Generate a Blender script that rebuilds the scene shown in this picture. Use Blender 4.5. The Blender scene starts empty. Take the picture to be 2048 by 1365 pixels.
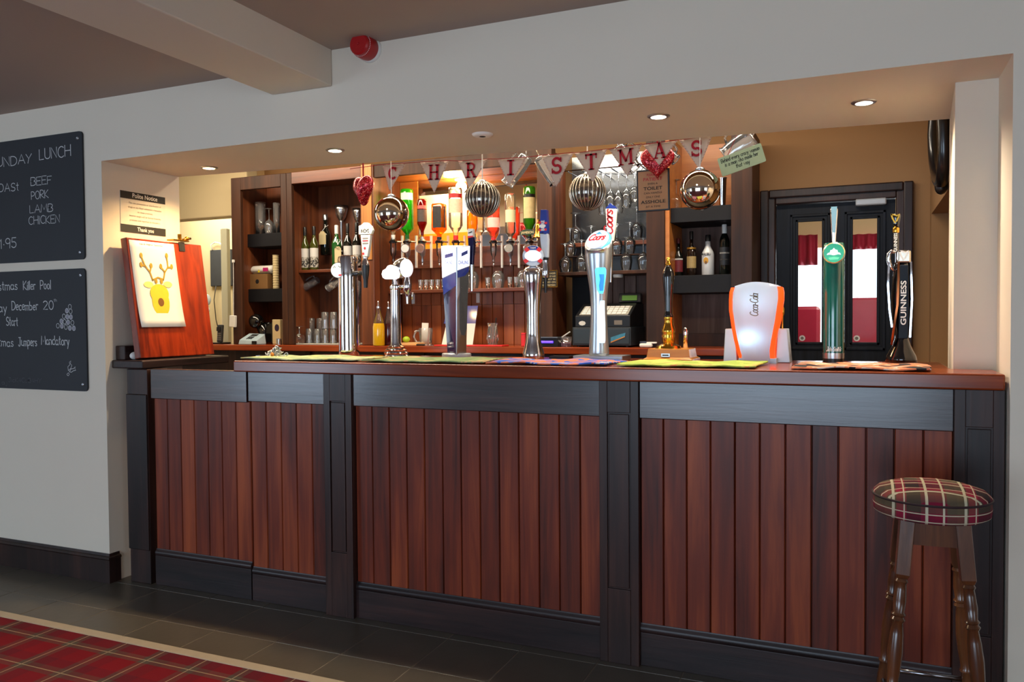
import bpy, math, random
from mathutils import Vector, Matrix
random.seed(7)
SC = bpy.context.scene
COL = SC.collection
# ------------------------------------------------------------------ camera
HC, FPX, YAW, PITCH, ROLL = 1.31, 1608.83, 0.407668, 0.0272454, -0.00727
_f = Vector((-math.sin(YAW)*math.cos(PITCH), math.cos(YAW)*math.cos(PITCH), -math.sin(PITCH)))
_r0 = Vector((math.cos(YAW), math.sin(YAW), 0)); _u0 = _r0.cross(_f)
_r = _r0*math.cos(ROLL) + _u0*math.sin(ROLL); _u = _r.cross(_f)
CAMPOS = Vector((0, 0, HC))
cd = bpy.data.cameras.new('camera'); cam = bpy.data.objects.new('camera', cd); COL.objects.link(cam)
cd.sensor_width = 36; cd.lens = FPX/2048*36; cd.clip_start = 0.05; cd.clip_end = 200
m = Matrix((_r, _u, -_f)).transposed().to_4x4(); m.translation = CAMPOS; cam.matrix_world = m
SC.camera = cam
SC.view_settings.view_transform = 'Standard'; SC.view_settings.look = 'None'
SC.view_settings.gamma = 1; SC.view_settings.use_curve_mapping = False
SC.view_settings.exposure = 0.0
# ------------------------------------------------------------------ sky and daylight
W = bpy.data.worlds.new('overcast_sky'); SC.world = W; W.use_nodes = True
W.node_tree.nodes['Background'].inputs[0].default_value = (0.80, 0.90, 1.0, 1)
W.node_tree.nodes['Background'].inputs[1].default_value = 2.2
def area(name, loc, direction, sx, sy, watts, col):
    l = bpy.data.lights.new(name, 'AREA'); l.shape = 'RECTANGLE'; l.size = sx; l.size_y = sy
    l.energy = watts; l.color = col
    o = bpy.data.objects.new(name, l); COL.objects.link(o); o.location = loc
    o.rotation_euler = Vector(direction).to_track_quat('-Z', 'Y').to_euler(); return o
DAY = (0.57, 0.77, 1.0)
area('daylight_rear_window', (-1.0, -3.75, 1.1), (0, 1, 0), 3.2, 2.1, 128, DAY)
area('daylight_left_window', (-7.4, -3.75, 1.1), (0.25, 1, 0), 1.9, 2.1, 110, DAY)
area('daylight_right_window', (3.25, -0.9, 1.4), (-1, 0.15, -0.05), 2.2, 1.5, 8, DAY)
area('daylight_lounge_window', (0.9, 9.0, 1.5), (0, -1, -0.1), 2.6, 1.6, 150, (0.9, 0.95, 1.0))
SERV = (1.0, 0.84, 0.62)
area('servery_strip_light', (-2.9, 3.98, 2.5), (0, .34, -1), 3.3, .12, 48, SERV)
area('servery_strip_light_right', (-.6, 3.98, 2.5), (0, .42, -1), 1.2, .12, 12, (1.0, .88, .72))
area('passage_fill_light', (-5.2, 5.3, 2.5), (0, .2, -1), .9, .4, 26, (1.0, .93, .74))  # added fill with no fitting, brightens the cream passage
area('lounge_fill_light', (.6, 6.6, 2.5), (0, .3, -1), 1.5, 1.0, 70, (1.0, .9, .8))  # added fill, lifts the chair sides that the window light misses
area('glass_bay_light', (-1.4, 4.66, 2.32), (0, .25, -1), .45, .05, 4, (1.0, .95, .88))
# ------------------------------------------------------------------ helpers
def ray(px, py): return _r*((px-1024)/FPX) - _u*((py-682.5)/FPX) + _f
def P(px, py, Y): d = ray(px, py); return CAMPOS + d*(Y/d.y)
def PX(px, py, X): d = ray(px, py); return CAMPOS + d*(X/d.x)
def PZ(px, py, Z): d = ray(px, py); return CAMPOS + d*((Z-HC)/d.z)
class Sp:
    """a spot on the plane Y below pixel column px: metres from pixel sizes"""
    def __init__(s, px, Y, py=620):
        s.px, s.Y = px, Y; p = P(px, py, Y); s.x, s.y = p.x, Y
        dep = (p-CAMPOS).dot(_f); s.k = dep/FPX*math.cos(math.atan((px-1024)/FPX))
    def z(s, py): return P(s.px, py, s.Y).z
    def X(s, px, py=620): return P(px, py, s.Y).x
    def prof(s, pts, n=None): return [(hw*s.k, s.z(py)) for hw, py in pts]
def lin(c):
    c = c/255.0
    return c/12.92 if c <= .04045 else ((c+.055)/1.055)**2.4
def rgb(t): return (lin(t[0]), lin(t[1]), lin(t[2]), 1)
BASE = {}
def empty(name, loc):
    o = bpy.data.objects.new(name, None); COL.objects.link(o); o.location = loc; o.empty_display_size = .05
    BASE[o] = Vector(loc); return o
def tag(o, label, cat, group=None):
    o['label'] = label; o['category'] = cat
    if group: o['group'] = group
    return o
def thing(name, loc, label, cat, group=None): return tag(empty(name, loc), label, cat, group)
def struct(o): o['kind'] = 'structure'; return o
class MB:
    def __init__(s): s.v = []; s.f = []
    def add(s, vs, fs):
        b = len(s.v); s.v += [Vector(v) for v in vs]; s.f += [tuple(i+b for i in f) for f in fs]; return s
    def box(s, x0, x1, y0, y1, z0, z1):
        return s.add([(x0,y0,z0),(x1,y0,z0),(x1,y1,z0),(x0,y1,z0),(x0,y0,z1),(x1,y0,z1),(x1,y1,z1),(x0,y1,z1)],
            [(0,3,2,1),(4,5,6,7),(0,1,5,4),(1,2,6,5),(2,3,7,6),(3,0,4,7)])
    def rbox(s, c, sx, sy, sz, rot=None, ang=0.0, axis='Z'):
        M = rot or Matrix.Rotation(ang, 3, axis); c = Vector(c)
        vs = [c + M @ Vector((a*sx/2, b*sy/2, d*sz/2)) for d in (-1,1) for a,b in ((-1,-1),(1,-1),(1,1),(-1,1))]
        return s.add(vs, [(0,3,2,1),(4,5,6,7),(0,1,5,4),(1,2,6,5),(2,3,7,6),(3,0,4,7)])
    def prism(s, poly, o, ex, ey, t):
        """poly in (ex,ey) at o, extruded t along ex x ey (front face) from -t to 0"""
        o, ex, ey = Vector(o), Vector(ex), Vector(ey); n = ex.cross(ey).normalized(); k = len(poly)
        A = [o+ex*a+ey*b for a,b in poly]; B = [p-n*t for p in A]
        return s.add(A+B, [tuple(range(k)), tuple(range(2*k-1, k-1, -1))]+[((i+1)%k, i, k+i, k+(i+1)%k) for i in range(k)])
    def loft(s, rings, c0=True, c1=True, closed=True):
        k = len(rings[0]); b = []
        for r in rings: b += r
        fs = []
        for j in range(len(rings)-1):
            for i in range(k if closed else k-1):
                fs.append((j*k+i, j*k+(i+1)%k, (j+1)*k+(i+1)%k, (j+1)*k+i))
        if c0: fs.append(tuple(range(k-1,-1,-1)))
        if c1: fs.append(tuple(range((len(rings)-1)*k, len(rings)*k)))
        return s.add(b, fs)
    def lathe(s, cx, cy, prof, n=24, c0=True, c1=True, sx=1, sy=1, M=None, o=None):
        rings = []
        for r, z in prof:
            r = max(r, 1e-4); ring = [Vector((r*sx*math.cos(2*math.pi*i/n), r*sy*math.sin(2*math.pi*i/n), z)) for i in range(n)]
            if M: ring = [Vector(o)+M@q for q in ring]
            else: ring = [q+Vector((cx, cy, 0)) for q in ring]
            rings.append(ring)
        up = prof[-1][1] >= prof[0][1]
        return s.loft(rings if up else rings[::-1], c0 if up else c1, c1 if up else c0)
    def axial(s, o, d, prof, n=24, c0=True, c1=True):
        """lathe about axis d through o, prof = (r, distance along d)"""
        M = Vector(d).to_track_quat('Z', 'Y').to_matrix(); return s.lathe(0, 0, prof, n, c0, c1, M=M, o=o)
    def tube(s, path, r, n=8, caps=True):
        path = [Vector(p) for p in path]; rr = r if isinstance(r, (list, tuple)) else [r]*len(path); rings = []
        t = (path[1]-path[0]).normalized(); a = Vector((0,0,1)) if abs(t.z) < .9 else Vector((1,0,0)); nx = t.cross(a).normalized()
        for i, p in enumerate(path):
            t = (path[min(i+1,len(path)-1)]-path[max(i-1,0)]).normalized()
            nx = (nx - t*nx.dot(t)).normalized(); ny = t.cross(nx)
            rings.append([p+nx*(rr[i]*math.cos(2*math.pi*k/n))+ny*(rr[i]*math.sin(2*math.pi*k/n)) for k in range(n)])
        return s.loft(rings, caps, caps)
    def ball(s, c, r, n=24, m=14, sx=1, sy=1, sz=1):
        pr = [(r*math.sin(math.pi*j/m), -r*math.cos(math.pi*j/m)*sz) for j in range(m+1)]
        c = Vector(c); return s.lathe(c.x, c.y, [(a, z+c.z) for a, z in pr], n, False, False, sx, sy)
    def sheet(s, nx, ny, fn):
        vs = [fn(i/nx, j/ny) for j in range(ny+1) for i in range(nx+1)]
        return s.add(vs, [(j*(nx+1)+i, j*(nx+1)+i+1, (j+1)*(nx+1)+i+1, (j+1)*(nx+1)+i) for j in range(ny) for i in range(nx)])
    def build(s, name, mat, parent=None, smooth=False, bevel=0, solid=0, at=None):
        base = BASE[parent] if parent else Vector(at if at is not None else (0,0,0))
        loc = Vector((0,0,0)) if parent else base
        if parent and at is not None: loc = Vector(at)-base; base = Vector(at)
        me = bpy.data.meshes.new(name); me.from_pydata([tuple(v-base) for v in s.v], [], s.f); me.update()
        if smooth:
            for p in me.polygons: p.use_smooth = True
            if smooth is not True: me.set_sharp_from_angle(angle=math.radians(smooth))
        me.materials.append(mat)
        o = bpy.data.objects.new(name, me); COL.objects.link(o); o.location = loc
        if parent: o.parent = parent
        BASE[o] = base
        if solid:
            md = o.modifiers.new('thickness', 'SOLIDIFY'); md.thickness = solid
        if bevel:
            md = o.modifiers.new('edge', 'BEVEL'); md.width = bevel; md.segments = 2; md.limit_method = 'ANGLE'
        return o
def kids(o): return [c for c in bpy.data.objects if c.parent == o]
def copy_tree(o, loc, label=None, parent=None, top=True):
    c = o.copy(); COL.objects.link(c)
    if top: c.location = loc
    if parent: c.parent = parent
    if label: c['label'] = label
    for ch in o.children: copy_tree(ch, None, None, c, False)
    BASE[c] = Vector(loc) if loc is not None else None
    return c
ORD = ['leftmost', 'second from the left', 'third from the left', 'fourth from the left', 'fifth from the left', 'sixth from the left', 'seventh from the left', 'eighth from the left', 'ninth from the left']
# ------------------------------------------------------------------ materials
def nodes(name):
    mt = bpy.data.materials.new(name); mt.use_nodes = True; nt = mt.node_tree
    return mt, nt, nt.nodes['Principled BSDF']
def L(nt, a, b): nt.links.new(a, b)
def nd(nt, t, **kw):
    n = nt.nodes.new(t)
    for k, v in kw.items():
        if hasattr(n, k): setattr(n, k, v)
        else: n.inputs[k].default_value = v
    return n
def mat(name, c, rough=.5, metal=0, var=.10, scale=18, bump=0, bscale=200, emit=None, es=0, coat=0, trans=0, alpha=1, spec=None):
    mt, nt, b = nodes(name); c = rgb(c)
    tc = nd(nt, 'ShaderNodeTexCoord'); no = nd(nt, 'ShaderNodeTexNoise', Scale=scale, Detail=4); L(nt, tc.outputs['Object'], no.inputs['Vector'])
    mx = nd(nt, 'ShaderNodeMix', data_type='RGBA'); L(nt, no.outputs['Fac'], mx.inputs[0])
    mx.inputs[6].default_value = tuple(v*(1-var) for v in c[:3])+(1,); mx.inputs[7].default_value = tuple(min(1, v*(1+var)) for v in c[:3])+(1,)
    L(nt, mx.outputs[2], b.inputs['Base Color'])
    b.inputs['Roughness'].default_value = rough; b.inputs['Metallic'].default_value = metal
    b.inputs['Coat Weight'].default_value = coat; b.inputs['Coat Roughness'].default_value = .08
    b.inputs['Transmission Weight'].default_value = trans; b.inputs['Alpha'].default_value = alpha
    if spec is not None: b.inputs['Specular IOR Level'].default_value = spec
    if emit: b.inputs['Emission Color'].default_value = rgb(emit); b.inputs['Emission Strength'].default_value = es
    if bump:
        n2 = nd(nt, 'ShaderNodeTexNoise', Scale=bscale, Detail=3); L(nt, tc.outputs['Object'], n2.inputs['Vector'])
        bp = nd(nt, 'ShaderNodeBump', Strength=bump, Distance=.004); L(nt, n2.outputs['Fac'], bp.inputs['Height']); L(nt, bp.outputs[0], b.inputs['Normal'])
    return mt
def wood(name, dark, mid, light, axis='Z', rough=.35, sc=1.0, bump=.12, coat=.15, spec=.5):
    mt, nt, b = nodes(name); tc = nd(nt, 'ShaderNodeTexCoord'); oi = nd(nt, 'ShaderNodeObjectInfo')
    ad = nd(nt, 'ShaderNodeVectorMath', operation='ADD'); mu = nd(nt, 'ShaderNodeVectorMath', operation='SCALE'); mu.inputs[0].default_value = (31, 17, 23)
    L(nt, oi.outputs['Random'], mu.inputs['Scale']); L(nt, tc.outputs['Object'], ad.inputs[0]); L(nt, mu.outputs[0], ad.inputs[1])
    mp = nd(nt, 'ShaderNodeMapping'); L(nt, ad.outputs[0], mp.inputs['Vector'])
    s = [34*sc]*3; s['XYZ'.index(axis)] = 1.6*sc; mp.inputs['Scale'].default_value = s
    n1 = nd(nt, 'ShaderNodeTexNoise', Scale=1.0, Detail=7, Roughness=.62, Distortion=.6); L(nt, mp.outputs[0], n1.inputs['Vector'])
    mp2 = nd(nt, 'ShaderNodeMapping'); L(nt, ad.outputs[0], mp2.inputs['Vector']); s2 = [7*sc]*3; s2['XYZ'.index(axis)] = 1.4*sc; mp2.inputs['Scale'].default_value = s2
    n2 = nd(nt, 'ShaderNodeTexNoise', Scale=1.0, Detail=3); L(nt, mp2.outputs[0], n2.inputs['Vector'])
    av = nd(nt, 'ShaderNodeMath', operation='ADD'); h1 = nd(nt, 'ShaderNodeMath', operation='MULTIPLY'); h1.inputs[1].default_value = .5
    h2 = nd(nt, 'ShaderNodeMath', operation='MULTIPLY'); h2.inputs[1].default_value = .5
    L(nt, n1.outputs['Fac'], h1.inputs[0]); L(nt, n2.outputs['Fac'], h2.inputs[0]); L(nt, h1.outputs[0], av.inputs[0]); L(nt, h2.outputs[0], av.inputs[1])
    rn = nd(nt, 'ShaderNodeMath', operation='MULTIPLY_ADD'); rn.inputs[1].default_value = .10; rn.inputs[2].default_value = -.045
    L(nt, oi.outputs['Random'], rn.inputs[0]); av2 = nd(nt, 'ShaderNodeMath', operation='ADD'); L(nt, av.outputs[0], av2.inputs[0]); L(nt, rn.outputs[0], av2.inputs[1])
    cr = nd(nt, 'ShaderNodeValToRGB'); e = cr.color_ramp.elements; e[0].position = .34; e[0].color = rgb(dark); e[1].position = .68; e[1].color = rgb(light)
    k = e.new(.5); k.color = rgb(mid); L(nt, av2.outputs[0], cr.inputs[0]); L(nt, cr.outputs[0], b.inputs['Base Color'])
    b.inputs['Roughness'].default_value = rough; b.inputs['Coat Weight'].default_value = coat; b.inputs['Coat Roughness'].default_value = .18
    b.inputs['Specular IOR Level'].default_value = spec
    bp = nd(nt, 'ShaderNodeBump', Strength=bump, Distance=.003); L(nt, n1.outputs['Fac'], bp.inputs['Height']); L(nt, bp.outputs[0], b.inputs['Normal'])
    return mt
def glass(name, tint=(255,255,255), body=0.0, bodycol=(255,255,255), rough=.03, edge=.35, gain=1.0):
    """thin glass wall: tinted see-through, brighter reflection at grazing angles"""
    mt = bpy.data.materials.new(name); mt.use_nodes = True; nt = mt.node_tree; nt.nodes.clear()
    out = nd(nt, 'ShaderNodeOutputMaterial'); tr = nd(nt, 'ShaderNodeBsdfTransparent'); tr.inputs[0].default_value = rgb(tint)
    gl = nd(nt, 'ShaderNodeBsdfGlossy'); gl.inputs['Roughness'].default_value = rough; gl.inputs[0].default_value = (gain, gain, gain, 1)
    lw = nd(nt, 'ShaderNodeLayerWeight'); lw.inputs['Blend'].default_value = edge
    ns = nd(nt, 'ShaderNodeTexNoise', Scale=40.0); rg = nd(nt, 'ShaderNodeMath', operation='MULTIPLY_ADD'); rg.inputs[1].default_value = .04; rg.inputs[2].default_value = rough
    L(nt, ns.outputs['Fac'], rg.inputs[0]); L(nt, rg.outputs[0], gl.inputs['Roughness'])
    m1 = nd(nt, 'ShaderNodeMixShader'); L(nt, lw.outputs['Fresnel'], m1.inputs[0]); L(nt, tr.outputs[0], m1.inputs[1]); L(nt, gl.outputs[0], m1.inputs[2]); last = m1
    if body:
        df = nd(nt, 'ShaderNodeBsdfTranslucent'); df.inputs[0].default_value = rgb(bodycol); d2 = nd(nt, 'ShaderNodeBsdfDiffuse'); d2.inputs[0].default_value = rgb(bodycol)
        ma = nd(nt, 'ShaderNodeAddShader'); L(nt, df.outputs[0], ma.inputs[0]); L(nt, d2.outputs[0], ma.inputs[1])
        m0 = nd(nt, 'ShaderNodeMixShader'); m0.inputs[0].default_value = body; L(nt, tr.outputs[0], m0.inputs[1]); L(nt, ma.outputs[0], m0.inputs[2]); L(nt, m0.outputs[0], m1.inputs[1])
    L(nt, m1.outputs[0], out.inputs[0]); return mt
def glow(name, c, s):
    mt, nt, b = nodes(name); b.inputs['Base Color'].default_value = rgb(c); b.inputs['Emission Color'].default_value = rgb(c); b.inputs['Emission Strength'].default_value = s; b.inputs['Roughness'].default_value = .25
    return mt
M = {}
M['wall'] = mat('painted_plaster', (218, 206, 188), .75, var=.03, scale=2.2, bump=.10, bscale=60)
M['ceil'] = mat('ceiling_paint', (168, 150, 138), .85, var=.04, scale=1.5, bump=.05, bscale=40)
M['cream'] = mat('cream_plaster', (206, 188, 148), .8, var=.03, scale=2)
M['tan'] = mat('tan_plaster', (150, 112, 72), .8, var=.04, scale=2)
M['trimpale'] = mat('pale_green_gloss', (205, 205, 178), .4, var=.03)
M['dark'] = wood('dark_stained_oak', (22, 14, 12), (44, 26, 22), (68, 40, 32), 'Z', .4, 1.0, coat=.06, spec=.38)
M['darkx'] = wood('dark_stained_oak_rail', (22, 14, 14), (42, 27, 26), (62, 38, 34), 'X', .4, 1.2, bump=.2, coat=.05, spec=.4)
M['frieze'] = wood('polished_frieze_oak', (24, 16, 15), (46, 30, 28), (70, 44, 38), 'X', .33, 1.2, bump=.3, coat=.5, spec=.6)
M['darky'] = wood('dark_stained_oak_side', (24, 16, 15), (46, 30, 28), (70, 44, 38), 'Y', .4, 1.0, coat=.05, spec=.35)
M['plank'] = wood('red_mahogany_board', (62, 22, 12), (112, 42, 20), (158, 72, 32), 'Z', .45, .7, bump=.10, coat=.05, spec=.35)
M['top'] = wood('polished_counter_wood', (88, 34, 14), (132, 54, 23), (166, 80, 38), 'X', .2, .8, bump=.05, coat=.12, spec=.35)
M['flap'] = wood('red_flap_wood', (96, 26, 8), (158, 50, 14), (196, 80, 26), 'Z', .25, .6, coat=.4)
M['cab'] = wood('cabinet_wood', (58, 28, 14), (98, 50, 25), (134, 74, 38), 'Z', .45, .8, coat=.05)
M['cabx'] = wood('cabinet_wood_rail', (62, 28, 14), (104, 50, 26), (142, 76, 40), 'X', .4, .8)
M['cabdark'] = wood('cabinet_dark_wood', (36, 20, 13), (58, 33, 20), (80, 47, 29), 'Z', .5, .8, coat=0, spec=.3)
M['pine'] = wood('knotty_pine_board', (88, 38, 16), (142, 70, 32), (176, 98, 50), 'Z', .45, .6)
M['greyplank'] = wood('weathered_board', (66, 48, 42), (98, 72, 62), (132, 104, 92), 'Z', .6, .9, coat=0, spec=.3)
M['pinepost'] = wood('pine_post', (150, 96, 46), (186, 124, 62), (206, 150, 84), 'Z', .5, .6)
M['blackshelf'] = mat('black_shelf_paint', (22, 22, 26), .6, var=.2, spec=.25)
M['black'] = mat('black_plastic', (18, 18, 20), .35, var=.2)
M['gloss'] = mat('black_gloss', (10, 10, 12), .12, var=.2, coat=.6)
M['blackpaint'] = wood('black_door_paint', (16, 17, 21), (18, 21, 28), (32, 37, 48), 'Z', .5, 1.0, bump=.2, coat=0, spec=.2)
M['chrome'] = mat('chrome', (225, 225, 228), .07, 1, var=.02)
M['satin'] = mat('satin_silver', (178, 182, 188), .3, 1, var=.04)
M['silver'] = mat('silver_plastic', (170, 174, 178), .35, .3, var=.04)
M['brass'] = mat('polished_brass', (214, 160, 62), .18, 1, var=.06)
M['copper'] = mat('copper_trim', (150, 84, 48), .22, 1, var=.06)
M['white'] = mat('white_plastic', (228, 226, 220), .4, var=.03)
M['paper'] = mat('white_paper', (228, 224, 216), .8, var=.03)
M['cardcream'] = mat('cream_card', (205, 186, 140), .8, var=.06)
M['card'] = mat('brown_card', (128, 92, 50), .8, var=.12)
M['chalk'] = mat('chalk', (196, 196, 196), .95, var=.15, scale=90)
M['chalkfaint'] = mat('faint_chalk', (92, 92, 96), .95, var=.3, scale=90)
M['ink'] = mat('black_ink', (22, 20, 20), .7, var=.1)
M['inkgrey'] = mat('grey_ink', (120, 112, 104), .8, var=.1)
M['red'] = mat('red_plastic', (168, 22, 26), .35, var=.08)
M['redbright'] = mat('bright_red', (214, 34, 40), .4, var=.06)
M['blue'] = mat('royal_blue', (30, 52, 140), .3, var=.08, coat=.4)
M['navy'] = mat('navy_gloss', (20, 20, 62), .14, var=.15, coat=.8)
M['green'] = mat('dark_green_gloss', (10, 82, 72), .12, var=.15, coat=.8)
M['glass'] = glass('clear_glass', (250, 252, 252), edge=.40, body=.015, bodycol=(235, 240, 245))
M['cutglass'] = glass('cut_glass', (240, 244, 244), edge=.5, body=.09, bodycol=(250, 252, 255))
M['pane'] = glass('window_glass', (250, 252, 252), edge=.08)
# ------------------------------------------------------------------ structure
YW, YB = 2.875, 2.96
CEIL, SOF, CT = 2.455, 2.108, 1.127
def tartan(name, per, stops, line, rough=.9, tw=900.0, off=(0,0), axes=(0,1), per2=None):
    mt, nt, b = nodes(name); tc = nd(nt, 'ShaderNodeTexCoord'); sx = nd(nt, 'ShaderNodeSeparateXYZ'); L(nt, tc.outputs['Object'], sx.inputs[0])
    cols = []; masks = []
    for a in range(2):
        m1 = nd(nt, 'ShaderNodeMath', operation='MULTIPLY_ADD'); m1.inputs[1].default_value = 1/(per if a == 0 else (per2 or per)); m1.inputs[2].default_value = off[a]; L(nt, sx.outputs[axes[a]], m1.inputs[0])
        fr = nd(nt, 'ShaderNodeMath', operation='FRACT'); L(nt, m1.outputs[0], fr.inputs[0])
        cr = nd(nt, 'ShaderNodeValToRGB'); cr.color_ramp.interpolation = 'CONSTANT'; e = cr.color_ramp.elements
        e[0].position = 0; e[0].color = rgb(stops[0][1]); e[1].position = stops[1][0]; e[1].color = rgb(stops[1][1])
        for p, c in stops[2:]: q = e.new(p); q.color = rgb(c)
        L(nt, fr.outputs[0], cr.inputs[0]); cols.append(cr)
        mk = None
        for (l0, l1) in line[1]:
            g = nd(nt, 'ShaderNodeMath', operation='COMPARE'); g.inputs[1].default_value = (l0+l1)/2; g.inputs[2].default_value = (l1-l0)/2; L(nt, fr.outputs[0], g.inputs[0])
            if mk is None: mk = g
            else:
                x = nd(nt, 'ShaderNodeMath', operation='MAXIMUM'); L(nt, mk.outputs[0], x.inputs[0]); L(nt, g.outputs[0], x.inputs[1]); mk = x
        masks.append(mk)
    ws = nd(nt, 'ShaderNodeTexNoise', Scale=tw, Detail=1); L(nt, tc.outputs['Object'], ws.inputs['Vector'])
    st = nd(nt, 'ShaderNodeMapRange'); st.inputs[1].default_value = .4; st.inputs[2].default_value = .6; st.inputs[3].default_value = .35; st.inputs[4].default_value = .65; L(nt, ws.outputs['Fac'], st.inputs[0])
    mx = nd(nt, 'ShaderNodeMix', data_type='RGBA'); L(nt, st.outputs[0], mx.inputs[0]); L(nt, cols[0].outputs[0], mx.inputs[6]); L(nt, cols[1].outputs[0], mx.inputs[7])
    mm = nd(nt, 'ShaderNodeMath', operation='MAXIMUM'); L(nt, masks[0].outputs[0], mm.inputs[0]); L(nt, masks[1].outputs[0], mm.inputs[1])
    ms = nd(nt, 'ShaderNodeMath', operation='MULTIPLY'); ms.inputs[1].default_value = line[2]; L(nt, mm.outputs[0], ms.inputs[0])
    m2 = nd(nt, 'ShaderNodeMix', data_type='RGBA'); L(nt, ms.outputs[0], m2.inputs[0]); L(nt, mx.outputs[2], m2.inputs[6]); m2.inputs[7].default_value = rgb(line[0])
    L(nt, m2.outputs[2], b.inputs['Base Color']); b.inputs['Roughness'].default_value = rough; b.inputs['Specular IOR Level'].default_value = .2
    bp = nd(nt, 'ShaderNodeBump', Strength=.35, Distance=.003); L(nt, ws.outputs['Fac'], bp.inputs['Height']); L(nt, bp.outputs[0], b.inputs['Normal'])
    return mt
M['slate'] = mat('slate_tile', (88, 82, 72), .34, var=.28, scale=5, bump=.12, bscale=35)
M['grout'] = mat('pale_grout', (128, 118, 104), .8, var=.15)
M['carpet'] = tartan('tartan_carpet', .42, [(0,(120,14,28)),(.22,(88,66,60)),(.36,(104,20,34)),(.5,(128,14,28)),(.72,(84,74,66)),(.84,(98,22,34))], ((196,176,140), [(.285,.297),(.775,.787)], .5))
# floor
fl = struct(empty('floor', (-1.5, 2.6, 0)))
MB().box(-9.2, 3.5, -3.8, 9.2, -.06, -.0016).build('floor_bed', M['grout'], fl)
xs = [-.909+.318*k for k in range(-14, 13)]; tile = None
for j, (y0, y1) in enumerate(((2.388, 2.593), (2.593, 2.89), (2.89, 3.19))):
    for i in range(len(xs)-1):
        x0, x1 = xs[i], xs[i+1]; dz = random.uniform(-.0008, .0008)
        if j == 2 and not (-5.6 < x0): continue
        key = ('t', j)
        if key not in BASE:
            o = MB().box(x0+.0022, x1-.0022, y0+.0022, y1-.0022, -.012, 0).build('slate_tile', M['slate'], fl, bevel=.0015, at=(x0, y0, 0)); BASE[key] = o
        else:
            o = BASE[key].copy(); COL.objects.link(o); o.parent = fl
        o.location = Vector((x0, y0, dz))-BASE[fl]
MB().box(-9.0, 3.3, 3.19, 5.02, -.012, 0).build('servery_floor', M['slate'], fl)
cp = MB().box(-9.0, 3.3, -3.6, 2.338, -.004, .007).build('carpet', M['carpet'], at=(-2.0, 1.5, 0)); struct(cp)
struct(MB().box(-9.0, 3.3, 2.338, 2.388, -.004, .009).build('trim_1', mat('beige_edging_strip', (176, 162, 140), .5), at=(-2.5, 2.36, 0), bevel=.003))
# ceilings and beam
ce = struct(empty('ceiling', (-2, 1, CEIL)))
MB().box(-9.2, -2.2, -3.8, YW+.01, 2.415, 2.55).build('ceiling_field', M['ceil'], ce)
MB().box(-2.2, 3.5, -3.8, YW+.01, 2.462, 2.55).build('ceiling_field', M['ceil'], ce)
MB().box(-9.2, 3.5, YW+.01, 9.2, 2.55, 2.65).build('servery_ceiling', M['tan'], ce)
struct(MB().box(-2.387, -2.068, -3.7, YW, 2.308, 2.47).build('ceiling_beam', M['wall'], at=(-2.2, 1, 2.4), bevel=.006))
# wall with the bar opening
JL, JR = -3.45, .427
struct(MB().box(-9.2, JL, YW, 3.37, 0, 2.55).build('wall_left', M['wall'], at=(-5, YW, 0)))
BK = [(JL, 3.37), (JR, 3.725)]
b = MB(); poly = [(JL, YW), (JR, YW), (JR, 3.725), (JL, 3.37)]
b.add([(x, y, z) for z in (SOF, 2.55) for x, y in poly], [(0,3,2,1),(4,5,6,7),(0,1,5,4),(1,2,6,5),(2,3,7,6),(3,0,4,7)])
struct(b.build('wall_over_bar', M['wall'], at=(-1.5, YW, SOF)))
b = MB(); poly = [(JR, YW), (3.5, YW), (3.5, 3.72), (.333, 3.72), (.298, 3.15), (JR, 3.15)]
k = len(poly); b.add([(x, y, z) for z in (0, SOF) for x, y in poly], [tuple(range(k-1,-1,-1)), tuple(range(k, 2*k))]+[(i,(i+1)%k,k+(i+1)%k,k+i) for i in range(k)])
b.box(JR, 3.5, YW, 3.72, SOF, 2.55)
struct(b.build('wall_right', M['wall'], at=(.4, YW, 0)))
# room behind the camera
b = MB(); b.box(-9.2, -8.45, -3.7, -3.5, 0, 2.55).box(-6.35, -2.65, -3.7, -3.5, 0, 2.55).box(.65, 3.5, -3.7, -3.5, 0, 2.55)
for x0, x1 in ((-8.45, -6.35), (-2.65, .65)): b.box(x0, x1, -3.7, -3.5, 0, .06).box(x0, x1, -3.7, -3.5, 2.2, 2.55)
struct(b.build('wall_rear', M['wall'], at=(0, -3.5, 0)))
struct(MB().box(-9.2, -9.0, -3.7, YW, 0, 2.55).build('wall_far_left', M['wall'], at=(-9, 0, 0)))
b = MB().box(3.3, 3.5, -3.7, -2.1, 0, 2.55).box(3.3, 3.5, .3, YW, 0, 2.55).box(3.3, 3.5, -2.1, .3, 0, .55).box(3.3, 3.5, -2.1, .3, 2.2, 2.55)
struct(b.build('wall_far_right', M['wall'], at=(3.4, 0, 0)))
for i, (x0, x1) in enumerate(((-8.45, -6.35), (-2.65, .65))):
    b = MB(); n = 3 if i else 2
    for q in range(n+1):
        xx = x0+(x1-x0)*q/n; b.box(xx-.03, xx+.03, -3.62, -3.55, .06, 2.2)
    b.box(x0, x1, -3.62, -3.55, .06, .12).box(x0, x1, -3.62, -3.55, 2.14, 2.2).box(x0, x1, -3.62, -3.55, 1.5, 1.54)
    struct(b.build('window_%d' % (i+1), M['white'], at=((x0+x1)/2, -3.58, 1.3)))
# servery walls
YD = 5.0
wb = MB(); DX0, DX1, DZ = P(1531, 420, YD).x, P(1818, 420, YD).x, P(1670, 385, YD).z
wb.box(-4.24, DX0, YD, YD+.12, 0, 2.55).box(DX1, .45, YD, YD+.12, 0, 2.55).box(DX0, DX1, YD, YD+.12, DZ, 2.55)
struct(wb.build('wall_back', M['tan'], at=(-2, YD, 0)))
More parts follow.
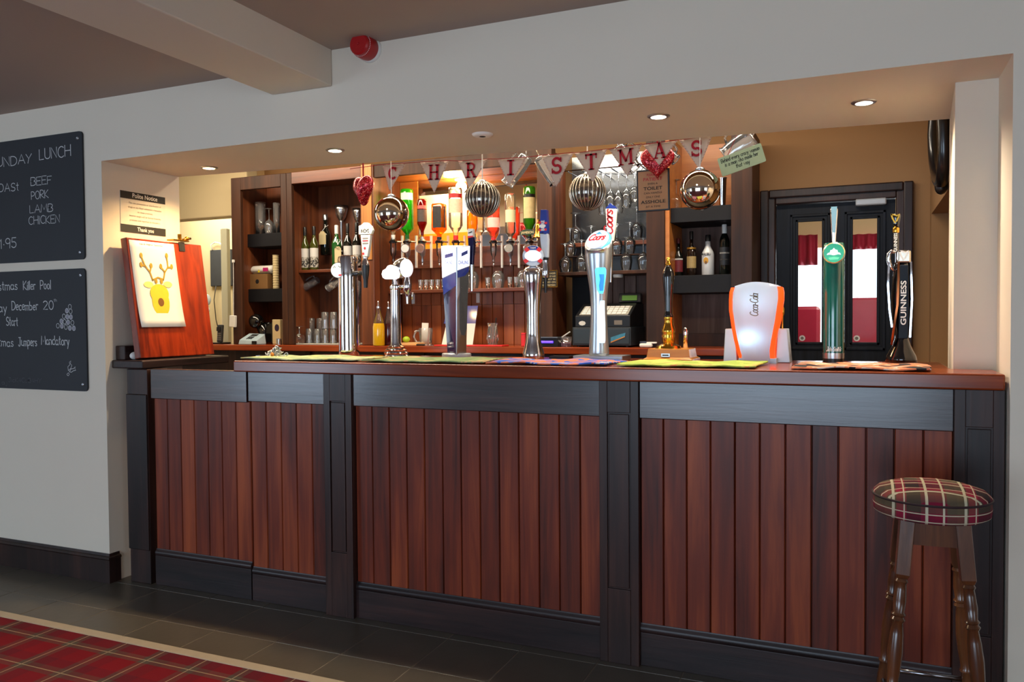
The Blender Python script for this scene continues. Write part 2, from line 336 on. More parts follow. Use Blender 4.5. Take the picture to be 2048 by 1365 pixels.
# left of the cabinets: plaster wall with a tall opening to a passage
zo = P(400, 437, 4.72).z
b = MB().box(-9.2, -5.35, 4.72, 4.84, 0, 2.55).box(-5.35, -4.17, 4.72, 4.84, zo, 2.55).box(-4.30, -4.17, 4.72, 5.0, 0, zo)
struct(b.build('wall_back_left', M['cream'], at=(-4.6, 4.72, 0), bevel=.01))
struct(MB().box(-9.2, -3.9, 5.75, 5.87, 0, 2.55).build('wall_passage', M['cream'], at=(-5, 5.75, 0)))
tx0, tx1 = P(446, 560, 4.7).x, P(458, 560, 4.7).x
struct(MB().box(tx0, tx1, 4.68, 4.72, 0, P(452, 458, 4.7).z).build('trim_2', M['trimpale'], at=(tx0, 4.7, 0), bevel=.006))
# right side wall with opening
zo2 = P(1848, 428, 4.88).z
b = MB().box(.355, .45, 4.9, 5.0, 0, zo2).box(.355, .45, 3.72, 5.0, zo2, 2.55)
struct(b.build('wall_side', M['tan'], at=(.4, 4.4, 0)))
b = MB().box(1.0, 1.1, 3.72, 5.1, 0, 2.55).box(.45, 1.1, 5.0, 5.1, 0, 2.55)
struct(b.build('wall_alcove', mat('warm_lit_tan_plaster', (206, 150, 84), .8), at=(1, 4.4, 0)))  # warm light put into the plaster colour; no lamp in the alcove
# skirting
b = MB(); zt = P(215, 1110, 2.86).z
b.box(-9.0, JL+.014, 2.861, 2.8745, 0, zt-.03).box(JL+.0005, JL+.014, 2.8745, 2.93, 0, zt-.03)
prof = [(0, 0), (.016, 0), (.020, .006), (.016, .014), (.007, .018), (.005, .030), (0, .030)]
A = [Vector((-9.0, 2.8745-d, zt-.03+h)) for d, h in prof]; B = [Vector((JL+d, 2.8745-d, zt-.03+h)) for d, h in prof]; C2 = [Vector((JL+d, 2.93, zt-.03+h)) for d, h in prof]
b.loft([A, B, C2])
struct(b.build('baseboard_left', M['dark'], at=(-5, 2.86, 0)))
# ------------------------------------------------------------------ door to the lounge, with glazed panels
door = struct(empty('door_1', ((DX0+DX1)/2, YD, 0)))
fr = MB()
for d, w0 in ((.05, 0), (.035, .03), (.02, .055)):
    pass
def frame_ring(b, x0, x1, z1, w, y0, y1):
    b.box(x0, x0+w, y0, y1, 0, z1).box(x1-w, x1, y0, y1, 0, z1).box(x0+w, x1-w, y0, y1, z1-w, z1)
fx0, fx1, fz = P(1520, 420, YD-.03).x, P(1827, 420, YD-.03).x, P(1670, 372, YD-.03).z
b = MB(); frame_ring(b, fx0, fx1, fz, .05, YD-.04, YD+.0); b.build('architrave', M['dark'], door, bevel=.008)
b = MB(); frame_ring(b, fx0+.035, fx1-.035, fz-.035, .05, YD-.022, YD+.06); b.build('door_lining', M['dark'], door, bevel=.006)
lx0, lx1, lz = fx0+.087, fx1-.087, fz-.087
Yd = YD+.03
pn = []
for (a, bb) in ((1595, 1645), (1704, 1755)):
    pn.append((P(a, 560, Yd).x, P(bb, 560, Yd).x))
pz0, pz1 = P(1670, 686, Yd).z, P(1670, 440, Yd).z
pn = [(x0-.012, x1+.012) for x0, x1 in pn]; pz0 -= .012; pz1 += .012
lf = MB(); cuts = [lx0, pn[0][0], pn[0][1], pn[1][0], pn[1][1], lx1]
lf.box(lx0, pn[0][0], Yd, Yd+.04, .01, lz).box(pn[0][1], pn[1][0], Yd, Yd+.04, .01, lz).box(pn[1][1], lx1, Yd, Yd+.04, .01, lz)
for x0, x1 in pn: lf.box(x0, x1, Yd, Yd+.04, .01, pz0).box(x0, x1, Yd, Yd+.04, pz1, lz)
lf.build('door_leaf', M['blackpaint'], door)
for x0, x1 in pn:
    b = MB()
    for e, t, y in ((.030, .016, Yd-.010), (.0, .016, Yd-.006)):
        b.box(x0-e, x0-e+t, y, Yd+.0, pz0-e, pz1+e).box(x1+e-t, x1+e, y, Yd, pz0-e, pz1+e).box(x0-e, x1+e, y, Yd, pz0-e, pz0-e+t).box(x0-e, x1+e, y, Yd, pz1+e-t, pz1+e)
    b.build('glazing_bead', M['blackpaint'], door, bevel=.003)
    MB().box(x0, x1, Yd+.016, Yd+.022, pz0, pz1).build('pane', M['pane'], door)
    bx = x0+.038; bz = pz0+.038
    s = MB().axial((bx, Yd+.014, bz), (0, -1, 0), [(.017, 0), (.017, .001)], 20).build('glass_sticker', M['white'], door)
    MB().axial((bx, Yd+.0125, bz), (0, -1, 0), [(.009, 0), (.009, .001)], 16).build('sticker_symbol', M['inkgrey'], door)
cx0, cx1 = P(1711, 398, Yd-.03).x, P(1773, 398, Yd-.03).x; zc0, zc1 = P(1740, 413, Yd).z, P(1740, 399, Yd).z
MB().box(cx0, cx1, Yd-.055, Yd, zc0, zc1).build('door_closer_body', M['silver'], door, bevel=.008)
MB().tube([((cx0+cx1)/2-.02, Yd-.03, zc1), ((cx0+cx1)/2-.02, Yd-.03, zc1+.03)], .012, 10).tube([((cx0+cx1)/2-.02, Yd-.03, zc1+.028), (cx0-.08, Yd-.02, zc1+.045)], .008, 8).build('door_closer_arm', M['satin'], door)
# lounge beyond the door
struct(MB().box(-2.2, -2.0, YD+.12, 9.2, 0, 2.55).box(2.3, 2.5, YD+.12, 9.2, 0, 2.55).build('wall_lounge_sides', M['cream'], at=(0, 7, 0)))
LY = 8.6
wz0, wz1 = P(1620, 652, LY).z, P(1620, 505, LY).z
b = MB().box(-2.2, 2.5, LY, LY+.15, 0, .62).box(-2.2, 2.5, LY, LY+.15, 2.0, 2.55).box(-2.2, P(1585, 560, LY).x-.1, LY, LY+.15, .62, 2.0).box(P(1790, 560, LY).x+.25, 2.5, LY, LY+.15, .62, 2.0)
struct(b.build('wall_lounge_end', M['cream'], at=(0, LY, 0)))
M['curtain'] = mat('red_curtain', (150, 22, 52), .8, var=.2, scale=6)
def curtain(x0, x1, z0, z1, label):
    o = MB().sheet(int((x1-x0)*90)+4, 3, lambda u, v: (x0+(x1-x0)*u, LY-.09+.025*math.sin(u*(x1-x0)*70), z0+(z1-z0)*v)).build('curtain', M['curtain'], smooth=True, at=((x0+x1)/2, LY-.09, z0), solid=.006)
    return tag(o, label, 'curtain')
cA = P(1590, 500, LY).x; cB = P(1634, 500, LY).x
curtain(cA-.1, P(1635, 500, LY).x, P(1610, 532, LY).z, P(1610, 472, LY).z, 'dark red curtain seen through the left pane of the black door')
curtain(P(1702, 500, LY).x, P(1757, 500, LY).x+.1, P(1730, 500, LY).z, P(1730, 470, LY).z, 'dark red curtain pelmet seen through the right pane of the black door')
M['redleather'] = mat('red_upholstery', (150, 20, 50), .4, var=.12, coat=.2)
def armchair(px, Y, label, wpx, pyt):
    s = Sp(px, Y); w = wpx*s.k; zt = s.z(pyt); t = thing('armchair', (s.x, Y, 0), label, 'armchair')
    MB().box(s.x-w/2, s.x+w/2, Y, Y+.5, .18, .46).build('seat', M['redleather'], t, bevel=.03)
    MB().rbox((s.x, Y+.46, (zt+.3)/2), w, .12, zt-.3, ang=-.12, axis='X').build('backrest', M['redleather'], t, bevel=.03)
    for sg in (-1, 1):
        MB().box(s.x+sg*w/2-.05, s.x+sg*w/2+.05, Y, Y+.5, .18, .68).build('arm', M['redleather'], t, bevel=.03)
        for yy in (Y+.05, Y+.45): MB().box(s.x+sg*w/2-.03, s.x+sg*w/2+.03, yy-.03, yy+.03, 0, .18).build('leg', M['dark'], t)
armchair(1590, 6.6, 'dark red upholstered chair behind the left pane of the black door', 90, 612)
armchair(1735, 7.6, 'dark red upholstered chair behind the right pane of the black door', 110, 592)
# ------------------------------------------------------------------ the bar
def pilaster(x0, x1, parent, z1=1.075, y=2.925):
    w = x1-x0; b = MB(); i = .032; zb, zt = .285, .955
    b.box(x0, x1, y+.009, 2.99, 0, z1).box(x0, x0+i, y, y+.009, 0, z1).box(x1-i, x1, y, y+.009, 0, z1)
    b.box(x0+i, x1-i, y, y+.009, 0, zb).box(x0+i, x1-i, y, y+.009, zt, z1)
    p = b.build('pilaster', M['dark'], parent, bevel=.002)
    MB().box(x0+i+.006, x1-i-.006, y+.002, y+.009, zb+.006, zt-.006).build('pilaster_panel', M['dark'], p, bevel=.002)
    return p
def planks(x0, x1, n, parent, z0=.13, z1=.945, y=2.956, mt=None):
    w = (x1-x0)/n; first = None
    for i in range(n):
        if first is None:
            c = .004
            poly = [(.0008, c*1.4), (c, 0), (w-c, 0), (w-.0008, c*1.4), (w-.0008, .016), (.0008, .016)]
            b = MB(); k = len(poly); b.add([(x0+a, y+d, z) for z in (z0, z1) for a, d in poly], [tuple(range(k-1,-1,-1)), tuple(range(k, 2*k))]+[(j,(j+1)%k,k+(j+1)%k,k+j) for j in range(k)])
            o = b.build('plank', mt or M['plank'], parent, at=(x0, y, z0)); first = o
        else:
            o = first.copy(); COL.objects.link(o); o.parent = parent
        o.location = Vector((x0+w*i, y+random.uniform(-.0008, .0008), z0))-BASE[parent]
def moulding(x0, x1, z, parent, y=2.944, name='skirting_moulding'):
    pr = [(0, -.004), (.004, -.004), (.010, .004), (.013, .014), (.010, .024), (.004, .030), (.003, .036), (0, .036)]
    b = MB(); b.loft([[Vector((x, y+.013-d-.0, z+h)) for d, h in pr] for x in (x0, x1)]); return b.build(name, M['darkx'], parent, smooth=40)
bar = thing('panelled_bar', (-1.4, 2.96, 0), 'long dark mahogany bar front of boarded panels and pilasters below the counter', 'bar')
MB().box(-2.606, .29, 2.974, 3.12, 0, 1.07).build('carcass', M['dark'], bar)
MB().box(-2.606, .29, 3.12, 3.54, 0, .9).build('carcass', M['dark'], bar)
for x0, x1, n in ((-2.606, -2.174, 5), (-2.028, -.906, 13), (-.753, .281, 12)):
    planks(x0, x1, n, bar)
    MB().box(x0, x1, 2.936, 2.974, .936, 1.075).build('frieze_board', M['frieze'], bar, bevel=.003)
    MB().box(x0, x1, 2.945, 2.974, 0, .125).build('skirting_board', M['darkx'], bar, bevel=.002)
    moulding(x0, x1, .123, bar)
pilaster(-2.174, -2.028, bar); pilaster(-.906, -.753, bar); pilaster(.281, .422, bar)
gate = thing('bar_gate', (-2.92, 2.96, 0), 'low boarded bar gate with a bare frieze rail, left of the counter end', 'gate')
planks(-3.217, -2.612, 7, gate)
MB().box(-3.217, -2.616, 2.936, 2.974, .93, 1.077).build('frieze_board', M['frieze'], gate, bevel=.003)
MB().box(-3.217, -2.612, 2.945, 2.974, 0, .145).build('skirting_board', M['darkx'], gate, bevel=.002)
moulding(-3.217, -2.612, .143, gate)
MB().box(-3.217, -2.612, 2.974, 2.995, .02, 1.07).build('gate_backing', M['dark'], gate)
post = thing('bar_end_post', (-3.3, 3.0, 0), 'dark wooden end post and ledge beside the plaster jamb, carrying the raised flap', 'post')
MB().box(-3.37, -3.233, 2.93, 3.06, 0, 1.075).build('post', M['dark'], post, bevel=.004)
MB().box(-3.37, -3.233, 2.921, 2.93, .17, .95).build('post_panel', M['dark'], post, bevel=.004)
MB().box(-3.445, -3.235, 2.905, 3.50, 1.078, 1.119).build('ledge', M['darky'], post, bevel=.006)
MB().box(-3.445, -3.38, 2.93, 3.48, 1.119, 1.19).build('ledge_upstand', M['darky'], post, bevel=.004)
b = MB(); poly = [(-2.657, 2.898), (.418, 2.898), (.418, 3.146), (.294, 3.146), (.294, 3.59), (-2.657, 3.59)]
k = len(poly); b.add([(x, y, z) for z in (1.076, CT) for x, y in poly], [tuple(range(k-1,-1,-1)), tuple(range(k, 2*k))]+[(i,(i+1)%k,k+(i+1)%k,k+i) for i in range(k)])
tag(b.build('bar_worktop', M['top'], at=(-1.2, 3.2, 1.076), bevel=.006), 'polished red-brown wooden bar top running the length of the bar', 'counter')
# raised flap with a drawing clipped to it
fl0, fl1 = Vector((-3.288, 2.945, 1.128)), Vector((-3.372, 2.945, 1.735)); flz = (fl1-fl0); fh = flz.length; flz.normalize(); fly = Vector((0, 1, 0)); fln = fly.cross(flz)
flap = thing('bar_flap', (-3.3, 3.2, 1.12), 'raised red-brown wooden bar flap leaning against the left jamb', 'bar flap')
b = MB(); b.prism([(0, 0), (.50, 0), (.50, fh), (0, fh)], fl0, fly, flz, .042); b.build('flap_board', M['flap'], flap, bevel=.004)
cl = fl0+fly*.375+flz*fh
b = MB().rbox(cl+Vector((-.01, -.03, .012)), .05, .11, .008).rbox(cl+Vector((-.02, -.01, .03)), .01, .02, .04); b.build('hinge_bracket', M['brass'], flap, bevel=.002)
b = MB().ball(cl+Vector((-.01, .03, .028)), .013, 14, 8).tube([cl+Vector((-.01, .0, .02)), cl+Vector((0, .05, .03))], .006, 8); b.build('hinge_knuckle', M['brass'], flap, True)
MB().prism([(.335, fh-.045), (.375, fh-.045), (.375, fh+.004), (.335, fh+.004)], fl0+fln*.004, fly, flz, .003).build('strap_hinge', M['black'], flap)
# boards and panels of the bar carry no separate fittings
# ------------------------------------------------------------------ back bar
YF, YK = 4.55, 4.92
BC = 1.142
XA0, XA1, XB0, XBm, XB1 = -4.165, -4.08, -3.721, -3.672, -3.626
XC0, XC1, XD0, XD1, XE0, XE1, XF0, XF1 = -3.054, -2.952, -1.79, -1.694, -1.121, -1.014, -.649, -.536
ZT = 2.34
bct = MB().box(-5.3, XF1+.06, 4.47, 4.71, BC-.042, BC).box(-4.16, XF1+.06, 4.71, YK, BC-.042, BC)
bct = tag(bct.build('back_counter', M['top'], at=(-2.4, 4.6, BC-.04), bevel=.005), 'long red-brown wooden back counter behind the bar, below the shelves', 'counter')
bcb = thing('base_cabinet', (-2.4, 4.7, 0), 'dark boarded base carrying the back counter behind the bar', 'cabinet')
MB().box(-4.15, XF1, 4.56, YK, 0, BC-.042).build('base_carcass', M['dark'], bcb)
MB().box(-5.2, -4.15, 4.56, 4.71, 0, BC-.042).build('base_carcass', M['dark'], bcb)
for x in (-3.5, -2.6, -1.7, -.9): MB().box(x-.02, x+.02, 4.54, 4.56, 0, BC-.042).build('base_stile', M['cabdark'], bcb)
def hz(px, py, Y=YF): return P(px, py, Y).z
ctop = BC+.0005
# 1 left cabinet
c1 = thing('back_bar_cabinet', (-3.92, 4.74, BC), 'tall narrow wooden cabinet with thick black shelves at the left of the back bar', 'cabinet')
MB().box(XA0, XA1, YF, YF+.03, ctop, ZT).box(XB0, XBm-.001, YF, YF+.03, ctop, ZT).build('stile', M['cabdark'], c1, bevel=.004)
z1 = (hz(480, 383)+hz(560, 371))/2
MB().box(XA1, XB0, YF, YF+.03, z1, ZT).build('header', M['cabdark'], c1, bevel=.003)
MB().box(XA0+.005, XA0+.03, YF+.03, YK-.02, ctop, ZT).build('side_panel', M['cab'], c1)
MB().box(XBm-.03, XBm-.002, YF+.03, YK-.02, ctop, ZT).build('side_panel', M['cab'], c1)
MB().box(XA0, XBm-.002, YK-.02, YK, ctop, ZT).build('back_panel', M['cab'], c1)
Ysh = 4.68
for py0, py1 in ((467, 493), (578, 604)):
    MB().box(XA0+.03, XBm-.03, Ysh, YK-.02, P(530, py1, Ysh).z, P(530, py0, Ysh).z).build('shelf', M['blackshelf'], c1, bevel=.002)
S11, S12 = P(530, 467, Ysh).z, P(530, 578, Ysh).z
# 2 bottle cabinet
c2 = thing('back_bar_cabinet', (-3.35, 4.74, BC), 'wooden back-bar cabinet holding wine bottles and trophies, left of the optics', 'cabinet')
MB().box(XBm+.001, XB1, YF, YF+.03, ctop, ZT).build('stile', M['cabdark'], c2, bevel=.004)
z2 = (hz(583, 368)+hz(722, 356))/2
MB().box(XB1, XC0-.001, YF, YF+.03, z2, ZT).build('header', M['cabx'], c2, bevel=.003)
MB().box(XBm+.002, XBm+.012, YF+.03, YK-.02, ctop, ZT).build('side_panel', M['cab'], c2)
MB().box(XBm+.002, XC0-.002, YK-.02, YK, ctop, ZT).build('back_panel', M['cab'], c2)
MB().box(XBm+.013, XC0-.002, YF+.031, YK-.02, z2+.03, z2+.05).build('cabinet_top', M['cab'], c2)
zs2 = P(640, 540, 4.70).z
MB().box(XBm+.013, XC0-.002, 4.66, YK-.02, zs2-.02, zs2).build('shelf', M['cabx'], c2, bevel=.002)
zr2 = P(650, 511, 4.84).z
MB().box(XB1+.12, XC0-.01, 4.83, YK-.021, zs2+.0005, zr2).build('riser', M['cabx'], c2, bevel=.002)
# 3 centre unit with the optics
c3 = thing('back_bar_cabinet', (-2.37, 4.74, BC), 'wide open back-bar bay with mirror, optic rail and pine boards at the middle', 'cabinet')
o = MB().box(XC0, XC1, YF-.01, YF+.06, ctop, ZT).build('post', M['cab'], c3, bevel=.004)
MB().box(XC0+.012, XC1-.012, YF-.016, YF-.011, P(735, 520, YF).z, ZT).build('post_facing', M['pinepost'], o)
MB().box(XD0, XD1, YF-.01, YF+.06, ctop, ZT).build('post', M['cabdark'], c3, bevel=.004)
z3 = hz(910, 341)
MB().box(XC1, XD0, YF, YF+.03, z3, ZT).build('header', M['cabdark'], c3, bevel=.003)
MB().box(XC0+.01, XC1-.005, YF+.06, YK-.02, ctop, ZT).build('side_panel', M['cab'], c3)
MB().box(XD0+.005, XD1-.04, YF+.06, YK-.02, ctop, ZT).build('side_panel', M['cab'], c3)
M['orangewood'] = wood('orange_varnished_wood', (150, 82, 30), (186, 110, 44), (206, 134, 62), 'X', .4, .7)
MB().box(XC1-.004, XD0+.004, YF+.03, YK-.02, z3+.02, z3+.05).build('bay_ceiling', M['orangewood'], c3)
MB().box(XC1, XD0, YK-.001, YK+.03, BC, ZT).build('back_panel', M['cabdark'], c3)
zr1, zr0 = P(940, 494, 4.80).z, P(940, 534, 4.80).z
MB().box(XC1-.002, XD0+.002, 4.80, 4.83, zr0, zr1).build('optic_rail', M['cabx'], c3, bevel=.003)
MB().box(XC1-.003, XD0+.003, 4.83, YK-.021, zr1-.03, zr1-.005).build('optic_ledge', M['cabx'], c3)
M['mirror'] = mat('mirror_glass', (236, 232, 222), .02, 1, var=.01)
xm0 = P(838, 450, YK-.02).x
MB().box(xm0, XD0+.01, YK-.03, YK-.021, zr1-.004, z3+.018).build('mirror', M['mirror'], c3)
MB().box(XC1-.004, xm0, YK-.034, YK-.021, zr1-.004, z3+.018).build('wood_reveal', M['orangewood'], c3)
zb = P(940, 610, 4.90).z
planks(XC1-.002, XD0+.002, 15, c3, BC+.001, zb, YK-.024, M['pine'])
planks(XC1-.002, XD0+.002, 15, c3, zb+.002, zr0+.06, YK-.026, M['pine'])
zs3 = P(960, 577, 4.72).z
MB().box(XC1-.003, XD0+.003, 4.72, YK-.026, zs3-.022, zs3).build('shelf', M['cabx'], c3, bevel=.002)
for px in (822, 952): 
    x = P(px, 590, 4.86).x; MB().box(x-.012, x+.012, 4.72, 4.893, zs3-.026, zs3-.022).box(x-.012, x+.012, 4.888, 4.893, zs3-.09, zs3-.022).build('shelf_bracket', M['white'], c3)
# 4 glass bay
c4 = thing('back_bar_cabinet', (-1.4, 4.74, BC), 'open back-bar bay of stemmed glasses with a grey mirrored back behind the till', 'cabinet')
M['greymirror'] = mat('grey_mirror', (96, 100, 104), .22, .9, var=.25, scale=4)
zb4 = P(1200, 545, 4.9).z
MB().box(XD1+.002, XE0-.002, YK-.012, YK-.004, zb4, ZT).build('mirror_back', M['greymirror'], c4)
planks(XD1+.12, XE0-.001, 6, c4, BC+.001, zb4-.002, YK-.024, M['greyplank'])
MB().box(XD1+.002, XD1+.118, YK-.02, YK-.006, BC+.001, zb4-.002).build('board', M['blackshelf'], c4)
zs4 = P(1200, 543, 4.66).z; zs4b = P(1200, 484, 4.80).z
MB().box(XD1+.002, XE0-.002, 4.64, YK-.026, zs4-.02, zs4).build('shelf', M['cabdark'], c4, bevel=.002)
MB().box(XD1+.002, XE0-.002, 4.80, YK-.013, zs4b-.025, zs4b).build('shelf', M['cabx'], c4, bevel=.002)
zs4m = P(1200, 511, 4.74).z
MB().box(XD1+.002, XE0-.002, 4.72, 4.799, zs4m-.006, zs4m).build('glass_step', M['cabdark'], c4)
MB().box(XE0, XE1, YF-.01, YK, ctop, ZT).build('post', M['cabdark'], c4, bevel=.004)
xl = P(1236, 545, 4.70).x
MB().lathe(xl, 4.70, [(.028, zs4-.038), (.030, zs4-.034), (.030, zs4-.0205)], 20).build('puck_light', M['white'], c4, 30)
zh4 = P(1200, 345, 4.7).z
hr = MB()
for i in range(6):
    x = XD1+.08+i*.09; hr.tube([(x, 4.60, zh4), (x, 4.9, zh4)], .004, 6)
hr.tube([(XD1+.004, 4.6, zh4+.006), (XE0-.004, 4.6, zh4+.006)], .004, 6); hr.build('hanging_rack', M['chrome'], c4)
# 5 right cabinet
c5 = thing('back_bar_cabinet', (-.78, 4.74, BC), 'narrow wooden cabinet with black shelves of liqueur bottles at the right of the back bar', 'cabinet')
MB().box(XE1+.001, XE1+.025, YF+.0, YK-.02, ctop, ZT).build('side_panel', M['orangewood'], c5)
MB().box(XF0, XF1, YF, YF+.03, ctop, ZT).build('stile', M['cabdark'], c5, bevel=.004)
MB().box(XF1-.03, XF1-.001, YF+.03, YK-.02, ctop, ZT).build('side_panel', M['cabdark'], c5)
zs5, zs5b = P(1400, 415, 4.62).z, P(1400, 551, 4.62).z
MB().box(XE1+.001, XF1-.001, YK-.02, YK, zs5, ZT).build('back_panel', M['orangewood'], c5)
MB().box(XE1+.001, XF1-.001, YK-.02, YK, ctop, zs5).build('back_panel', M['greyplank'], c5)
MB().box(XE1+.025, XF1-.03, 4.58, YK-.02, P(1400, 443, 4.58).z, zs5).build('shelf', M['blackshelf'], c5, bevel=.002)
MB().box(XE1+.025, XF1-.03, 4.58, YK-.02, P(1400, 586, 4.58).z, zs5b).build('shelf', M['blackshelf'], c5, bevel=.002)
MB().box(XE1+.025, XF1-.03, 4.80, YK-.02, ctop, P(1400, 668, 4.8).z).build('bottom_rail', M['cabdark'], c5)
# ------------------------------------------------------------------ lettering
def arc(cx, cy, rx, ry, a0, a1, n=9): return [(cx+rx*math.cos(math.radians(a0+(a1-a0)*i/n)), cy+ry*math.sin(math.radians(a0+(a1-a0)*i/n))) for i in range(n+1)]
# stroke letters: width, list of polylines (cap height 1, x-height .6)
GL = {
'A': (.7, [[(0,0),(.35,1),(.7,0)], [(.12,.35),(.58,.35)]]), 'B': (.6, [[(0,0),(0,1)], [(0,1)]+arc(.28,.76,.3,.24,90,-90)+[(0,.52)], [(0,.52)]+arc(.3,.26,.32,.26,90,-90)+[(0,0)]]),
'C': (.62, [arc(.36,.5,.36,.5,50,310,14)]), 'D': (.65, [[(0,0),(0,1)], [(0,1)]+arc(.2,.5,.45,.5,90,-90,12)+[(0,0)]]),
'E': (.55, [[(.55,1),(0,1),(0,0),(.55,0)], [(0,.52),(.45,.52)]]), 'F': (.5, [[(.55,1),(0,1),(0,0)], [(0,.52),(.42,.52)]]),
'H': (.65, [[(0,0),(0,1)], [(.62,0),(.62,1)], [(0,.5),(.62,.5)]]), 'I': (.1, [[(.05,0),(.05,1)]]), 'J': (.55, [[(.1,1),(.55,1)], [(.4,1),(.4,.2)]+arc(.22,.18,.18,.2,0,-170,6)]),
'K': (.6, [[(0,0),(0,1)], [(.55,1),(0,.45),(.6,0)]]), 'L': (.5, [[(0,1),(0,0),(.5,.02)]]), 'M': (.8, [[(0,0),(.08,1),(.4,.3),(.72,1),(.8,0)]]),
'N': (.62, [[(0,0),(0,1),(.6,0),(.6,1)]]), 'O': (.7, [arc(.35,.5,.35,.5,90,450,16)]), 'P': (.55, [[(0,0),(0,1)], [(0,1)]+arc(.25,.72,.3,.28,90,-90)+[(0,.44)]]),
'R': (.6, [[(0,0),(0,1)], [(0,1)]+arc(.25,.74,.3,.26,90,-90)+[(0,.48),(.58,0)]]), 'S': (.55, [arc(.3,.74,.26,.26,30,270,9)+arc(.27,.24,.28,.24,90,-150,9)]),
'T': (.6, [[(0,1),(.6,1)], [(.3,1),(.3,0)]]), 'U': (.6, [[(0,1),(0,.3)]+arc(.3,.3,.3,.3,180,360,8)+[(.6,1)]]), 'Y': (.6, [[(0,1),(.3,.5),(.6,1)], [(.3,.5),(.2,0)]]), 'W': (.8, [[(0,1),(.2,0),(.4,.7),(.6,0),(.8,1)]]),
'a': (.5, [arc(.22,.3,.22,.3,60,420,10)+[(.44,.6),(.46,.05),(.52,0)]]), 'b': (.45, [[(0,1),(0,0)], arc(.2,.28,.22,.28,160,-170,10)]), 'c': (.42, [arc(.24,.3,.24,.3,50,310,9)]), 'd': (.48, [arc(.22,.3,.22,.3,60,420,10), [(.44,1),(.44,0)]]),
'e': (.45, [[(.03,.3),(.44,.34)]+arc(.23,.3,.22,.3,10,310,10)]), 'h': (.45, [[(0,1),(0,0)], [(0,.35)]+arc(.2,.38,.2,.22,170,0,6)+[(.4,0)]]), 'i': (.08, [[(.04,.6),(.04,0)], [(.04,.8),(.05,.84)]]), 'j': (.2, [[(.2,.6),(.2,-.2)]+arc(.08,-.2,.12,.14,0,-150,5)]),
'l': (.08, [[(.04,1),(.04,0)]]), 'm': (.7, [[(0,.6),(0,0)], [(0,.4)]+arc(.17,.4,.16,.2,170,0,5)+[(.33,0)], [(.33,.4)]+arc(.5,.4,.16,.2,170,0,5)+[(.67,0)]]),
'n': (.42, [[(0,.6),(0,0)], [(0,.38)]+arc(.2,.38,.2,.22,170,0,6)+[(.4,0)]]), 'o': (.46, [arc(.23,.3,.23,.3,90,450,12)]), 'p': (.45, [[(0,.6),(0,-.4)], arc(.21,.3,.22,.3,160,-170,10)]),
'r': (.3, [[(0,.6),(0,0)], [(0,.35)]+arc(.2,.36,.18,.24,170,50,4)]), 's': (.36, [arc(.19,.45,.16,.15,30,270,6)+arc(.17,.15,.18,.15,90,-150,6)]), 't': (.32, [[(.14,.95),(.14,.1),(.25,0)], [(0,.64),(.3,.64)]]),
'u': (.42, [[(0,.6),(0,.2)]+arc(.2,.2,.2,.2,180,360,6)+[(.4,.6),(.4,0)]]), 'y': (.45, [[(0,.6),(.2,.05)], [(.42,.6),(.12,-.4)]]), 'k': (.42, [[(0,1),(0,0)], [(.4,.6),(0,.25),(.42,0)]]),
'w': (.6, [[(0,.6),(.15,0),(.3,.5),(.45,0),(.6,.6)]]), 'v': (.4, [[(0,.6),(.2,0),(.4,.6)]]), 'z': (.4, [[(0,.6),(.4,.6),(0,0),(.4,0)]]), 'g': (.45, [arc(.22,.3,.22,.3,60,420,10), [(.44,.6),(.44,-.2)]+arc(.24,-.2,.2,.2,0,-160,5)]), 'f': (.35, [arc(.3,.8,.16,.2,60,180,4)+[(.14,0)], [(0,.6),(.3,.6)]]),
'1': (.2, [[(0,.8),(.12,1),(.12,0)]]), '0': (.5, [arc(.25,.5,.25,.5,90,450,14)]), '2': (.5, [arc(.24,.74,.24,.26,160,-30,8)+[(0,0),(.5,.02)]]), '9': (.48, [arc(.24,.72,.23,.27,0,360,12)+[(.42,0)]]), '5': (.48, [[(.45,1),(.06,1),(.04,.55)]+arc(.22,.3,.25,.3,110,-150,9)]), '4': (.5, [[(.36,0),(.36,1),(0,.3),(.5,.3)]]),
'.': (.08, [[(.02,.42),(.06,.40)]]), '-': (.3, [[(.04,.32),(.28,.34)]]), '\u00a3': (.5, [arc(.32,.75,.18,.25,20,180,6)+[(.16,.05),(0,0),(.5,.03)], [(0,.45),(.34,.45)]]), "'": (.1, [[(.05,1),(.03,.8)]]), ' ': (.3, []),
}
def ribbon(b, pts, w, o, ex, ey, n, lift):
    """a flat stroke of width w along 2-D points in the frame o, ex, ey"""
    k = len(pts); Lf, Rt = [], []
    for i in range(k):
        a = Vector(pts[max(i-1,0)]); c = Vector(pts[min(i+1,k-1)]); t = (c-a)
        if t.length < 1e-9: t = Vector((1,0))
        t.normalize(); nn = Vector((-t.y, t.x))*w/2; q = Vector(pts[i])
        if i == 0: q = q-t*w*.35
        if i == k-1: q = q+t*w*.35
        Lf.append(q+nn); Rt.append(q-nn)
    V3 = [o+ex*q.x+ey*q.y+n*lift for q in Lf+Rt]
    b.add(V3, [(i, k+i, k+i+1, i+1) for i in range(k-1)])
def strokes(s, w, o, ex, ey, h, width=None, stroke=.09, shear=0, jit=0, lift=.0012, gap=.14):
    o, ex, ey = Vector(o), Vector(ex).normalized(), Vector(ey).normalized(); n = ex.cross(ey).normalized(); b = w; x = 0; pl = []
    for ch in s:
        g = GL.get(ch, GL[' ']); dy = random.uniform(-jit, jit); sc = 1+random.uniform(-jit, jit)
        for ln in g[1]: pl.append([(x+px_*sc+shear*py_, py_*sc+dy) for px_, py_ in ln])
        x += g[0]+gap
    tot = max(x-gap, .01); kx = (width/tot) if width else h
    for ln in pl: ribbon(b, [(a*kx, c*h) for a, c in ln], stroke*h, o, ex, ey, n, lift)
    return b
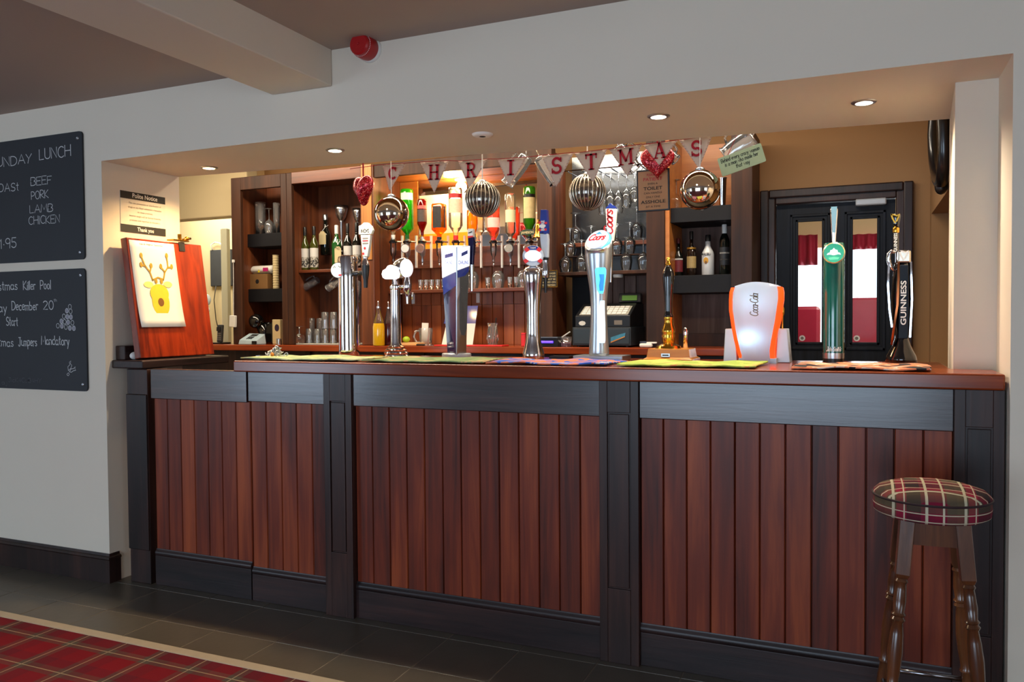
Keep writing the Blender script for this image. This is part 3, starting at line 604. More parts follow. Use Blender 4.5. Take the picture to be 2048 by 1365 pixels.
def text(s, name, mt, parent, o, ex, ey, h=None, width=None, bold=0.0, shear=0, align='C', lift=.0012, space=1.0):
    """printed lettering: o = baseline centre (C), left (L) or right (R)"""
    cu = bpy.data.curves.new(name, 'FONT'); cu.body = s; cu.size = 1; cu.offset = bold; cu.shear = shear; cu.space_character = space; cu.resolution_u = 3
    tmp = bpy.data.objects.new(name, cu); me = bpy.data.meshes.new_from_object(tmp); bpy.data.objects.remove(tmp); bpy.data.curves.remove(cu)
    vs = [v.co.copy() for v in me.vertices]; fs = [tuple(p.vertices) for p in me.polygons]; bpy.data.meshes.remove(me)
    x0 = min(v.x for v in vs); x1 = max(v.x for v in vs); cap = .69
    kx = width/(x1-x0) if width else h/cap; ky = h/cap if h else kx
    o, ex, ey = Vector(o), Vector(ex).normalized(), Vector(ey).normalized(); n = ex.cross(ey).normalized()
    off = {'C': -(x0+x1)/2, 'L': -x0, 'R': -x1}[align]
    b = MB(); b.add([o+ex*((v.x+off)*kx)+ey*(v.y*ky)+n*lift for v in vs], fs)
    return b.build(name, mt, parent)
EX, EZ = Vector((1, 0, 0)), Vector((0, 0, 1))
def disc(b, o, ex, ey, rx, ry, t, n=28, a0=0): return b.prism([(rx*math.cos(2*math.pi*i/n+a0), ry*math.sin(2*math.pi*i/n+a0)) for i in range(n)], o, ex, ey, t)
# ------------------------------------------------------------------ chalkboards on the left wall
M['chalkboard'] = mat('chalkboard', (27, 30, 36), .6, var=.25, scale=4)
def chalkboard(name, pt, pb, label):
    x1 = P(170, 400, YW).x; z1 = P(170, pt, YW).z; z0 = P(171, pb, YW).z; x0 = x1-1.15
    t = thing(name, ((x0+x1)/2, YW, z0), label, 'chalkboard')
    r = .02; poly = []
    for cx, cz, a in ((x1-r, z1-r, 0), (x0+r, z1-r, 90), (x0+r, z0+r, 180), (x1-r, z0+r, 270)): poly += arc(cx, cz, r, r, a, a+90, 4)
    MB().prism(poly, (0, YW-.010, 0), EX, EZ, .0095).build('board', M['chalkboard'], t)
    for cx in (x0+.04, x1-.03):
        for cz in (z0+.035, z1-.035):
            s = MB(); s.axial((cx, YW-.0101, cz), (0, -1, 0), [(.0085, 0), (.0078, .003), (.004, .004), (.003, .002), (.0005, .002)], 16, False, False); s.build('screw_cap', M['satin'], t, True)
    return t
def chalk(t, items, stroke=.085, mt='chalk', name='chalk_writing'):
    Yc = YW-.0105
    for s, xa, xb, py, hpx in items:
        b = MB(); a = P(xa, py, Yc); w = P(xb, py, Yc).x-a.x; h = hpx*Sp((xa+xb)/2, Yc).k
        sl = (P(xb, py, Yc).z-a.z)
        strokes(s, b, (a.x, Yc, a.z), (1, 0, 0), EZ, h, w, stroke, 0, .04, .0006); b.build(name, M[mt], t)
cb1 = chalkboard('chalkboard', 262, 519, 'upper black chalkboard on the left wall with the Sunday lunch menu')
chalk(cb1, [('SUNDAY', -18, 64, 336, 21), ('LUNCH', 79, 142, 320, 24), ('ROASt', -14, 38, 386, 19), ('BEEF', 62, 103, 372, 18), ('PORK', 63, 97, 399, 18), ('LAMB', 60, 106, 427, 18), ('CHICKEN', 58, 120, 450, 18), ('\u00a311.95', -18, 33, 499, 23)])
cb2 = chalkboard('chalkboard', 537, 783, 'lower black chalkboard on the left wall advertising the Christmas pool night')
chalk(cb2, [('Christmas', -28, 35, 582, 20), ('Killer', 47, 71, 580, 20), ('Pool', 81, 102, 579, 20), ('Friday', -30, 14, 625, 20), ('December', 24, 76, 621, 20), ('20', 87, 107, 620, 20), ('th', 108, 114, 604, 7), ('Start', 13, 36, 652, 20), ('Christmas', -34, 27, 693, 20), ('Jumpers', 37, 74, 692, 20), ('Mandatory', 83, 139, 690, 20)], .10)
chalk(cb2, [('aj', 4, 14, 769, 10), ('JicK4CuB4HY', 17, 83, 764, 10)], .10, 'chalkfaint', 'faint_signature')
b = MB(); b2 = MB(); Yc = YW-.0105; k = Sp(130, Yc).k
rows = [(140, 614, 1), (134, 622, 1), (141.5, 623, 1), (128, 633, 1), (135, 634, 1), (142, 634.5, 1), (123, 643, 1), (129.5, 644, 1), (136.5, 645, 1), (145, 646, 1), (116, 652, 1), (124, 652.5, 1), (132, 654.5, 1), (140, 656.5, 1), (148, 657, 1)]
for i, (px, py, _) in enumerate(rows):
    c = P(px, py, Yc); ribbon(b, arc(0, 0, 5.0*k, 5.4*k, 0, 360, 14), .0028, c, EX, EZ, Vector((0, -1, 0)), .0008)
    if i in (1, 4, 5, 6, 8, 11, 13, 14): disc(b2, c+Vector((0, -.0004, 0)), EX, EZ, 4.6*k, 5*k, .0003, 14)
b.build('pool_ball_drawing', M['chalk'], cb2); b2.build('pool_ball_shading', mat('smudged_chalk', (142, 140, 150), .95, var=.25, scale=300), cb2)
b = MB()
for pts in ([(137,742),(136,734),(140,730),(139,725),(142,722),(141,728),(144,731),(142,737),(137,742)], [(139,744),(143,738),(147,738),(151,734),(150,738),(152,741),(147,742),(143,745),(139,744)], [(135,748),(137,746),(139,749),(137,752),(135,751),(134,749)]):
    V3 = [P(px, py, Yc) for px, py in pts]; ribbon(b, [(v.x-V3[0].x, v.z-V3[0].z) for v in V3], .003, V3[0], EX, EZ, Vector((0, -1, 0)), .0008)
b.build('holly_drawing', M['chalk'], cb2)
# ------------------------------------------------------------------ notice on the jamb and drawing on the flap
JX = JL+.0015
q = [PX(241, 378, JX), PX(331, 398, JX), PX(330, 473, JX), PX(240, 463, JX)]
y0, y1 = (q[0].y+q[3].y)/2, (q[1].y+q[2].y)/2; zt_, zb_ = (q[0].z+q[1].z)/2, (q[2].z+q[3].z)/2
EY = Vector((0, 1, 0))
nt_ = thing('notice_sign', (JX, (y0+y1)/2, zb_), 'black and white polite notice sign on the plaster jamb above the flap', 'sign')
MB().prism([(y0, zb_), (y1, zb_), (y1, zt_), (y0, zt_)], (JX+.001, 0, 0), EY, EZ, .002).build('sheet', mat('worn_white_print', (205, 196, 182), .6, var=.12, scale=14), nt_)
hh = zt_-zb_
for a, c in ((.82, 1.0), (0, .19)):
    MB().prism([(y0, zb_+hh*a), (y1, zb_+hh*a), (y1, zb_+hh*c), (y0, zb_+hh*c)], (JX+.0016, 0, 0), EY, EZ, .0005).build('black_band', M['ink'], nt_)
yc = (y0+y1)/2
text('Polite Notice', 'heading', M['white'], nt_, (JX+.0016, yc+.01, zb_+hh*.865), EY, EZ, .022, .16, .01)
text('Thank you', 'footer', M['white'], nt_, (JX+.0016, yc+.01, zb_+hh*.05), EY, EZ, .02, .105, .01)
for i, s in enumerate(('The use, possession or distribution of', 'drugs or any illegal substance is forbidden', 'on these premises.', 'Anyone caught will be banned from the', 'premises and reported to the police.')):
    text(s, 'small_print', M['inkgrey'], nt_, (JX+.001, yc+.01, zb_+hh*(.71-.105*i)), EY, EZ, .010, min(.215, .0055*len(s)), 0)
wg = thing('white_gadget', (-3.345, 3.05, 1.1195), 'small white rounded gadget on the dark ledge behind the raised flap', 'gadget')
MB().ball((-3.35, 2.965, 1.1195+.02), .02, 16, 10, sx=.8, sy=1.5).build('shell', M['white'], wg, True)
MB().ball((-3.35, 2.965, 1.1195+.036), .006, 10, 6).build('button', M['inkgrey'], wg, True)
dt = thing('drawing_sheet', fl0+fly*.17+flz*.2, 'white sheet with a golden reindeer drawing hung on the raised flap', 'poster')
py0, py1, pz0_, pz1_ = .012, .30, .155, fh-.012
MB().sheet(6, 12, lambda u, v: fl0+fly*(py0+(py1-py0)*u+.006*(1-v))+flz*(pz0_+(pz1_-pz0_)*v)+fln*(.002+.010*(1-v)**6)).build('sheet', M['paper'], dt, True, solid=.0008)
M['goldink'] = mat('golden_print', (214, 190, 40), .5, var=.12, scale=30); M['goldpale'] = mat('pale_golden_print', (232, 216, 120), .6, var=.1, scale=20); M['brownprint'] = mat('brown_print', (120, 76, 20), .5, var=.1)
def onflap(b, poly, lift): b.prism(poly, fl0+fln*lift, fly, flz, .0004)
def el(cx, cz, rx, rz, n=22, a0=0): return [(cx+rx*math.cos(2*math.pi*i/n), cz+rz*math.sin(2*math.pi*i/n)) for i in range(n)]
b = MB(); onflap(b, el(.165, .285, .056, .078), .0055); onflap(b, el(.163, .33, .06, .05), .0053); b.build('reindeer_face', M['goldink'], dt)
b = MB(); onflap(b, el(.100, .375, .03, .016), .0048); onflap(b, el(.225, .38, .028, .016), .0048); b.build('reindeer_ears', M['goldpale'], dt)
b = MB(); onflap(b, el(.165, .285, .019, .022, 16), .0066); b.build('reindeer_nose', M['brownprint'], dt)
b = MB(); nn = fln
for pts in ([(.13,.40),(.118,.44),(.09,.475),(.075,.52)], [(.118,.44),(.13,.47)], [(.095,.47),(.07,.475)], [(.20,.405),(.215,.445),(.24,.475),(.24,.53)], [(.215,.445),(.195,.47)], [(.238,.47),(.262,.475)], [(.13,.40),(.165,.415),(.20,.405)]):
    ribbon(b, pts, .008, fl0, fly, flz, fln, .0050)
for cx, cz in ((.075,.525),(.13,.475),(.068,.477),(.24,.535),(.193,.475),(.265,.477),(.15,.395),(.185,.395)): onflap(b, el(cx, cz, .009, .014, 10), .0051)
b.build('leafy_antlers', mat('olive_gold_print', (160, 128, 20), .5, var=.2), dt)
text('Sat & Higher Summer', 'small_print', M['ink'], dt, fl0+fly*.15+flz*(pz1_-.02)+fln*.0018, fly, flz, .009, .15)
# ------------------------------------------------------------------ beer taps and pumps on the bar top
YP = 3.40
def tb(px, Y=YP): return Sp(px, Y, 700)
M['badgew'] = glow('lit_white_badge', (240, 240, 246), .85)
M['badgeb'] = glow('lit_blue_badge', (70, 190, 255), 1.6)
def tapspout(b, x, y, z0, z1, r): b.lathe(x, y, [(r*.55, z0), (r*.8, z0+(z1-z0)*.4), (r, z0+(z1-z0)*.8), (r*1.2, z1)], 14)
# 1 chrome column tap
s = tb(698); t = thing('chrome_beer_tap', (s.x, YP, CT), 'plain chrome column beer tap with round white badge, leftmost pump on the bar', 'beer tap')
pr = s.prof([(19, 712), (20.5, 709), (20.5, 700), (20, 560), (20.5, 520), (19, 514), (12, 511.5), (.5, 511)]); pr[0] = (pr[0][0], CT)
MB().lathe(s.x, YP, pr, 40).build('column', M['chrome'], t, 40)
k = s.k; fd = (Vector((0, 0, 0))-Vector((s.x, YP, 0))).normalized(); sd = Vector((-fd.y, fd.x, 0))*-1  # facing the room, and to the right
sd = Vector((0, 0, 1)).cross(fd)*1.0
if sd.x < 0: sd = -sd
def face(px, py, out, Y=YP, base=None):
    p = P(px, py, Y); return p+(CAMPOS-p).normalized()*out
def rightof(o): f_ = (CAMPOS-o); f_.z = 0; f_.normalize(); return EZ.cross(f_)
o = face(676, 541, .062); bx = (Vector((.28, -1, 0))).normalized(); ex = EZ.cross(bx)
MB().axial(o-bx*.03, bx, [(.010, -.01), (.012, .012), (15.5*k, .014), (16*k, .02), (15.5*k, .03)], 28).build('badge_housing', M['chrome'], t, 40)
MB().axial(o, bx, [(15*k, .0), (14*k, .003), (.0005, .004)], 28, False, False).build('badge_face', mat('white_enamel', (226, 228, 222), .3, emit=(230, 235, 225), es=.35), t, 40)
b = MB(); n_ = bx
for pts in ([(-.022,.012),(-.016,.022),(-.012,.014)], [(.004,.022),(.012,.014),(.018,.02)]): ribbon(b, pts, .003, o, ex, EZ, bx, .0046)
b.build('badge_leaf_marks', M['ink'], t)
b = MB(); disc(b, o+ex*.012-EZ*.024+bx*.0046, ex, EZ, .009, .004, .0004); b.build('badge_red_mark', M['redbright'], t)
xh = P(731, 540, YP-.05); arm0 = P(706, 548, YP)
MB().tube([arm0, Vector((xh.x, YP-.05, arm0.z))], .012, 12).build('tap_arm', M['black'], t, True)
b = MB().lathe(xh.x, YP-.05, Sp(731, YP-.05).prof([(4, 576), (5, 560), (6.5, 552), (8, 540), (8, 531)]), 16); b.build('spout', M['black'], t, 40)
b = MB().lathe(xh.x, YP-.05, Sp(731, YP-.05).prof([(8, 531), (7, 524), (5, 519), (6, 514)]), 16); b.build('tap_body', M['chrome'], t, 40)
def leverpoly(pts, Y): return [(P(px, py, Y).x, P(px, py, Y).z) for px, py in pts]
lv = MB().prism(leverpoly([(727, 514), (737, 514), (741, 490), (743, 470), (723, 470), (725, 490)], YP-.05), (0, YP-.06, 0), EX, EZ, .02).build('handle', mat('pale_grey_handle', (206, 206, 198), .4), t, bevel=.003)
sg = MB().prism(leverpoly([(720, 470), (720, 453), (726, 450), (730, 446), (738, 446), (741, 450), (745, 453), (748, 461), (745, 469)], YP-.05), (0, YP-.062, 0), EX, EZ, .018).build('handle_sign', mat('white_sign', (222, 222, 214), .5), t, bevel=.002)
p = P(733, 466, YP-.05); text("INCH'S", 'brand_lettering', M['ink'], t, (p.x, YP-.0625, p.z), EX, EZ, .018, .047, .02)
for i, (py, c) in enumerate(((477, 'inkgrey'), (482, 'redbright'), (487, 'inkgrey'))):
    p = P(733, py, YP-.05); MB().box(p.x-.016, p.x+.016, YP-.0615, YP-.0605, p.z-.0025, p.z+.0025).build('print_line', M[c], t)
b = MB()
for px, py in ((732, 497), (729, 508)): disc(b, (P(px, py, YP-.05).x, YP-.0612, P(px, py, YP-.05).z), EX, EZ, .006, .006, .0006)
b.build('apple_print', M['redbright'], t)
# 2 twin-badge chrome tap on a ringed base
s = tb(792); t = thing('chrome_beer_tap', (s.x, YP, CT), 'slim chrome column tap with ringed base and two glowing white badges', 'beer tap')
pr = s.prof([(25, 716), (26, 712), (23, 709), (25, 706), (21, 703), (22.5, 700), (17, 697), (18, 694), (12, 691), (10.5, 686), (10, 600), (10, 580), (11.5, 578), (11.5, 573), (8, 570), (7, 566), (6.5, 545)]); pr[0] = (pr[0][0], CT)
MB().lathe(s.x, YP, pr, 36).build('column', M['chrome'], t, 35)
k = s.k
# arch head
o = P(812, 537, YP); b = MB(); ringc = Vector((o.x-.01, YP, o.z))
dr = Vector((.97, -.22, 0)).normalized(); er = EZ.cross(dr)
b.axial(ringc-dr*.045, dr, [(.010, -.012), (.035, -.004), (.05, .012), (.053, .05), (.050, .058), (.046, .060)], 32, True, False)
b.tube([Vector((s.x, YP, P(789, 575, YP).z)), Vector((s.x, YP, o.z)), ringc-dr*.02], .014, 10); b.build('lens_housing', M['chrome'], t, 50)
MB().axial(ringc+dr*.012, dr, [(.046, 0), (.044, .006), (.0005, .009)], 28, False, False).build('lens_badge', M['badgew'], t, True)
cp_ = [(767, 556), (765, 549), (767, 541), (773, 538), (777, 532), (783, 530), (790, 533), (796, 540), (799, 548), (797, 556), (791, 559), (772, 559)]
MB().prism(leverpoly(cp_, YP-.06), (0, YP-.07, 0), EX, EZ, .02).build('cloud_badge', M['badgew'], t, bevel=.003)
MB().tube([P(783, 552, YP-.05), P(789, 556, YP)], .008, 8).build('badge_bracket', M['chrome'], t)
xt = P(815, 570, YP-.03)
b = MB().tube([Vector((s.x, YP, P(790, 574, YP).z)), Vector((xt.x, YP-.03, P(815, 574, YP).z))], .009, 10); b.build('tap_arm', M['chrome'], t, True)
b = MB().lathe(xt.x, YP-.03, Sp(815, YP-.03).prof([(2.5, 608), (3.5, 594), (4.5, 587), (7.5, 582), (8.5, 572), (7, 562), (5, 555)]), 18); b.build('tap_body', M['chrome'], t, 40)
b = MB().lathe(xt.x+.02, YP-.02, Sp(822, YP-.02).prof([(1.5, 600), (2, 585)]), 10); b.build('tap_nozzle', M['chrome'], t, True)
# 3 blue and silver box tower
s = tb(913); t = thing('box_beer_tap', (s.x, YP, CT), 'tapered blue and silver box tap with a glowing white header', 'beer tap')
def ring4(pl, pf, pr_, py_l, py_f, py_r, dY=.055):
    a = P(pl, py_l, YP); f_ = P(pf, py_f, YP-dY); c = P(pr_, py_r, YP+.01); bk = a+c-f_; bk.y = YP+dY; return [a, f_, c, Vector((bk.x, bk.y, (a.z+c.z)/2))]
R = [ring4(895, 913, 933, 705, 707, 704), ring4(888, 913, 936, 600, 600, 600), ring4(884, 913, 939, 535, 535, 535), ring4(883, 913, 940, 491, 494, 491)]
zmin = CT+.018
for q in R[0]: q.z = CT+.016
def sub(R, u0, u1):  # part of the tower between two heights on the ring list
    return R
MB().loft(R).build('tower', M['satin'], t, bevel=.004)
def panel(name, mt, side, pts, out=.0022):
    """quad on a tower face given as (u across 0..1, ring index float)"""
    V3 = []
    for u, v in pts:
        i = min(int(v), 2); w = v-i; A = R[i]; B = R[i+1]
        a, c = (0, 1) if side == 'L' else (1, 2)
        lo = A[a].lerp(A[c], u); hi = B[a].lerp(B[c], u); V3.append(lo.lerp(hi, w))
    n_ = (V3[1]-V3[0]).cross(V3[-1]-V3[0]).normalized()
    if n_.dot(CAMPOS-V3[0]) < 0: n_ = -n_
    k_ = len(V3); b = MB(); b.add([v+n_*out for v in V3]+[v-n_*.001 for v in V3], [tuple(range(k_)), tuple(range(2*k_-1, k_-1, -1))]+[((i+1)%k_, i, k_+i, k_+(i+1)%k_) for i in range(k_)])
    return b.build(name, mt, t)
M['header'] = glow('lit_header', (226, 232, 255), 1.15)
vv = lambda py: 0+(705-py)/105 if py > 600 else (1+(600-py)/65 if py > 535 else 2+(535-py)/43)
panel('lit_header', M['header'], 'L', [(.0, vv(556)), (.97, vv(543)), (.97, 2.97), (.0, 2.97)])
panel('lit_header', M['header'], 'R', [(.06, vv(541)), (.98, vv(532)), (.98, 2.97), (.06, 2.97)])
panel('blue_panel', M['navy'], 'L', [(.05, .02), (.95, .02), (.97, 1), (.97, vv(545)), (.0, vv(558)), (.02, 1)])
panel('blue_band', M['blue'], 'L', [(.02, vv(590)), (.97, vv(572)), (.97, vv(545)), (.0, vv(558))], .0030)
panel('blue_band', M['blue'], 'R', [(.1, vv(556)), (.9, vv(550)), (.95, vv(534)), (.08, vv(542))])
panel('dark_recess', mat('dark_grey_mesh', (58, 62, 66), .5, var=.2, scale=80), 'R', [(.30, vv(655)), (.45, vv(667)), (.75, vv(668)), (.9, vv(655)), (.92, 1.9), (.25, 1.75)])
def flag(side, u0, u1, pya, pyb): panel('blue_flag_mark', M['blue'], side, [(u0, vv(pya)), (u1, vv(pya-5)), (u1, vv(pyb-5)), (u0, vv(pyb))], .0032)
flag('L', .25, .78, 517, 510); flag('R', .35, .8, 513, 506)
A_, B_ = R[2][0].lerp(R[3][0], .15), R[2][1].lerp(R[3][1], .15); eu = (B_-A_).normalized()
up_ = (R[3][1]-R[2][1]).normalized(); nf = eu.cross(up_)
text('CARLING', 'brand_lettering', M['blue'], t, A_.lerp(B_, .5)+nf*.0024, eu, up_, .016, .062, .01)
A_, B_ = R[2][1].lerp(R[3][1], .15), R[2][2].lerp(R[3][2], .15); eu = (B_-A_).normalized(); nf = eu.cross(up_)
text('CARLING', 'brand_lettering', M['blue'], t, A_.lerp(B_, .5)+nf*.0024, eu, up_, .016, .058, .01)
MB().lathe(s.x, YP, [(30.5*s.k, CT), (31*s.k, CT+.004), (31*s.k, CT+.02), (29*s.k, CT+.024)], 40, sy=.72).build('oval_base', M['silver'], t, 40)
hx = P(943, 500, YP+.04)
b = MB().prism(leverpoly([(940, 530), (947, 530), (949, 490), (948, 474), (937, 474), (938, 490)], YP+.04), (0, YP+.03, 0), EX, EZ, .02); b.build('handle', M['navy'], t, bevel=.003)
b = MB().prism(leverpoly([(937, 473.5), (948, 473.5), (948, 458), (937, 458)], YP+.04), (0, YP+.03, 0), EX, EZ, .02); b.build('handle_top', M['white'], t, bevel=.002)
MB().prism(leverpoly([(937.5, 477), (948, 475), (948, 472), (937.5, 473)], YP+.04), (0, YP+.028, 0), EX, EZ, .001).build('handle_band', M['redbright'], t)
MB().prism(leverpoly([(939, 468), (946, 465), (946, 463), (939, 466)], YP+.04), (0, YP+.0285, 0), EX, EZ, .001).build('handle_mark', M['ink'], t)
b = MB().lathe(hx.x, YP+.04, Sp(943, YP+.04).prof([(3, 583), (4, 560), (5, 545), (5.5, 530)]), 14).tube([Vector((hx.x, YP+.04, P(943, 540, YP+.04).z)), R[1][3].lerp(R[2][3], .9)], .009, 8); b.build('tap_body', M['chrome'], t, 40)
# 4 chrome tap with a lifebuoy badge
s = tb(1067); t = thing('chrome_beer_tap', (s.x, YP, CT), 'bulbous chrome tap with a round red, white and blue badge and a tall blue handle', 'beer tap')
pr = s.prof([(21, 718), (22, 714), (21.5, 706), (18, 694), (15.5, 683), (14, 665), (13.5, 640), (14, 615), (16, 590), (19, 568), (21, 554), (21, 547), (19, 540), (14, 535), (7, 532), (.5, 531)]); pr[0] = (pr[0][0], CT)
MB().lathe(s.x, YP, pr, 40).build('column', M['chrome'], t, True)
o = P(1066, 512, YP-.03); bd = (CAMPOS-o); bd.z = 0; bd.normalize(); ex = EZ.cross(bd); k = s.k
MB().axial(o-bd*.012, bd, [(.012, -.02), (18*k, -.006), (20.5*k, 0), (21*k, .006), (20*k, .012)], 32).build('badge_body', mat('pale_blue_enamel', (176, 190, 208), .3), t, 40)
MB().tube([o-bd*.02-EZ*.03, Vector((s.x, YP, s.z(534)))], .012, 8).build('badge_neck', M['chrome'], t)
pb_ = o+bd*.0012
b = MB(); b.prism([(20*k*math.cos(math.radians(a)), 20*k*math.sin(math.radians(a))) for a in range(40, 141, 10)]+[(-11*k, 12*k), (11*k, 12*k)], pb_, ex, EZ, .001); b.build('badge_blue_cap', M['blue'], t)
b = MB()
for a in (45, 135, 215, 325):
    c, d = math.cos(math.radians(a)), math.sin(math.radians(a)); b.rbox(pb_+ex*(c*17*k)+EZ*(d*17*k)+bd*.001, .006, .006, .002) if 0 else None
    pts = [((c*21-d*4)*k, (d*21+c*4)*k), ((c*13-d*4)*k, (d*13+c*4)*k), ((c*13+d*4)*k, (d*13-c*4)*k), ((c*21+d*4)*k, (d*21-c*4)*k)]
    b.prism(pts, pb_+bd*.002, ex, EZ, .002)
b.build('badge_red_straps', M['redbright'], t)
b = MB(); disc(b, pb_+bd*.004, ex, EZ, 16.5*k, 10.5*k, .003); b.build('badge_lit_oval', M['badgew'], t)
b = MB().box(0, 0, 0, 0, 0, 0); text('1664', 'badge_lettering', M['white'], t, pb_+EZ*14*k+bd*.0005, ex, EZ, .008, .024, .01)
hx = P(1091, 520, YP+.03)
b = MB().tube([Vector((s.x, YP, s.z(545))), Vector((hx.x, YP+.03, s.z(543)))], .014, 12).lathe(hx.x, YP+.03, Sp(1091, YP+.03).prof([(6, 556), (7.5, 548), (7.5, 538), (5.5, 530), (6, 521)]), 16); b.build('tap_body', M['chrome'], t, 40)
MB().lathe(hx.x, YP+.03, Sp(1091, YP+.03).prof([(2.5, 586), (3.5, 570), (5, 556)]), 14).build('spout', M['black'], t, 40)
MB().lathe(hx.x, YP+.03, Sp(1091, YP+.03).prof([(6.2, 521), (6.2, 516), (5.6, 516)]), 14).build('handle_collar', M['black'], t)
hp = Sp(1089, YP+.03)
b = MB().prism(leverpoly([(1086, 516), (1097, 516), (1098, 480), (1097, 468), (1081, 468), (1082, 482)], YP+.03), (0, YP+.018, 0), EX, EZ, .024); b.build('handle', mat('pale_grey_blue', (172, 182, 198), .35), t, bevel=.004)
b = MB().prism(leverpoly([(1081, 468), (1087, 466), (1092, 470), (1097, 467), (1097, 455), (1095, 420), (1083, 420), (1081, 455)], YP+.03), (0, YP+.016, 0), EX, EZ, .028); b.build('handle_top', M['blue'], t, bevel=.003)
p = P(1091, 443, YP+.03); text('BIERE', 'brand_lettering', M['white'], t, (p.x, YP+.0155, p.z-.02), EZ, -EX, .015, .046, .02)
b = MB(); disc(b, (P(1087, 453, YP+.03).x, YP+.0145, P(1087, 453, YP+.03).z), EX, EZ, .016, .008, .001); b.build('handle_oval', M['white'], t)
b = MB()
for px, py in ((1082, 446), (1094, 447), (1082, 461), (1093, 460)): p = P(px, py, YP+.03); b.box(p.x-.006, p.x+.006, YP+.0145, YP+.0158, p.z-.005, p.z+.005)
b.build('handle_red_marks', M['redbright'], t)
MB().box(P(1090, 700, YP).x, P(1130, 700, YP).x, YP+.05, YP+.13, CT, CT+.012).build('drip_foot', M['black'], t)
# 5 silver tower with slanted round head
s = tb(1198); t = thing('silver_beer_tap', (s.x, YP, CT), 'waisted silver tap with a slanted glowing round head and blue light window', 'beer tap')
pr = s.prof([(20, 711), (20.5, 706), (19.5, 690), (17.5, 660), (16.5, 630), (16.5, 605), (18.5, 580), (22, 555), (25.5, 530), (27.5, 510), (27.5, 500)]); z0 = CT+.022; pr[0] = (pr[0][0], z0)
tilt = .55; rings = []
for i, (r_, z_) in enumerate(pr): rings.append([Vector((s.x+r_*math.cos(2*math.pi*j/40), YP+r_*.9*math.sin(2*math.pi*j/40), z_)) for j in range(40)])
top_ = pr[-1][0]; rings.append([Vector((s.x+top_*math.cos(2*math.pi*j/40), YP+top_*.95*math.sin(2*math.pi*j/40), s.z(497)+.030+top_*.95*math.sin(2*math.pi*j/40)*.85)) for j in range(40)])
MB().loft(rings).build('tower', mat('brushed_silver', (184, 192, 200), .28, .85, var=.04), t, True)
hd = Vector((-.2, -.80, .60)).normalized(); ho = Vector((s.x, YP, s.z(497)+.030)); k = s.k; hex_ = EZ.cross(hd).normalized(); hey = hd.cross(hex_)
MB().axial(ho-hd*.006, hd, [(27*k, 0), (26.5*k, .008), (24*k, .012)], 36).build('head_rim', M['badgeb'], t, 40)
MB().axial(ho, hd, [(24*k, .004), (23.5*k, .016), (.0005, .018)], 36, True, False).build('head_face', mat('silver_white_face', (206, 212, 222), .3, emit=(200, 215, 235), es=.55), t, 40)
b = MB(); b.prism([(-9*k, 11*k), (0, 19*k), (9*k, 11*k), (4*k, 13*k), (0, 12*k), (-4*k, 13*k)], ho+hd*.0185, hex_, hey, .0005); b.build('mountain_mark', mat('mountain_blue', (60, 150, 200), .4), t)
b = MB(); strokes('Coors', b, ho+hd*.0185-hex_*19*k-hey*3*k, hex_, hey, 14*k, 36*k, .20, .35, 0, .0012, .06); b.build('brand_lettering', M['redbright'], t)
o = P(1200, 565, YP-.07)
def onfront(pts, push):
    V3 = []
    for px, py in pts:
        z_ = s.z(py); r_ = 0
        for (ra, za), (rb, zb2) in zip(pr, pr[1:]):
            if min(za, zb2) <= z_ <= max(za, zb2): r_ = ra+(rb-ra)*(z_-za)/(zb2-za+1e-9)
        th = math.asin(max(-.95, min(.95, (px-1198)*k/max(r_, .01)))); fa = math.atan2(-YP, -s.x)
        V3.append(Vector((s.x+(r_+push)*math.cos(fa+th), YP+(r_*.9+push)*math.sin(fa+th), z_)))
    return V3
def patch(name, mt, rows, push):
    n_ = 7; V3 = []
    for a, c, py in rows: V3 += onfront([(a+(c-a)*i/n_, py) for i in range(n_+1)], push)
    b = MB(); b.add(V3, [(j*(n_+1)+i, j*(n_+1)+i+1, (j+1)*(n_+1)+i+1, (j+1)*(n_+1)+i) for j in range(len(rows)-1) for i in range(n_)]); return b.build(name, mt, t, True)
patch('light_window', M['badgeb'], [(1198, 1206, 588), (1194, 1208, 580), (1192, 1210, 565), (1191, 1212, 550), (1190, 1212, 541), (1193, 1210, 537)], .0012)
patch('light_window_core', glow('lit_deep_blue', (40, 110, 235), 1.4), [(1199, 1206, 583), (1198, 1207, 572), (1200, 1208, 560), (1198, 1208, 550)], .0020)
patch('light_strip', glow('lit_ice_strip', (196, 226, 246), .8), [(1197, 1209, 686), (1195, 1210, 680), (1196, 1210, 650), (1197, 1209, 620), (1200, 1209, 602)], .0012)
bz = MB().box(P(1153, 715, YP-.02).x, P(1220, 715, YP-.02).x+.07, YP-.07, YP+.07, CT, z0); bz.build('base_block', M['satin'], t, bevel=.003)
hs = Sp(1221, YP+.06)
b = MB().prism(leverpoly([(1217, 483), (1227, 483), (1231, 455), (1234, 418), (1212, 418), (1214, 450)], YP+.06), (0, YP+.048, 0), EX, EZ, .024); b.build('handle', M['white'], t, bevel=.003)
b = MB().prism(leverpoly([(1212, 417.5), (1234, 417.5), (1230, 412), (1226, 411), (1222, 407), (1218, 412)], YP+.06), (0, YP+.048, 0), EX, EZ, .024); b.build('handle_mountain', M['blue'], t)
p = P(1227, 470, YP+.06); b = MB(); strokes('Coors', b, (p.x, YP+.0475, p.z), EZ, -EX, .038, .105, .17, .35, 0, .0012, .06); b.build('handle_lettering', M['red'], t)
b = MB().lathe(hs.x, YP+.06, hs.prof([(3, 565), (4, 545), (5.5, 510), (6, 500), (5, 483)]), 14).tube([Vector((hs.x, YP+.06, hs.z(510))), Vector((s.x, YP, hs.z(515)))], .012, 8); b.build('tap_body', M['chrome'], t, 40)
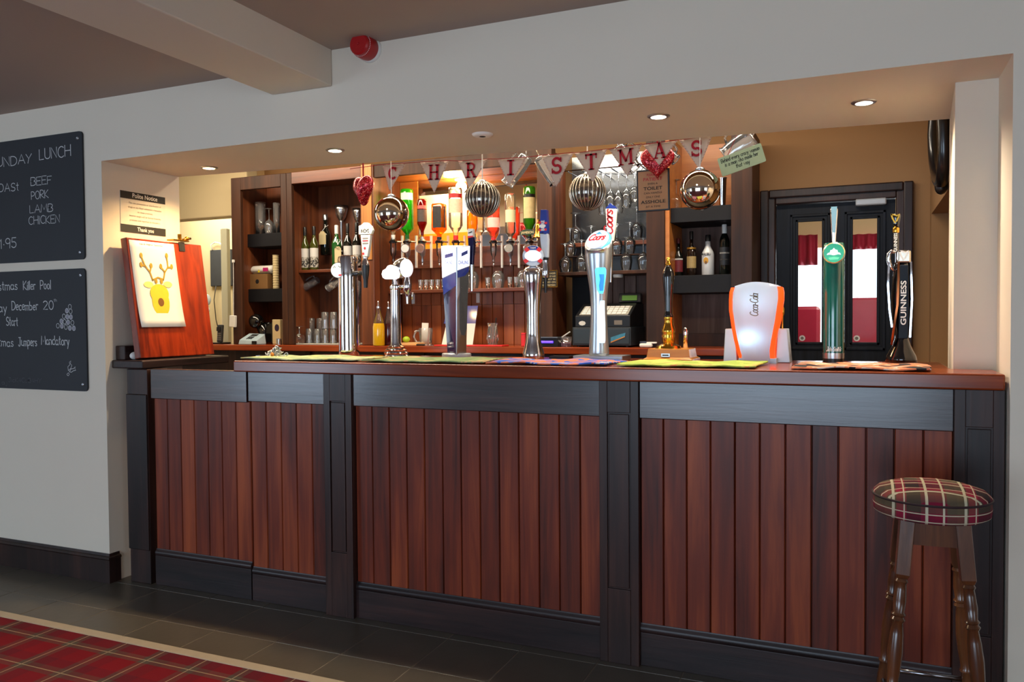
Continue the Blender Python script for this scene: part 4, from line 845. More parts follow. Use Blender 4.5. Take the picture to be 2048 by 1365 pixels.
# 6 hand pump
s = tb(1337); t = thing('hand_pump', (s.x, YP, CT), 'traditional black and brass hand pump on a stepped wooden block', 'hand pump')
M['oak'] = wood('golden_oak', (140, 84, 28), (184, 118, 46), (210, 146, 68), 'X', .3, .8)
def ringbox(x0, x1, y0, y1, z): return [Vector((x0, y0, z)), Vector((x1, y0, z)), Vector((x1, y1, z)), Vector((x0, y1, z))]
xa, xb = P(1286, 715, YP-.09).x, P(1391, 715, YP-.02).x; zt2 = s.z(697)
MB().loft([ringbox(xa, xb, YP-.09, YP+.09, CT), ringbox(xa, xb, YP-.09, YP+.09, CT+.012), ringbox(xa+.012, xb-.012, YP-.08, YP+.08, CT+.018), ringbox(xa+.018, xb-.018, YP-.075, YP+.075, zt2)]).build('block', M['oak'], t, bevel=.002)
p = P(1331, 711, YP-.083); MB().rbox((p.x, YP-.081, p.z), .036, .006, .014).build('name_plate', M['satin'], t)
MB().rbox((p.x, YP-.0845, p.z), .026, .002, .005).build('plate_inset', M['ink'], t)
MB().lathe(s.x, YP, s.prof([(26, 697), (24, 692), (16, 689), (11, 687)]), 32).build('flange', M['brass'], t, 40)
MB().lathe(s.x, YP, s.prof([(11, 687), (13, 680), (14, 673), (13, 667), (14, 665), (13.5, 660), (10, 650), (8.5, 642), (9.5, 639), (9.5, 635)]), 28).build('brass_ferrule', M['brass'], t, 50)
MB().lathe(s.x, YP, s.prof([(9, 635), (10, 632), (8, 629), (8, 622), (7.5, 605), (9, 590), (10.5, 572), (12, 556), (11.5, 547), (9, 540), (6, 534), (5, 531)]), 28).build('handle', M['gloss'], t, True)
MB().lathe(s.x, YP, s.prof([(5.5, 531), (6.5, 529), (5, 526), (3.5, 522), (4.5, 519), (4, 516), (.5, 514.5)]), 20).build('finial', M['brass'], t, True)
sx2 = Sp(1371, YP+.04); MB().lathe(sx2.x, YP+.04, sx2.prof([(4.5, 697), (4.5, 664), (3.5, 658), (.5, 655)]), 16).build('steel_peg', M['chrome'], t, True)
# 7 glass-shaped soft drink dispenser
s = tb(1510); t = thing('soft_drink_dispenser', (s.x, YP, CT), 'glass-shaped frosted soft drink dispenser with glowing orange-red edges', 'drink dispenser')
mt_, nt_f, b_ = nodes('frosted_panel'); tr_ = nd(nt_f, 'ShaderNodeBsdfTranslucent'); tr_.inputs[0].default_value = rgb((214, 230, 240)); no_ = nd(nt_f, 'ShaderNodeTexNoise', Scale=60.0)
b_.inputs['Base Color'].default_value = rgb((112, 144, 162)); b_.inputs['Roughness'].default_value = .3; ms_ = nd(nt_f, 'ShaderNodeMixShader'); ms_.inputs[0].default_value = .55
L(nt_f, b_.outputs[0], ms_.inputs[1]); L(nt_f, tr_.outputs[0], ms_.inputs[2]); L(nt_f, ms_.outputs[0], nt_f.nodes['Material Output'].inputs[0]); bm_ = nd(nt_f, 'ShaderNodeBump', Strength=.05); L(nt_f, no_.outputs['Fac'], bm_.inputs['Height']); L(nt_f, bm_.outputs[0], b_.inputs['Normal']); M['frost'] = mt_
prof7 = [(720, 1477, 1548), (700, 1472, 1547), (680, 1467, 1550), (660, 1463, 1554), (640, 1460, 1558), (620, 1457, 1561), (600, 1457, 1564), (585, 1458, 1564), (576, 1461, 1562)]
def dring(a, c, py, inner, extra=0):
    z_ = s.z(py) if py < 719 else CT; xa, xb = P(a, py, YP-.09).x, P(c, py, YP-.09).x; n_ = 10; out = []
    for i in range(n_+1): u = i/n_; out.append(Vector((xa+(xb-xa)*u, YP-.075-.035*math.sin(math.pi*u)-extra, z_)))
    return out
e7 = 7
fr_ = [dring(a+e7, c-e7, py, 0) for py, a, c in prof7]
zt7 = fr_[-1]; cap = [Vector((v.x, v.y+.008, v.z+.006+.014*math.sin(math.pi*i/10))) for i, v in enumerate(zt7)]
bk7 = lambda rg: [Vector((v.x, YP+.05, v.z)) for v in reversed(rg)]
MB().loft([r_+bk7(r_) for r_ in fr_+[cap]]).build('frosted_front', M['frost'], t, 60)
for sg, nm in ((0, 'left'), (1, 'right')):
    rg = []
    for py, a, c in prof7[:-1] if 0 else prof7:
        x = a if sg == 0 else c; w_ = e7+1
        xa, xb = (P(x, py, YP-.08).x, P(x+w_, py, YP-.08).x) if sg == 0 else (P(x-w_, py, YP-.08).x, P(x, py, YP-.08).x)
        z_ = CT+.02 if py >= 719 else s.z(py)
        rg.append([Vector((xa, YP-.066 if sg == 0 else YP-.078, z_)), Vector((xb, YP-.078 if sg == 0 else YP-.066, z_)), Vector((xb, YP+.03, z_)), Vector((xa, YP+.03, z_))])
    MB().loft(rg).build('lit_edge', glow('lit_orange_edge', (255, 74, 22), 1.1), t, 60)
    x0_ = P(prof7[0][1] if sg == 0 else prof7[0][2]-e7-1, 720, YP-.08).x; MB().box(x0_, x0_+.024, YP-.08, YP+.03, CT, CT+.02).build('edge_foot', M['silver'], t)
for i, (px, py, w_, dy) in enumerate(((1499, 676, .22, .035), (1508, 604, .22, .06))):
    p = P(px, py, YP-.11); l = bpy.data.lights.new('dispenser_led', 'POINT'); l.energy = w_; l.color = (.42, .80, 1.0); l.shadow_soft_size = .012; lo_ = bpy.data.objects.new('dispenser_led', l); COL.objects.link(lo_); lo_.parent = t; lo_.location = Vector((p.x, YP-.11+dy, p.z))-BASE[t]
p = P(1516, 633, YP-.11); b = MB(); strokes('Coca-Cola', b, (p.x, YP-.1125, p.z), EZ, -EX, .030, .088, .12, .3, 0, .0005, .05); b.build('script_lettering', M['inkgrey'], t)
for a, c in ((1448, 1476), (1552, 1581)):
    x0_, x1_ = P(a, 700, YP).x, P(c, 700, YP).x; zt3 = s.z(658)
    MB().loft([ringbox(x0_, x1_, YP-.02, YP+.10, CT), ringbox(x0_+.006, x1_-.012, YP-.01, YP+.09, zt3)]).build('side_cover', M['silver'], t, bevel=.003)
hs = Sp(1565, YP+.05); MB().lathe(hs.x, YP+.05, hs.prof([(2, 658), (2, 632), (4, 628), (4, 618), (1.5, 612)]), 12).build('dispense_lever', M['brass'], t, 40)
# 8 green column
s = tb(1667); t = thing('green_beer_tap', (s.x, YP, CT), 'tall glossy green column tap with a round glowing badge and chrome lever', 'beer tap')
MB().lathe(s.x, YP, [(21*s.k, CT), (21*s.k, s.z(717))], 36).build('foot_ring', M['black'], t, 40)
MB().lathe(s.x, YP, [(21.8*s.k, s.z(717)), (21.8*s.k, s.z(706))], 36).build('base_band', M['satin'], t, 40)
MB().lathe(s.x, YP, s.prof([(21.4, 706), (21.4, 492), (20, 487), (10, 485.5), (.5, 485)]), 40).build('column', M['green'], t, 40)
o = P(1667, 508, YP); bd = (CAMPOS-o); bd.z = 0; bd.normalize(); ex = EZ.cross(bd); o2 = Vector((s.x, YP, o.z))+bd*(21.4*s.k-.008); k = s.k
MB().axial(o2, bd, [(20*k, 0), (22.5*k, .006), (22.5*k, .016), (20*k, .020)], 32, True, False).build('badge_rim', mat('pale_gold_rim', (206, 196, 160), .25, .8), t, 40)
MB().axial(o2, bd, [(20.2*k, .014), (.0005, .0145)], 32, False, False).build('badge_face', mat('lit_green_face', (30, 150, 110), .3, emit=(30, 160, 120), es=.8), t)
b = MB(); b.prism([(-14*k,-4*k), (-12*k,0), (-8*k,1*k), (-7*k,6*k), (-3*k,7*k), (0,11*k), (3*k,7*k), (7*k,6*k), (8*k,1*k), (12*k,0), (14*k,-4*k), (8*k,-3*k), (0,-5*k), (-8*k,-3*k)], o2+bd*.0152, ex, EZ, .0004); b.build('badge_emblem', M['badgew'], t)
b = MB(); b.prism([(-11*k,-10*k), (0,-8*k), (11*k,-10*k), (8*k,-14*k), (-8*k,-14*k)], o2+bd*.0152, ex, EZ, .0004); b.build('badge_ribbon', mat('lit_mint', (90, 200, 150), .4, emit=(90, 200, 150), es=.8), t)
hs = Sp(1665, YP)
b = MB().lathe(s.x, YP, s.prof([(4, 486), (4.5, 474), (5.5, 462), (7.5, 430), (8, 420), (7, 417), (.5, 416.5)]), 20, sy=.7); b.build('lever', M['chrome'], t, 50)
b = MB().prism([(-.005, 0), (.005, 0), (.011, .10), (-.011, .10)], Vector((s.x, YP, s.z(466)))+bd*.012+EZ*0, ex, (EZ+bd*.09).normalized(), .0015); b.build('lever_inlay', M['green'], t)
b = MB(); o3 = Vector((s.x, YP, s.z(702)))+bd*(21.4*k+.0006)-ex*.026; strokes("John Smith's", b, o3, ex, (EZ+ex*.0).normalized(), .016, .052, .12, .4, 0, .0008, .05); b.build('signature_lettering', M['white'], t)
# 9 stout tower
s = tb(1803); t = thing('stout_tap', (s.x, YP, CT), 'sculpted black, copper and chrome stout tap, rightmost pump on the bar', 'beer tap')
k = s.k
def gring(a, c, py, d): 
    z_ = CT if py > 723 else s.z(py); xa, xb = P(a, py, YP).x, P(c, py, YP).x; xc, r_ = (xa+xb)/2, (xb-xa)/2
    return [Vector((xc+r_*math.cos(2*math.pi*j/20)*.98, YP+d*math.sin(2*math.pi*j/20), z_)) for j in range(20)]
MB().loft([gring(1768, 1838, 724, .085), gring(1772, 1834, 712, .075), gring(1785, 1822, 690, .05), gring(1790, 1817, 675, .045), gring(1784, 1822, 640, .05), gring(1782, 1824, 600, .052), gring(1784, 1823, 560, .05), gring(1788, 1821, 530, .045), gring(1794, 1820, 518, .04)]).build('body', M['gloss'], t, True)
MB().loft([[Vector((P(a, py, YP-d).x, YP-d, s.z(py))) for a in (x-2.2, x+2.2)]+[Vector((P(a, py, YP-d+.02).x, YP-d+.02, s.z(py))) for a in (x+2.2, x-2.2)] for x, py, d in ((1783, 690, .035), (1787, 660, .055), (1795, 610, .058), (1797, 560, .056), (1797, 522, .048))]).build('copper_rib', M['copper'], t, 60)
MB().loft([[Vector((P(a, py, YP-d).x, YP-d, s.z(py))) for a in (x-2, x+2)]+[Vector((P(a, py, YP-d+.02).x, YP-d+.02, s.z(py))) for a in (x+2, x-2)] for x, py, d in ((1784, 655, .03), (1779, 620, .035), (1776, 570, .036), (1778, 525, .03))]).build('chrome_rib', M['chrome'], t, 60)
MB().loft([[Vector((P(a, py, YP-d).x, YP-d, s.z(py))) for a in (x-2, x+2)]+[Vector((P(a, py, YP-d+.02).x, YP-d+.02, s.z(py))) for a in (x+2, x-2)] for x, py, d in ((1820, 675, .03), (1824, 600, .036), (1822, 525, .03))]).build('chrome_rib', M['chrome'], t, 60)
b = MB().prism(leverpoly([(1797, 678), (1816, 678), (1818, 610), (1817, 530), (1800, 530), (1799, 610)], YP-.06), (0, YP-.063, 0), EX, EZ, .02); b.build('front_panel', M['navy'] if 0 else mat('blue_black_panel', (16, 26, 38), .5, spec=.2), t, bevel=.003)
p = P(1812, 640, YP-.066); text('GUINNESS', 'brand_lettering', M['white'], t, (p.x, YP-.0635, P(1812, 606, YP-.066).z), EZ, -EX, .018, .165, .02)
b = MB().prism(leverpoly([(1795, 526), (1822, 526), (1822, 501), (1796, 501)], YP-.05), (0, YP-.058, 0), EX, EZ, .08); b.build('head_block', mat('champagne_metal', (190, 178, 160), .22, .9), t, bevel=.006)
def harp(px, py, Y, w, mt):
    p = P(px, py, Y); b = MB(); ribbon(b, [(-w, w*1.2), (-w*.75, w*.2), (-w*.1, -w*1.1), (w*.3, -w*.5), (w*.75, w*.5), (w*.95, w*1.2), (w*.3, w*.8), (-w*.4, w*1.15), (-w, w*1.2)], w*.4, Vector((p.x, Y, p.z)), EX, EZ, Vector((0, -1, 0)), .0006); b.build('harp_emblem', mt, t)
harp(1808, 512, YP-.0585, .015, M['white'])
c0 = P(1783, 520, YP-.02); b = MB(); b.tube([Vector((P(px, py, YP-.02).x, YP-.02, P(px, py, YP-.02).z)) for px, py in ((1791, 506), (1783, 503), (1778, 508), (1777, 520), (1781, 534), (1790, 542))], [.006, .008, .008, .008, .008, .006], 10); b.build('side_loop', M['chrome'], t, True)
hs = Sp(1791, YP)
b = MB().lathe(hs.x, YP, hs.prof([(6, 503), (6, 485), (5.5, 466)]), 20); b.build('handle', M['gloss'], t, 50)
MB().lathe(hs.x, YP, hs.prof([(6.5, 466), (7, 464), (7, 458), (6.5, 456)]), 20).build('handle_band', M['brass'], t, 50)
MB().lathe(hs.x, YP, hs.prof([(5.5, 456), (7, 448), (9, 438), (9.5, 431), (8, 428), (.5, 427)]), 20, sy=.6).build('handle_top', M['gloss'], t, True)
harp(1791, 438, YP-.022, .014, M['brass'])
text('GUINNESS', 'handle_lettering', M['white'], t, (P(1794, 495, YP-.02).x, YP-.0245, P(1794, 485, YP-.02).z), EZ, -EX, .011, .07, .02)
M['toweldark'] = M['black']
# ------------------------------------------------------------------ bar towels
def towelmat(name, cols, sc=7):
    mt, nt, b = nodes(name); tc = nd(nt, 'ShaderNodeTexCoord'); no = nd(nt, 'ShaderNodeTexNoise', Scale=sc, Detail=1.5, Distortion=1.2); L(nt, tc.outputs['Object'], no.inputs['Vector'])
    cr = nd(nt, 'ShaderNodeValToRGB'); cr.color_ramp.interpolation = 'CONSTANT'; e = cr.color_ramp.elements; e[0].color = rgb(cols[0][1]); e[1].position = cols[1][0]; e[1].color = rgb(cols[1][1])
    for p_, c in cols[2:]: q_ = e.new(p_); q_.color = rgb(c)
    L(nt, no.outputs['Fac'], cr.inputs[0]); L(nt, cr.outputs[0], b.inputs['Base Color']); b.inputs['Roughness'].default_value = .95
    n2 = nd(nt, 'ShaderNodeTexNoise', Scale=500.0); L(nt, tc.outputs['Object'], n2.inputs['Vector']); bp = nd(nt, 'ShaderNodeBump', Strength=.6, Distance=.004); L(nt, n2.outputs['Fac'], bp.inputs['Height']); L(nt, bp.outputs[0], b.inputs['Normal'])
    return mt
def towel(a, c, y0, y1, mt, label, ph):
    x0, x1 = P(a, 718, 3.05).x, P(c, 722, 3.05).x; Z = CT
    o = MB().sheet(28, 12, lambda u, v: (x0+(x1-x0)*u+.008*math.sin(v*5+ph), y0+(y1-y0)*v+.006*math.sin(u*7+ph), Z+.0115+.0035*math.sin(u*9+ph)*math.sin(v*4+ph*2)+.0015*math.sin(u*23+ph*3))).build('bar_towel', mt, smooth=True, at=((x0+x1)/2, (y0+y1)/2, Z), solid=-.005 if 0 else .005)
    return tag(o, label, 'bar towel', 'bar towels along the counter')
towel(512, 728, 2.94, 3.28, towelmat('cream_green_towel', [(0, (205, 200, 130)), (.42, (150, 170, 128)), (.55, (178, 186, 150)), (.66, (206, 196, 116))]), 'cream and pale green bar towel below the chrome column tap, leftmost', .3)
towel(742, 985, 2.93, 3.27, towelmat('green_towel', [(0, (118, 140, 92)), (.45, (134, 158, 104)), (.58, (196, 160, 120)), (.64, (128, 150, 98))]), 'sage green bar towel between the ringed tap and the blue box tap', 1.4)
towel(992, 1226, 2.93, 3.25, towelmat('blue_orange_towel', [(0, (56, 96, 190)), (.44, (214, 120, 84)), (.55, (70, 116, 206)), (.62, (200, 190, 190)), (.66, (50, 90, 186))]), 'blue bar towel with orange print below the lifebuoy-badge tap', 2.2)
towel(1250, 1520, 2.93, 3.26, towelmat('lime_towel', [(0, (150, 172, 72)), (.5, (190, 202, 96)), (.62, (214, 150, 90)), (.68, (164, 184, 82))]), 'lime green bar towel below the hand pump', 3.1)
towel(1592, 1862, 2.94, 3.26, towelmat('orange_black_towel', [(0, (38, 36, 40)), (.42, (220, 130, 90)), (.52, (214, 200, 186)), (.57, (226, 140, 100)), (.66, (30, 30, 34))]), 'orange and black patterned bar towel below the stout tap', 4.2)
# bunch of keys and chain at the counter end
p = PZ(606, 714, CT); t = thing('key_bunch', (p.x, 3.12, CT+.012), 'heaped chain and keys lying on the cream bar towel', 'keys')
random.seed(3); b = MB()
for i in range(26):
    a = random.uniform(0, 6.28); rr = random.uniform(0, .05); c = Vector((p.x+rr*1.2*math.cos(a), 3.12+rr*math.sin(a), CT+.018+max(0, .045-rr*.9)*random.random()))
    ax = Vector((random.uniform(-1,1), random.uniform(-1,1), random.uniform(-.6,.6))).normalized(); u_ = ax.orthogonal().normalized(); w_ = ax.cross(u_)
    b.tube([c+u_*(.010*math.cos(q_*math.pi/5))+w_*(.007*math.sin(q_*math.pi/5)) for q_ in range(11)], .0026, 6, False)
b.build('chain_links', M['satin'], t, True)
for a, l_ in ((2.6, .07), (3.3, .085), (.3, .06)):
    d = Vector((math.cos(a), math.sin(a)*.4, 0)); c = Vector((p.x, 3.09, CT+.014)); b = MB(); b.tube([c, c+d*l_], .0035, 6); b.rbox(c+d*l_, .02, .016, .003, ang=a); b.build('key', M['satin'], t)
b = MB().ball((p.x+.012, 3.07, CT+.022), .009, 12, 8, sz=1.2); b.build('amber_fob', mat('amber_fob', (196, 120, 30), .3), t, True)
# ------------------------------------------------------------------ Christmas bunting, hearts, baubles, hanging signs
YQ = 3.80
M['linen'] = mat('linen_flag', (196, 176, 160), .95, var=.08, scale=60, bump=.4, bscale=700)
M['crimson'] = mat('crimson_felt', (150, 14, 34), .9, var=.12, scale=80)
SER = {
'C': [(.18, arc(.45, .5, .33, .42, 55, 305, 16)), (.08, [(.70, .95), (.70, .66)])],
'H': [(.17, [(.17, .05), (.17, .95)]), (.17, [(.67, .05), (.67, .95)]), (.10, [(.17, .5), (.67, .5)])]+[(.09, [(x-.14, y), (x+.14, y)]) for x in (.17, .67) for y in (.03, .97)],
'R': [(.17, [(.17, .05), (.17, .95)]), (.12, [(.17, .95)]+arc(.38, .73, .24, .22, 90, -90, 8)+[(.17, .51)]), (.16, [(.40, .5), (.66, .05)]), (.09, [(.02, .03), (.32, .03)]), (.09, [(.02, .97), (.3, .97)]), (.09, [(.56, .03), (.82, .03)])],
'I': [(.19, [(.25, .05), (.25, .95)]), (.10, [(.03, .03), (.47, .03)]), (.10, [(.03, .97), (.47, .97)])],
'S': [(.16, arc(.38, .71, .25, .24, 35, 265, 10)+arc(.38, .27, .27, .24, 85, -145, 10)), (.08, [(.66, .97), (.66, .72)]), (.08, [(.09, .03), (.09, .3)])],
'T': [(.18, [(.38, .05), (.38, .95)]), (.12, [(.03, .95), (.73, .95)]), (.08, [(.05, .97), (.05, .72)]), (.08, [(.71, .97), (.71, .72)]), (.09, [(.22, .03), (.54, .03)])],
'M': [(.12, [(.14, .05), (.14, .95)]), (.17, [(.82, .05), (.82, .95)]), (.16, [(.16, .95), (.48, .25)]), (.08, [(.80, .95), (.48, .25)])]+[(.09, [(.0, .03), (.28, .03)]), (.09, [(.66, .03), (.98, .03)]), (.09, [(0, .97), (.22, .97)]), (.09, [(.76, .97), (.98, .97)])],
'A': [(.09, [(.14, .05), (.42, .95)]), (.18, [(.42, .93), (.70, .05)]), (.08, [(.25, .32), (.6, .32)]), (.09, [(.0, .03), (.28, .03)]), (.09, [(.54, .03), (.86, .03)])],
}
fl9 = [('C', (765,330), (812,327), (779,383)), ('H', (840,325), (897,322), (868,386)), ('R', (917,323), (975,319), (940,380)), ('I', (995,319), (1054,315), (1018,372)), ('S', (1082,312), (1147,306), (1112,374)), ('T', (1149,307), (1215,299), (1187,366)), ('M', (1218,299), (1284,289), (1255,354)), ('A', (1286,290), (1355,281), (1318,331)), ('S', (1358,281), (1425,272), (1398,338))]
p0 = P(1100, 310, YQ); bt = thing('bunting', (p0.x, YQ, p0.z), 'string of linen pennants spelling CHRISTMAS in crimson letters', 'bunting')
for i, (ch, a, c, tip) in enumerate(fl9):
    A, B, T = P(*a, YQ), P(*c, YQ), P(*tip, YQ); yo = .004*math.sin(i*2.1)
    def bow(u, v): 
        q_ = A.lerp(B, u).lerp(T, v); return Vector((q_.x, YQ+yo+.006*math.sin(u*3.1)*(1-v), q_.z))
    f_ = MB().sheet(6, 8, lambda u, v: bow(u, v*.985)).build('flag', M['linen'], bt, True, solid=.0012)
    ex = (B-A); w_ = ex.length; ex.normalize(); ey = ex.cross(Vector((0, 1, 0))).normalized(); ey = -ey if ey.z < 0 else ey
    h_ = w_*.46; mid = A.lerp(B, .5).lerp(T, .34); wl = {'I': .5, 'M': .98, 'A': .86, 'H': .84, 'R': .8}.get(ch, .76)
    b = MB()
    for wd, pl in SER[ch]: ribbon(b, [((x-wl/2)*h_, (y-.5)*h_) for x, y in pl], wd*h_, Vector((mid.x, YQ+yo-.0055, mid.z)), ex, ey, Vector((0, -1, 0)), .0008)
    b.build('letter', M['crimson'], f_)
    b = MB()
    for s0, s1 in ((A, T), (B, T)):
        n_ = 11
        for j in range(n_):
            q0 = s0.lerp(s1, (j+.3)/n_); q1 = q0+Vector(((T.x-q0.x)*.05+(.004 if s0 is A else -.004), 0, -.002)); b.tube([(q0.x, YQ+yo-.004, q0.z), (q1.x, YQ+yo-.004, q1.z)], .0008, 5)
    b.build('edge_stitching', M['crimson'], f_)
pts = []
for ch, a, c, tip in fl9: pts += [P(*a, YQ)+EZ*.002, P(*c, YQ)+EZ*.002]
MB().tube([P(700, 338, YQ)]+pts+[P(1450, 268, YQ)], .0018, 6).build('cord', M['crimson'], bt)
gm_, gn_, gb_ = nodes('red_glitter'); gt_ = nd(gn_, 'ShaderNodeTexCoord'); gv_ = nd(gn_, 'ShaderNodeTexVoronoi', Scale=260.0); L(gn_, gt_.outputs['Object'], gv_.inputs['Vector'])
gs_ = nd(gn_, 'ShaderNodeSeparateColor'); L(gn_, gv_.outputs['Color'], gs_.inputs[0]); gr_ = nd(gn_, 'ShaderNodeValToRGB'); ge_ = gr_.color_ramp.elements; ge_[0].color = rgb((96, 4, 18)); ge_[1].color = rgb((255, 150, 150)); gk_ = ge_.new(.5); gk_.color = rgb((176, 16, 34)); gk_ = ge_.new(.82); gk_.color = rgb((206, 30, 48)); L(gn_, gs_.outputs[0], gr_.inputs[0]); L(gn_, gr_.outputs[0], gb_.inputs['Base Color'])
gp_ = nd(gn_, 'ShaderNodeBump', Strength=1.0, Distance=.006); L(gn_, gs_.outputs[1], gp_.inputs['Height']); L(gn_, gp_.outputs[0], gb_.inputs['Normal']); gb_.inputs['Metallic'].default_value = .45; gb_.inputs['Roughness'].default_value = .25; M['glitter'] = gm_
def heart(px0, px1, py0, py1, depth, Y, label, turn=0, wid=None):
    A, B = P(px0, (py0+py1)/2, Y), P(px1, (py0+py1)/2, Y); cx = (A.x+B.x)/2; zt_, zb_ = P((px0+px1)/2, py0, Y).z, P((px0+px1)/2, py1, Y).z; cz = (zt_+zb_)/2
    out = []
    for i in range(40):
        t_ = 2*math.pi*i/40; x = 16*math.sin(t_)**3; y = 13*math.cos(t_)-5*math.cos(2*t_)-2*math.cos(3*t_)-math.cos(4*t_); out.append((x/16, (y+2.5)/14.5))
    W_, H_ = wid or (B.x-A.x)/2, (zt_-zb_)/2
    tt = thing('hanging_heart', (cx, Y, cz), label, 'decoration'); ca, sa = math.cos(turn), math.sin(turn); b = MB(); rings = []
    for q_ in range(-6, 7):
        th = q_/6*math.pi/2; s_ = max(.02, math.cos(th)); d_ = depth*math.sin(th)
        rings.append([Vector((cx+x*W_*s_*ca-d_*sa, Y+x*W_*s_*sa+d_*ca, cz+(y*s_+.06*(1-s_))*H_)) for x, y in out])
    b.loft(rings); b.build('heart', M['glitter'], tt, True)
    MB().tube([(cx, Y, cz+H_*.5), (cx, Y, 2.549)], .004, 6).build('ribbon', M['crimson'], tt)
heart(708, 746, 352, 412, .045, YQ-.08, 'dark red glitter heart hanging in front of the pine post', -.35, .075)
heart(1281, 1349, 296, 361, .03, YQ+.045, 'bright red glitter heart hanging over the framed sign', .1)
M['bauble'] = mat('mirror_bauble', (206, 196, 182), .05, 1, var=.03)
M['smoke'] = mat('smoked_silver_glass', (120, 112, 104), .12, .8, var=.2, scale=8)
M['ribs'] = mat('silver_beading', (214, 206, 190), .25, .9, var=.15, scale=300)
def bauble(px, py, r, Y, label, ribbed=False, top=None):
    c = P(px, py, Y); R_ = r*Sp(px, Y, py).k*1.01; tt = thing('hanging_bauble', c, label, 'bauble')
    MB().ball(c, R_*(.965 if ribbed else 1), 40, 24).build('globe', M['smoke' if ribbed else 'bauble'], tt, True)
    if ribbed:
        b = MB()
        for i in range(26):
            a = 2*math.pi*i/26; b.tube([c+Vector((math.cos(a)*math.sin(q_*math.pi/16), math.sin(a)*math.sin(q_*math.pi/16), math.cos(q_*math.pi/16)))*R_ for q_ in range(1, 16)], .0032, 6)
        b.build('beaded_ribs', M['ribs'], tt, True)
    MB().lathe(c.x, c.y, [(R_*.22, c.z+R_*.965), (R_*.24, c.z+R_*1.02), (R_*.17, c.z+R_*1.1), (R_*.05, c.z+R_*1.14)], 20).build('cap', M['satin'], tt, 40)
    MB().tube([(c.x, c.y, c.z+R_*1.1), (c.x, c.y, 2.549)], .002 if not ribbed else .003, 6).build('cord', M['white'], tt)
bauble(783, 428, 35, YQ-.1, 'plain mirrored silver bauble hanging left, below the letter C', top=(783, 335))
bauble(965, 399, 34.5, YQ-.06, 'ribbed silver bauble hanging in front of the optics', True, (965, 305))
bauble(1175, 385, 36, YQ+.10, 'ribbed silver bauble hanging in front of the wine glasses', True, (1175, 290))
bauble(1400, 380, 41, YQ-.06, 'large mirrored champagne bauble hanging at the right, below the last letter', top=(1400, 282))
# framed sign with rules for the toilet joke
def tilted(q, Y): 
    A, B, C_, D = [P(*k_, Y) for k_ in q]; o = (A+B+C_+D)/4; ex = ((B-A)+(C_-D)).normalized(); ey = Vector((0,-1,0)).cross(ex).normalized(); ey = -ey if ey.z < 0 else ey
    return o, ex, ey, ((B-A).length+(C_-D).length)/4, ((D-A).length+(C_-B).length)/4
o, ex, ey, w2, h2 = tilted([(1270, 341), (1336, 337), (1342, 419), (1277, 426)], YQ+.10); t = thing('joke_sign', o, 'tan hanging sign in a black frame with the toilet joke', 'sign')
n_ = ex.cross(ey)
MB().prism([(-w2, -h2), (w2, -h2), (w2, h2), (-w2, h2)], o, ex, ey, .012).build('frame', M['black'], t, bevel=.002)
MB().prism([(-w2*.9, -h2*.92), (w2*.9, -h2*.92), (w2*.9, h2*.92), (-w2*.9, h2*.92)], o+n_*.001, ex, ey, .001).build('face', mat('kraft_board', (170, 128, 92), .8, var=.08), t)
for s_, z_, hh_, w_, mt in (('PLEASE BE', .68, .115, .72, 'red'), ('PATIENT', .46, .15, 1.15, 'red'), ('EVEN A', .27, .09, .6, 'ink'), ('TOILET', .02, .15, 1.15, 'ink'), ('CAN HANDLE', -.17, .09, 1.1, 'ink'), ('ONLY ONE', -.36, .09, .85, 'ink'), ('ASSHOLE', -.62, .15, 1.5, 'ink'), ('AT A TIME', -.82, .09, .9, 'ink')):
    text(s_, 'lettering', M[mt], t, o+ey*(z_*h2)+n_*.001, ex, ey, hh_*h2, w_*w2, .015 if hh_ > .1 else 0)
tpw = o+ey*(h2+.07); MB().tube([o+ey*h2-ex*w2*.7, tpw, o+ey*h2+ex*w2*.7], .0015, 5).tube([tpw, (tpw.x, tpw.y, 2.549)], .0015, 5).build('hanging_wire', M['black'], t)
o, ex, ey, w2, h2 = tilted([(1431, 319), (1520, 287), (1534, 321), (1448, 353)], YQ-.02); t = thing('hanging_plaque', o, 'pale green tilted plaque with handwriting hung below the glass jug', 'sign'); n_ = ex.cross(ey)
r_ = .006; poly = []
for cx, cz, a in ((w2-r_, h2-r_, 0), (-w2+r_, h2-r_, 90), (-w2+r_, -h2+r_, 180), (w2-r_, -h2+r_, 270)): poly += arc(cx, cz, r_, r_, a, a+90, 3)
MB().prism(poly, o, ex, ey, .005).build('board', mat('pale_green_paint', (172, 190, 150), .7, var=.05), t)
for s_, z_, w_ in (('Behind every crazy woman', .38, 1.75), ('is a man who made her', -.12, 1.5), ('that way', -.62, .62)):
    b = MB(); strokes(s_, b, o+ey*(z_*h2)-ex*(w_*w2/2), ex, ey, .017, w_*w2, .13, .15, .03, .0008, .14); b.build('handwriting', M['ink'], t)
tpw = o+ey*(h2+.08)+ex*.02; MB().tube([o+ey*h2-ex*w2*.5, tpw, (tpw.x, tpw.y, 2.549)], .0015, 5).build('hanging_string', M['crimson'], t)
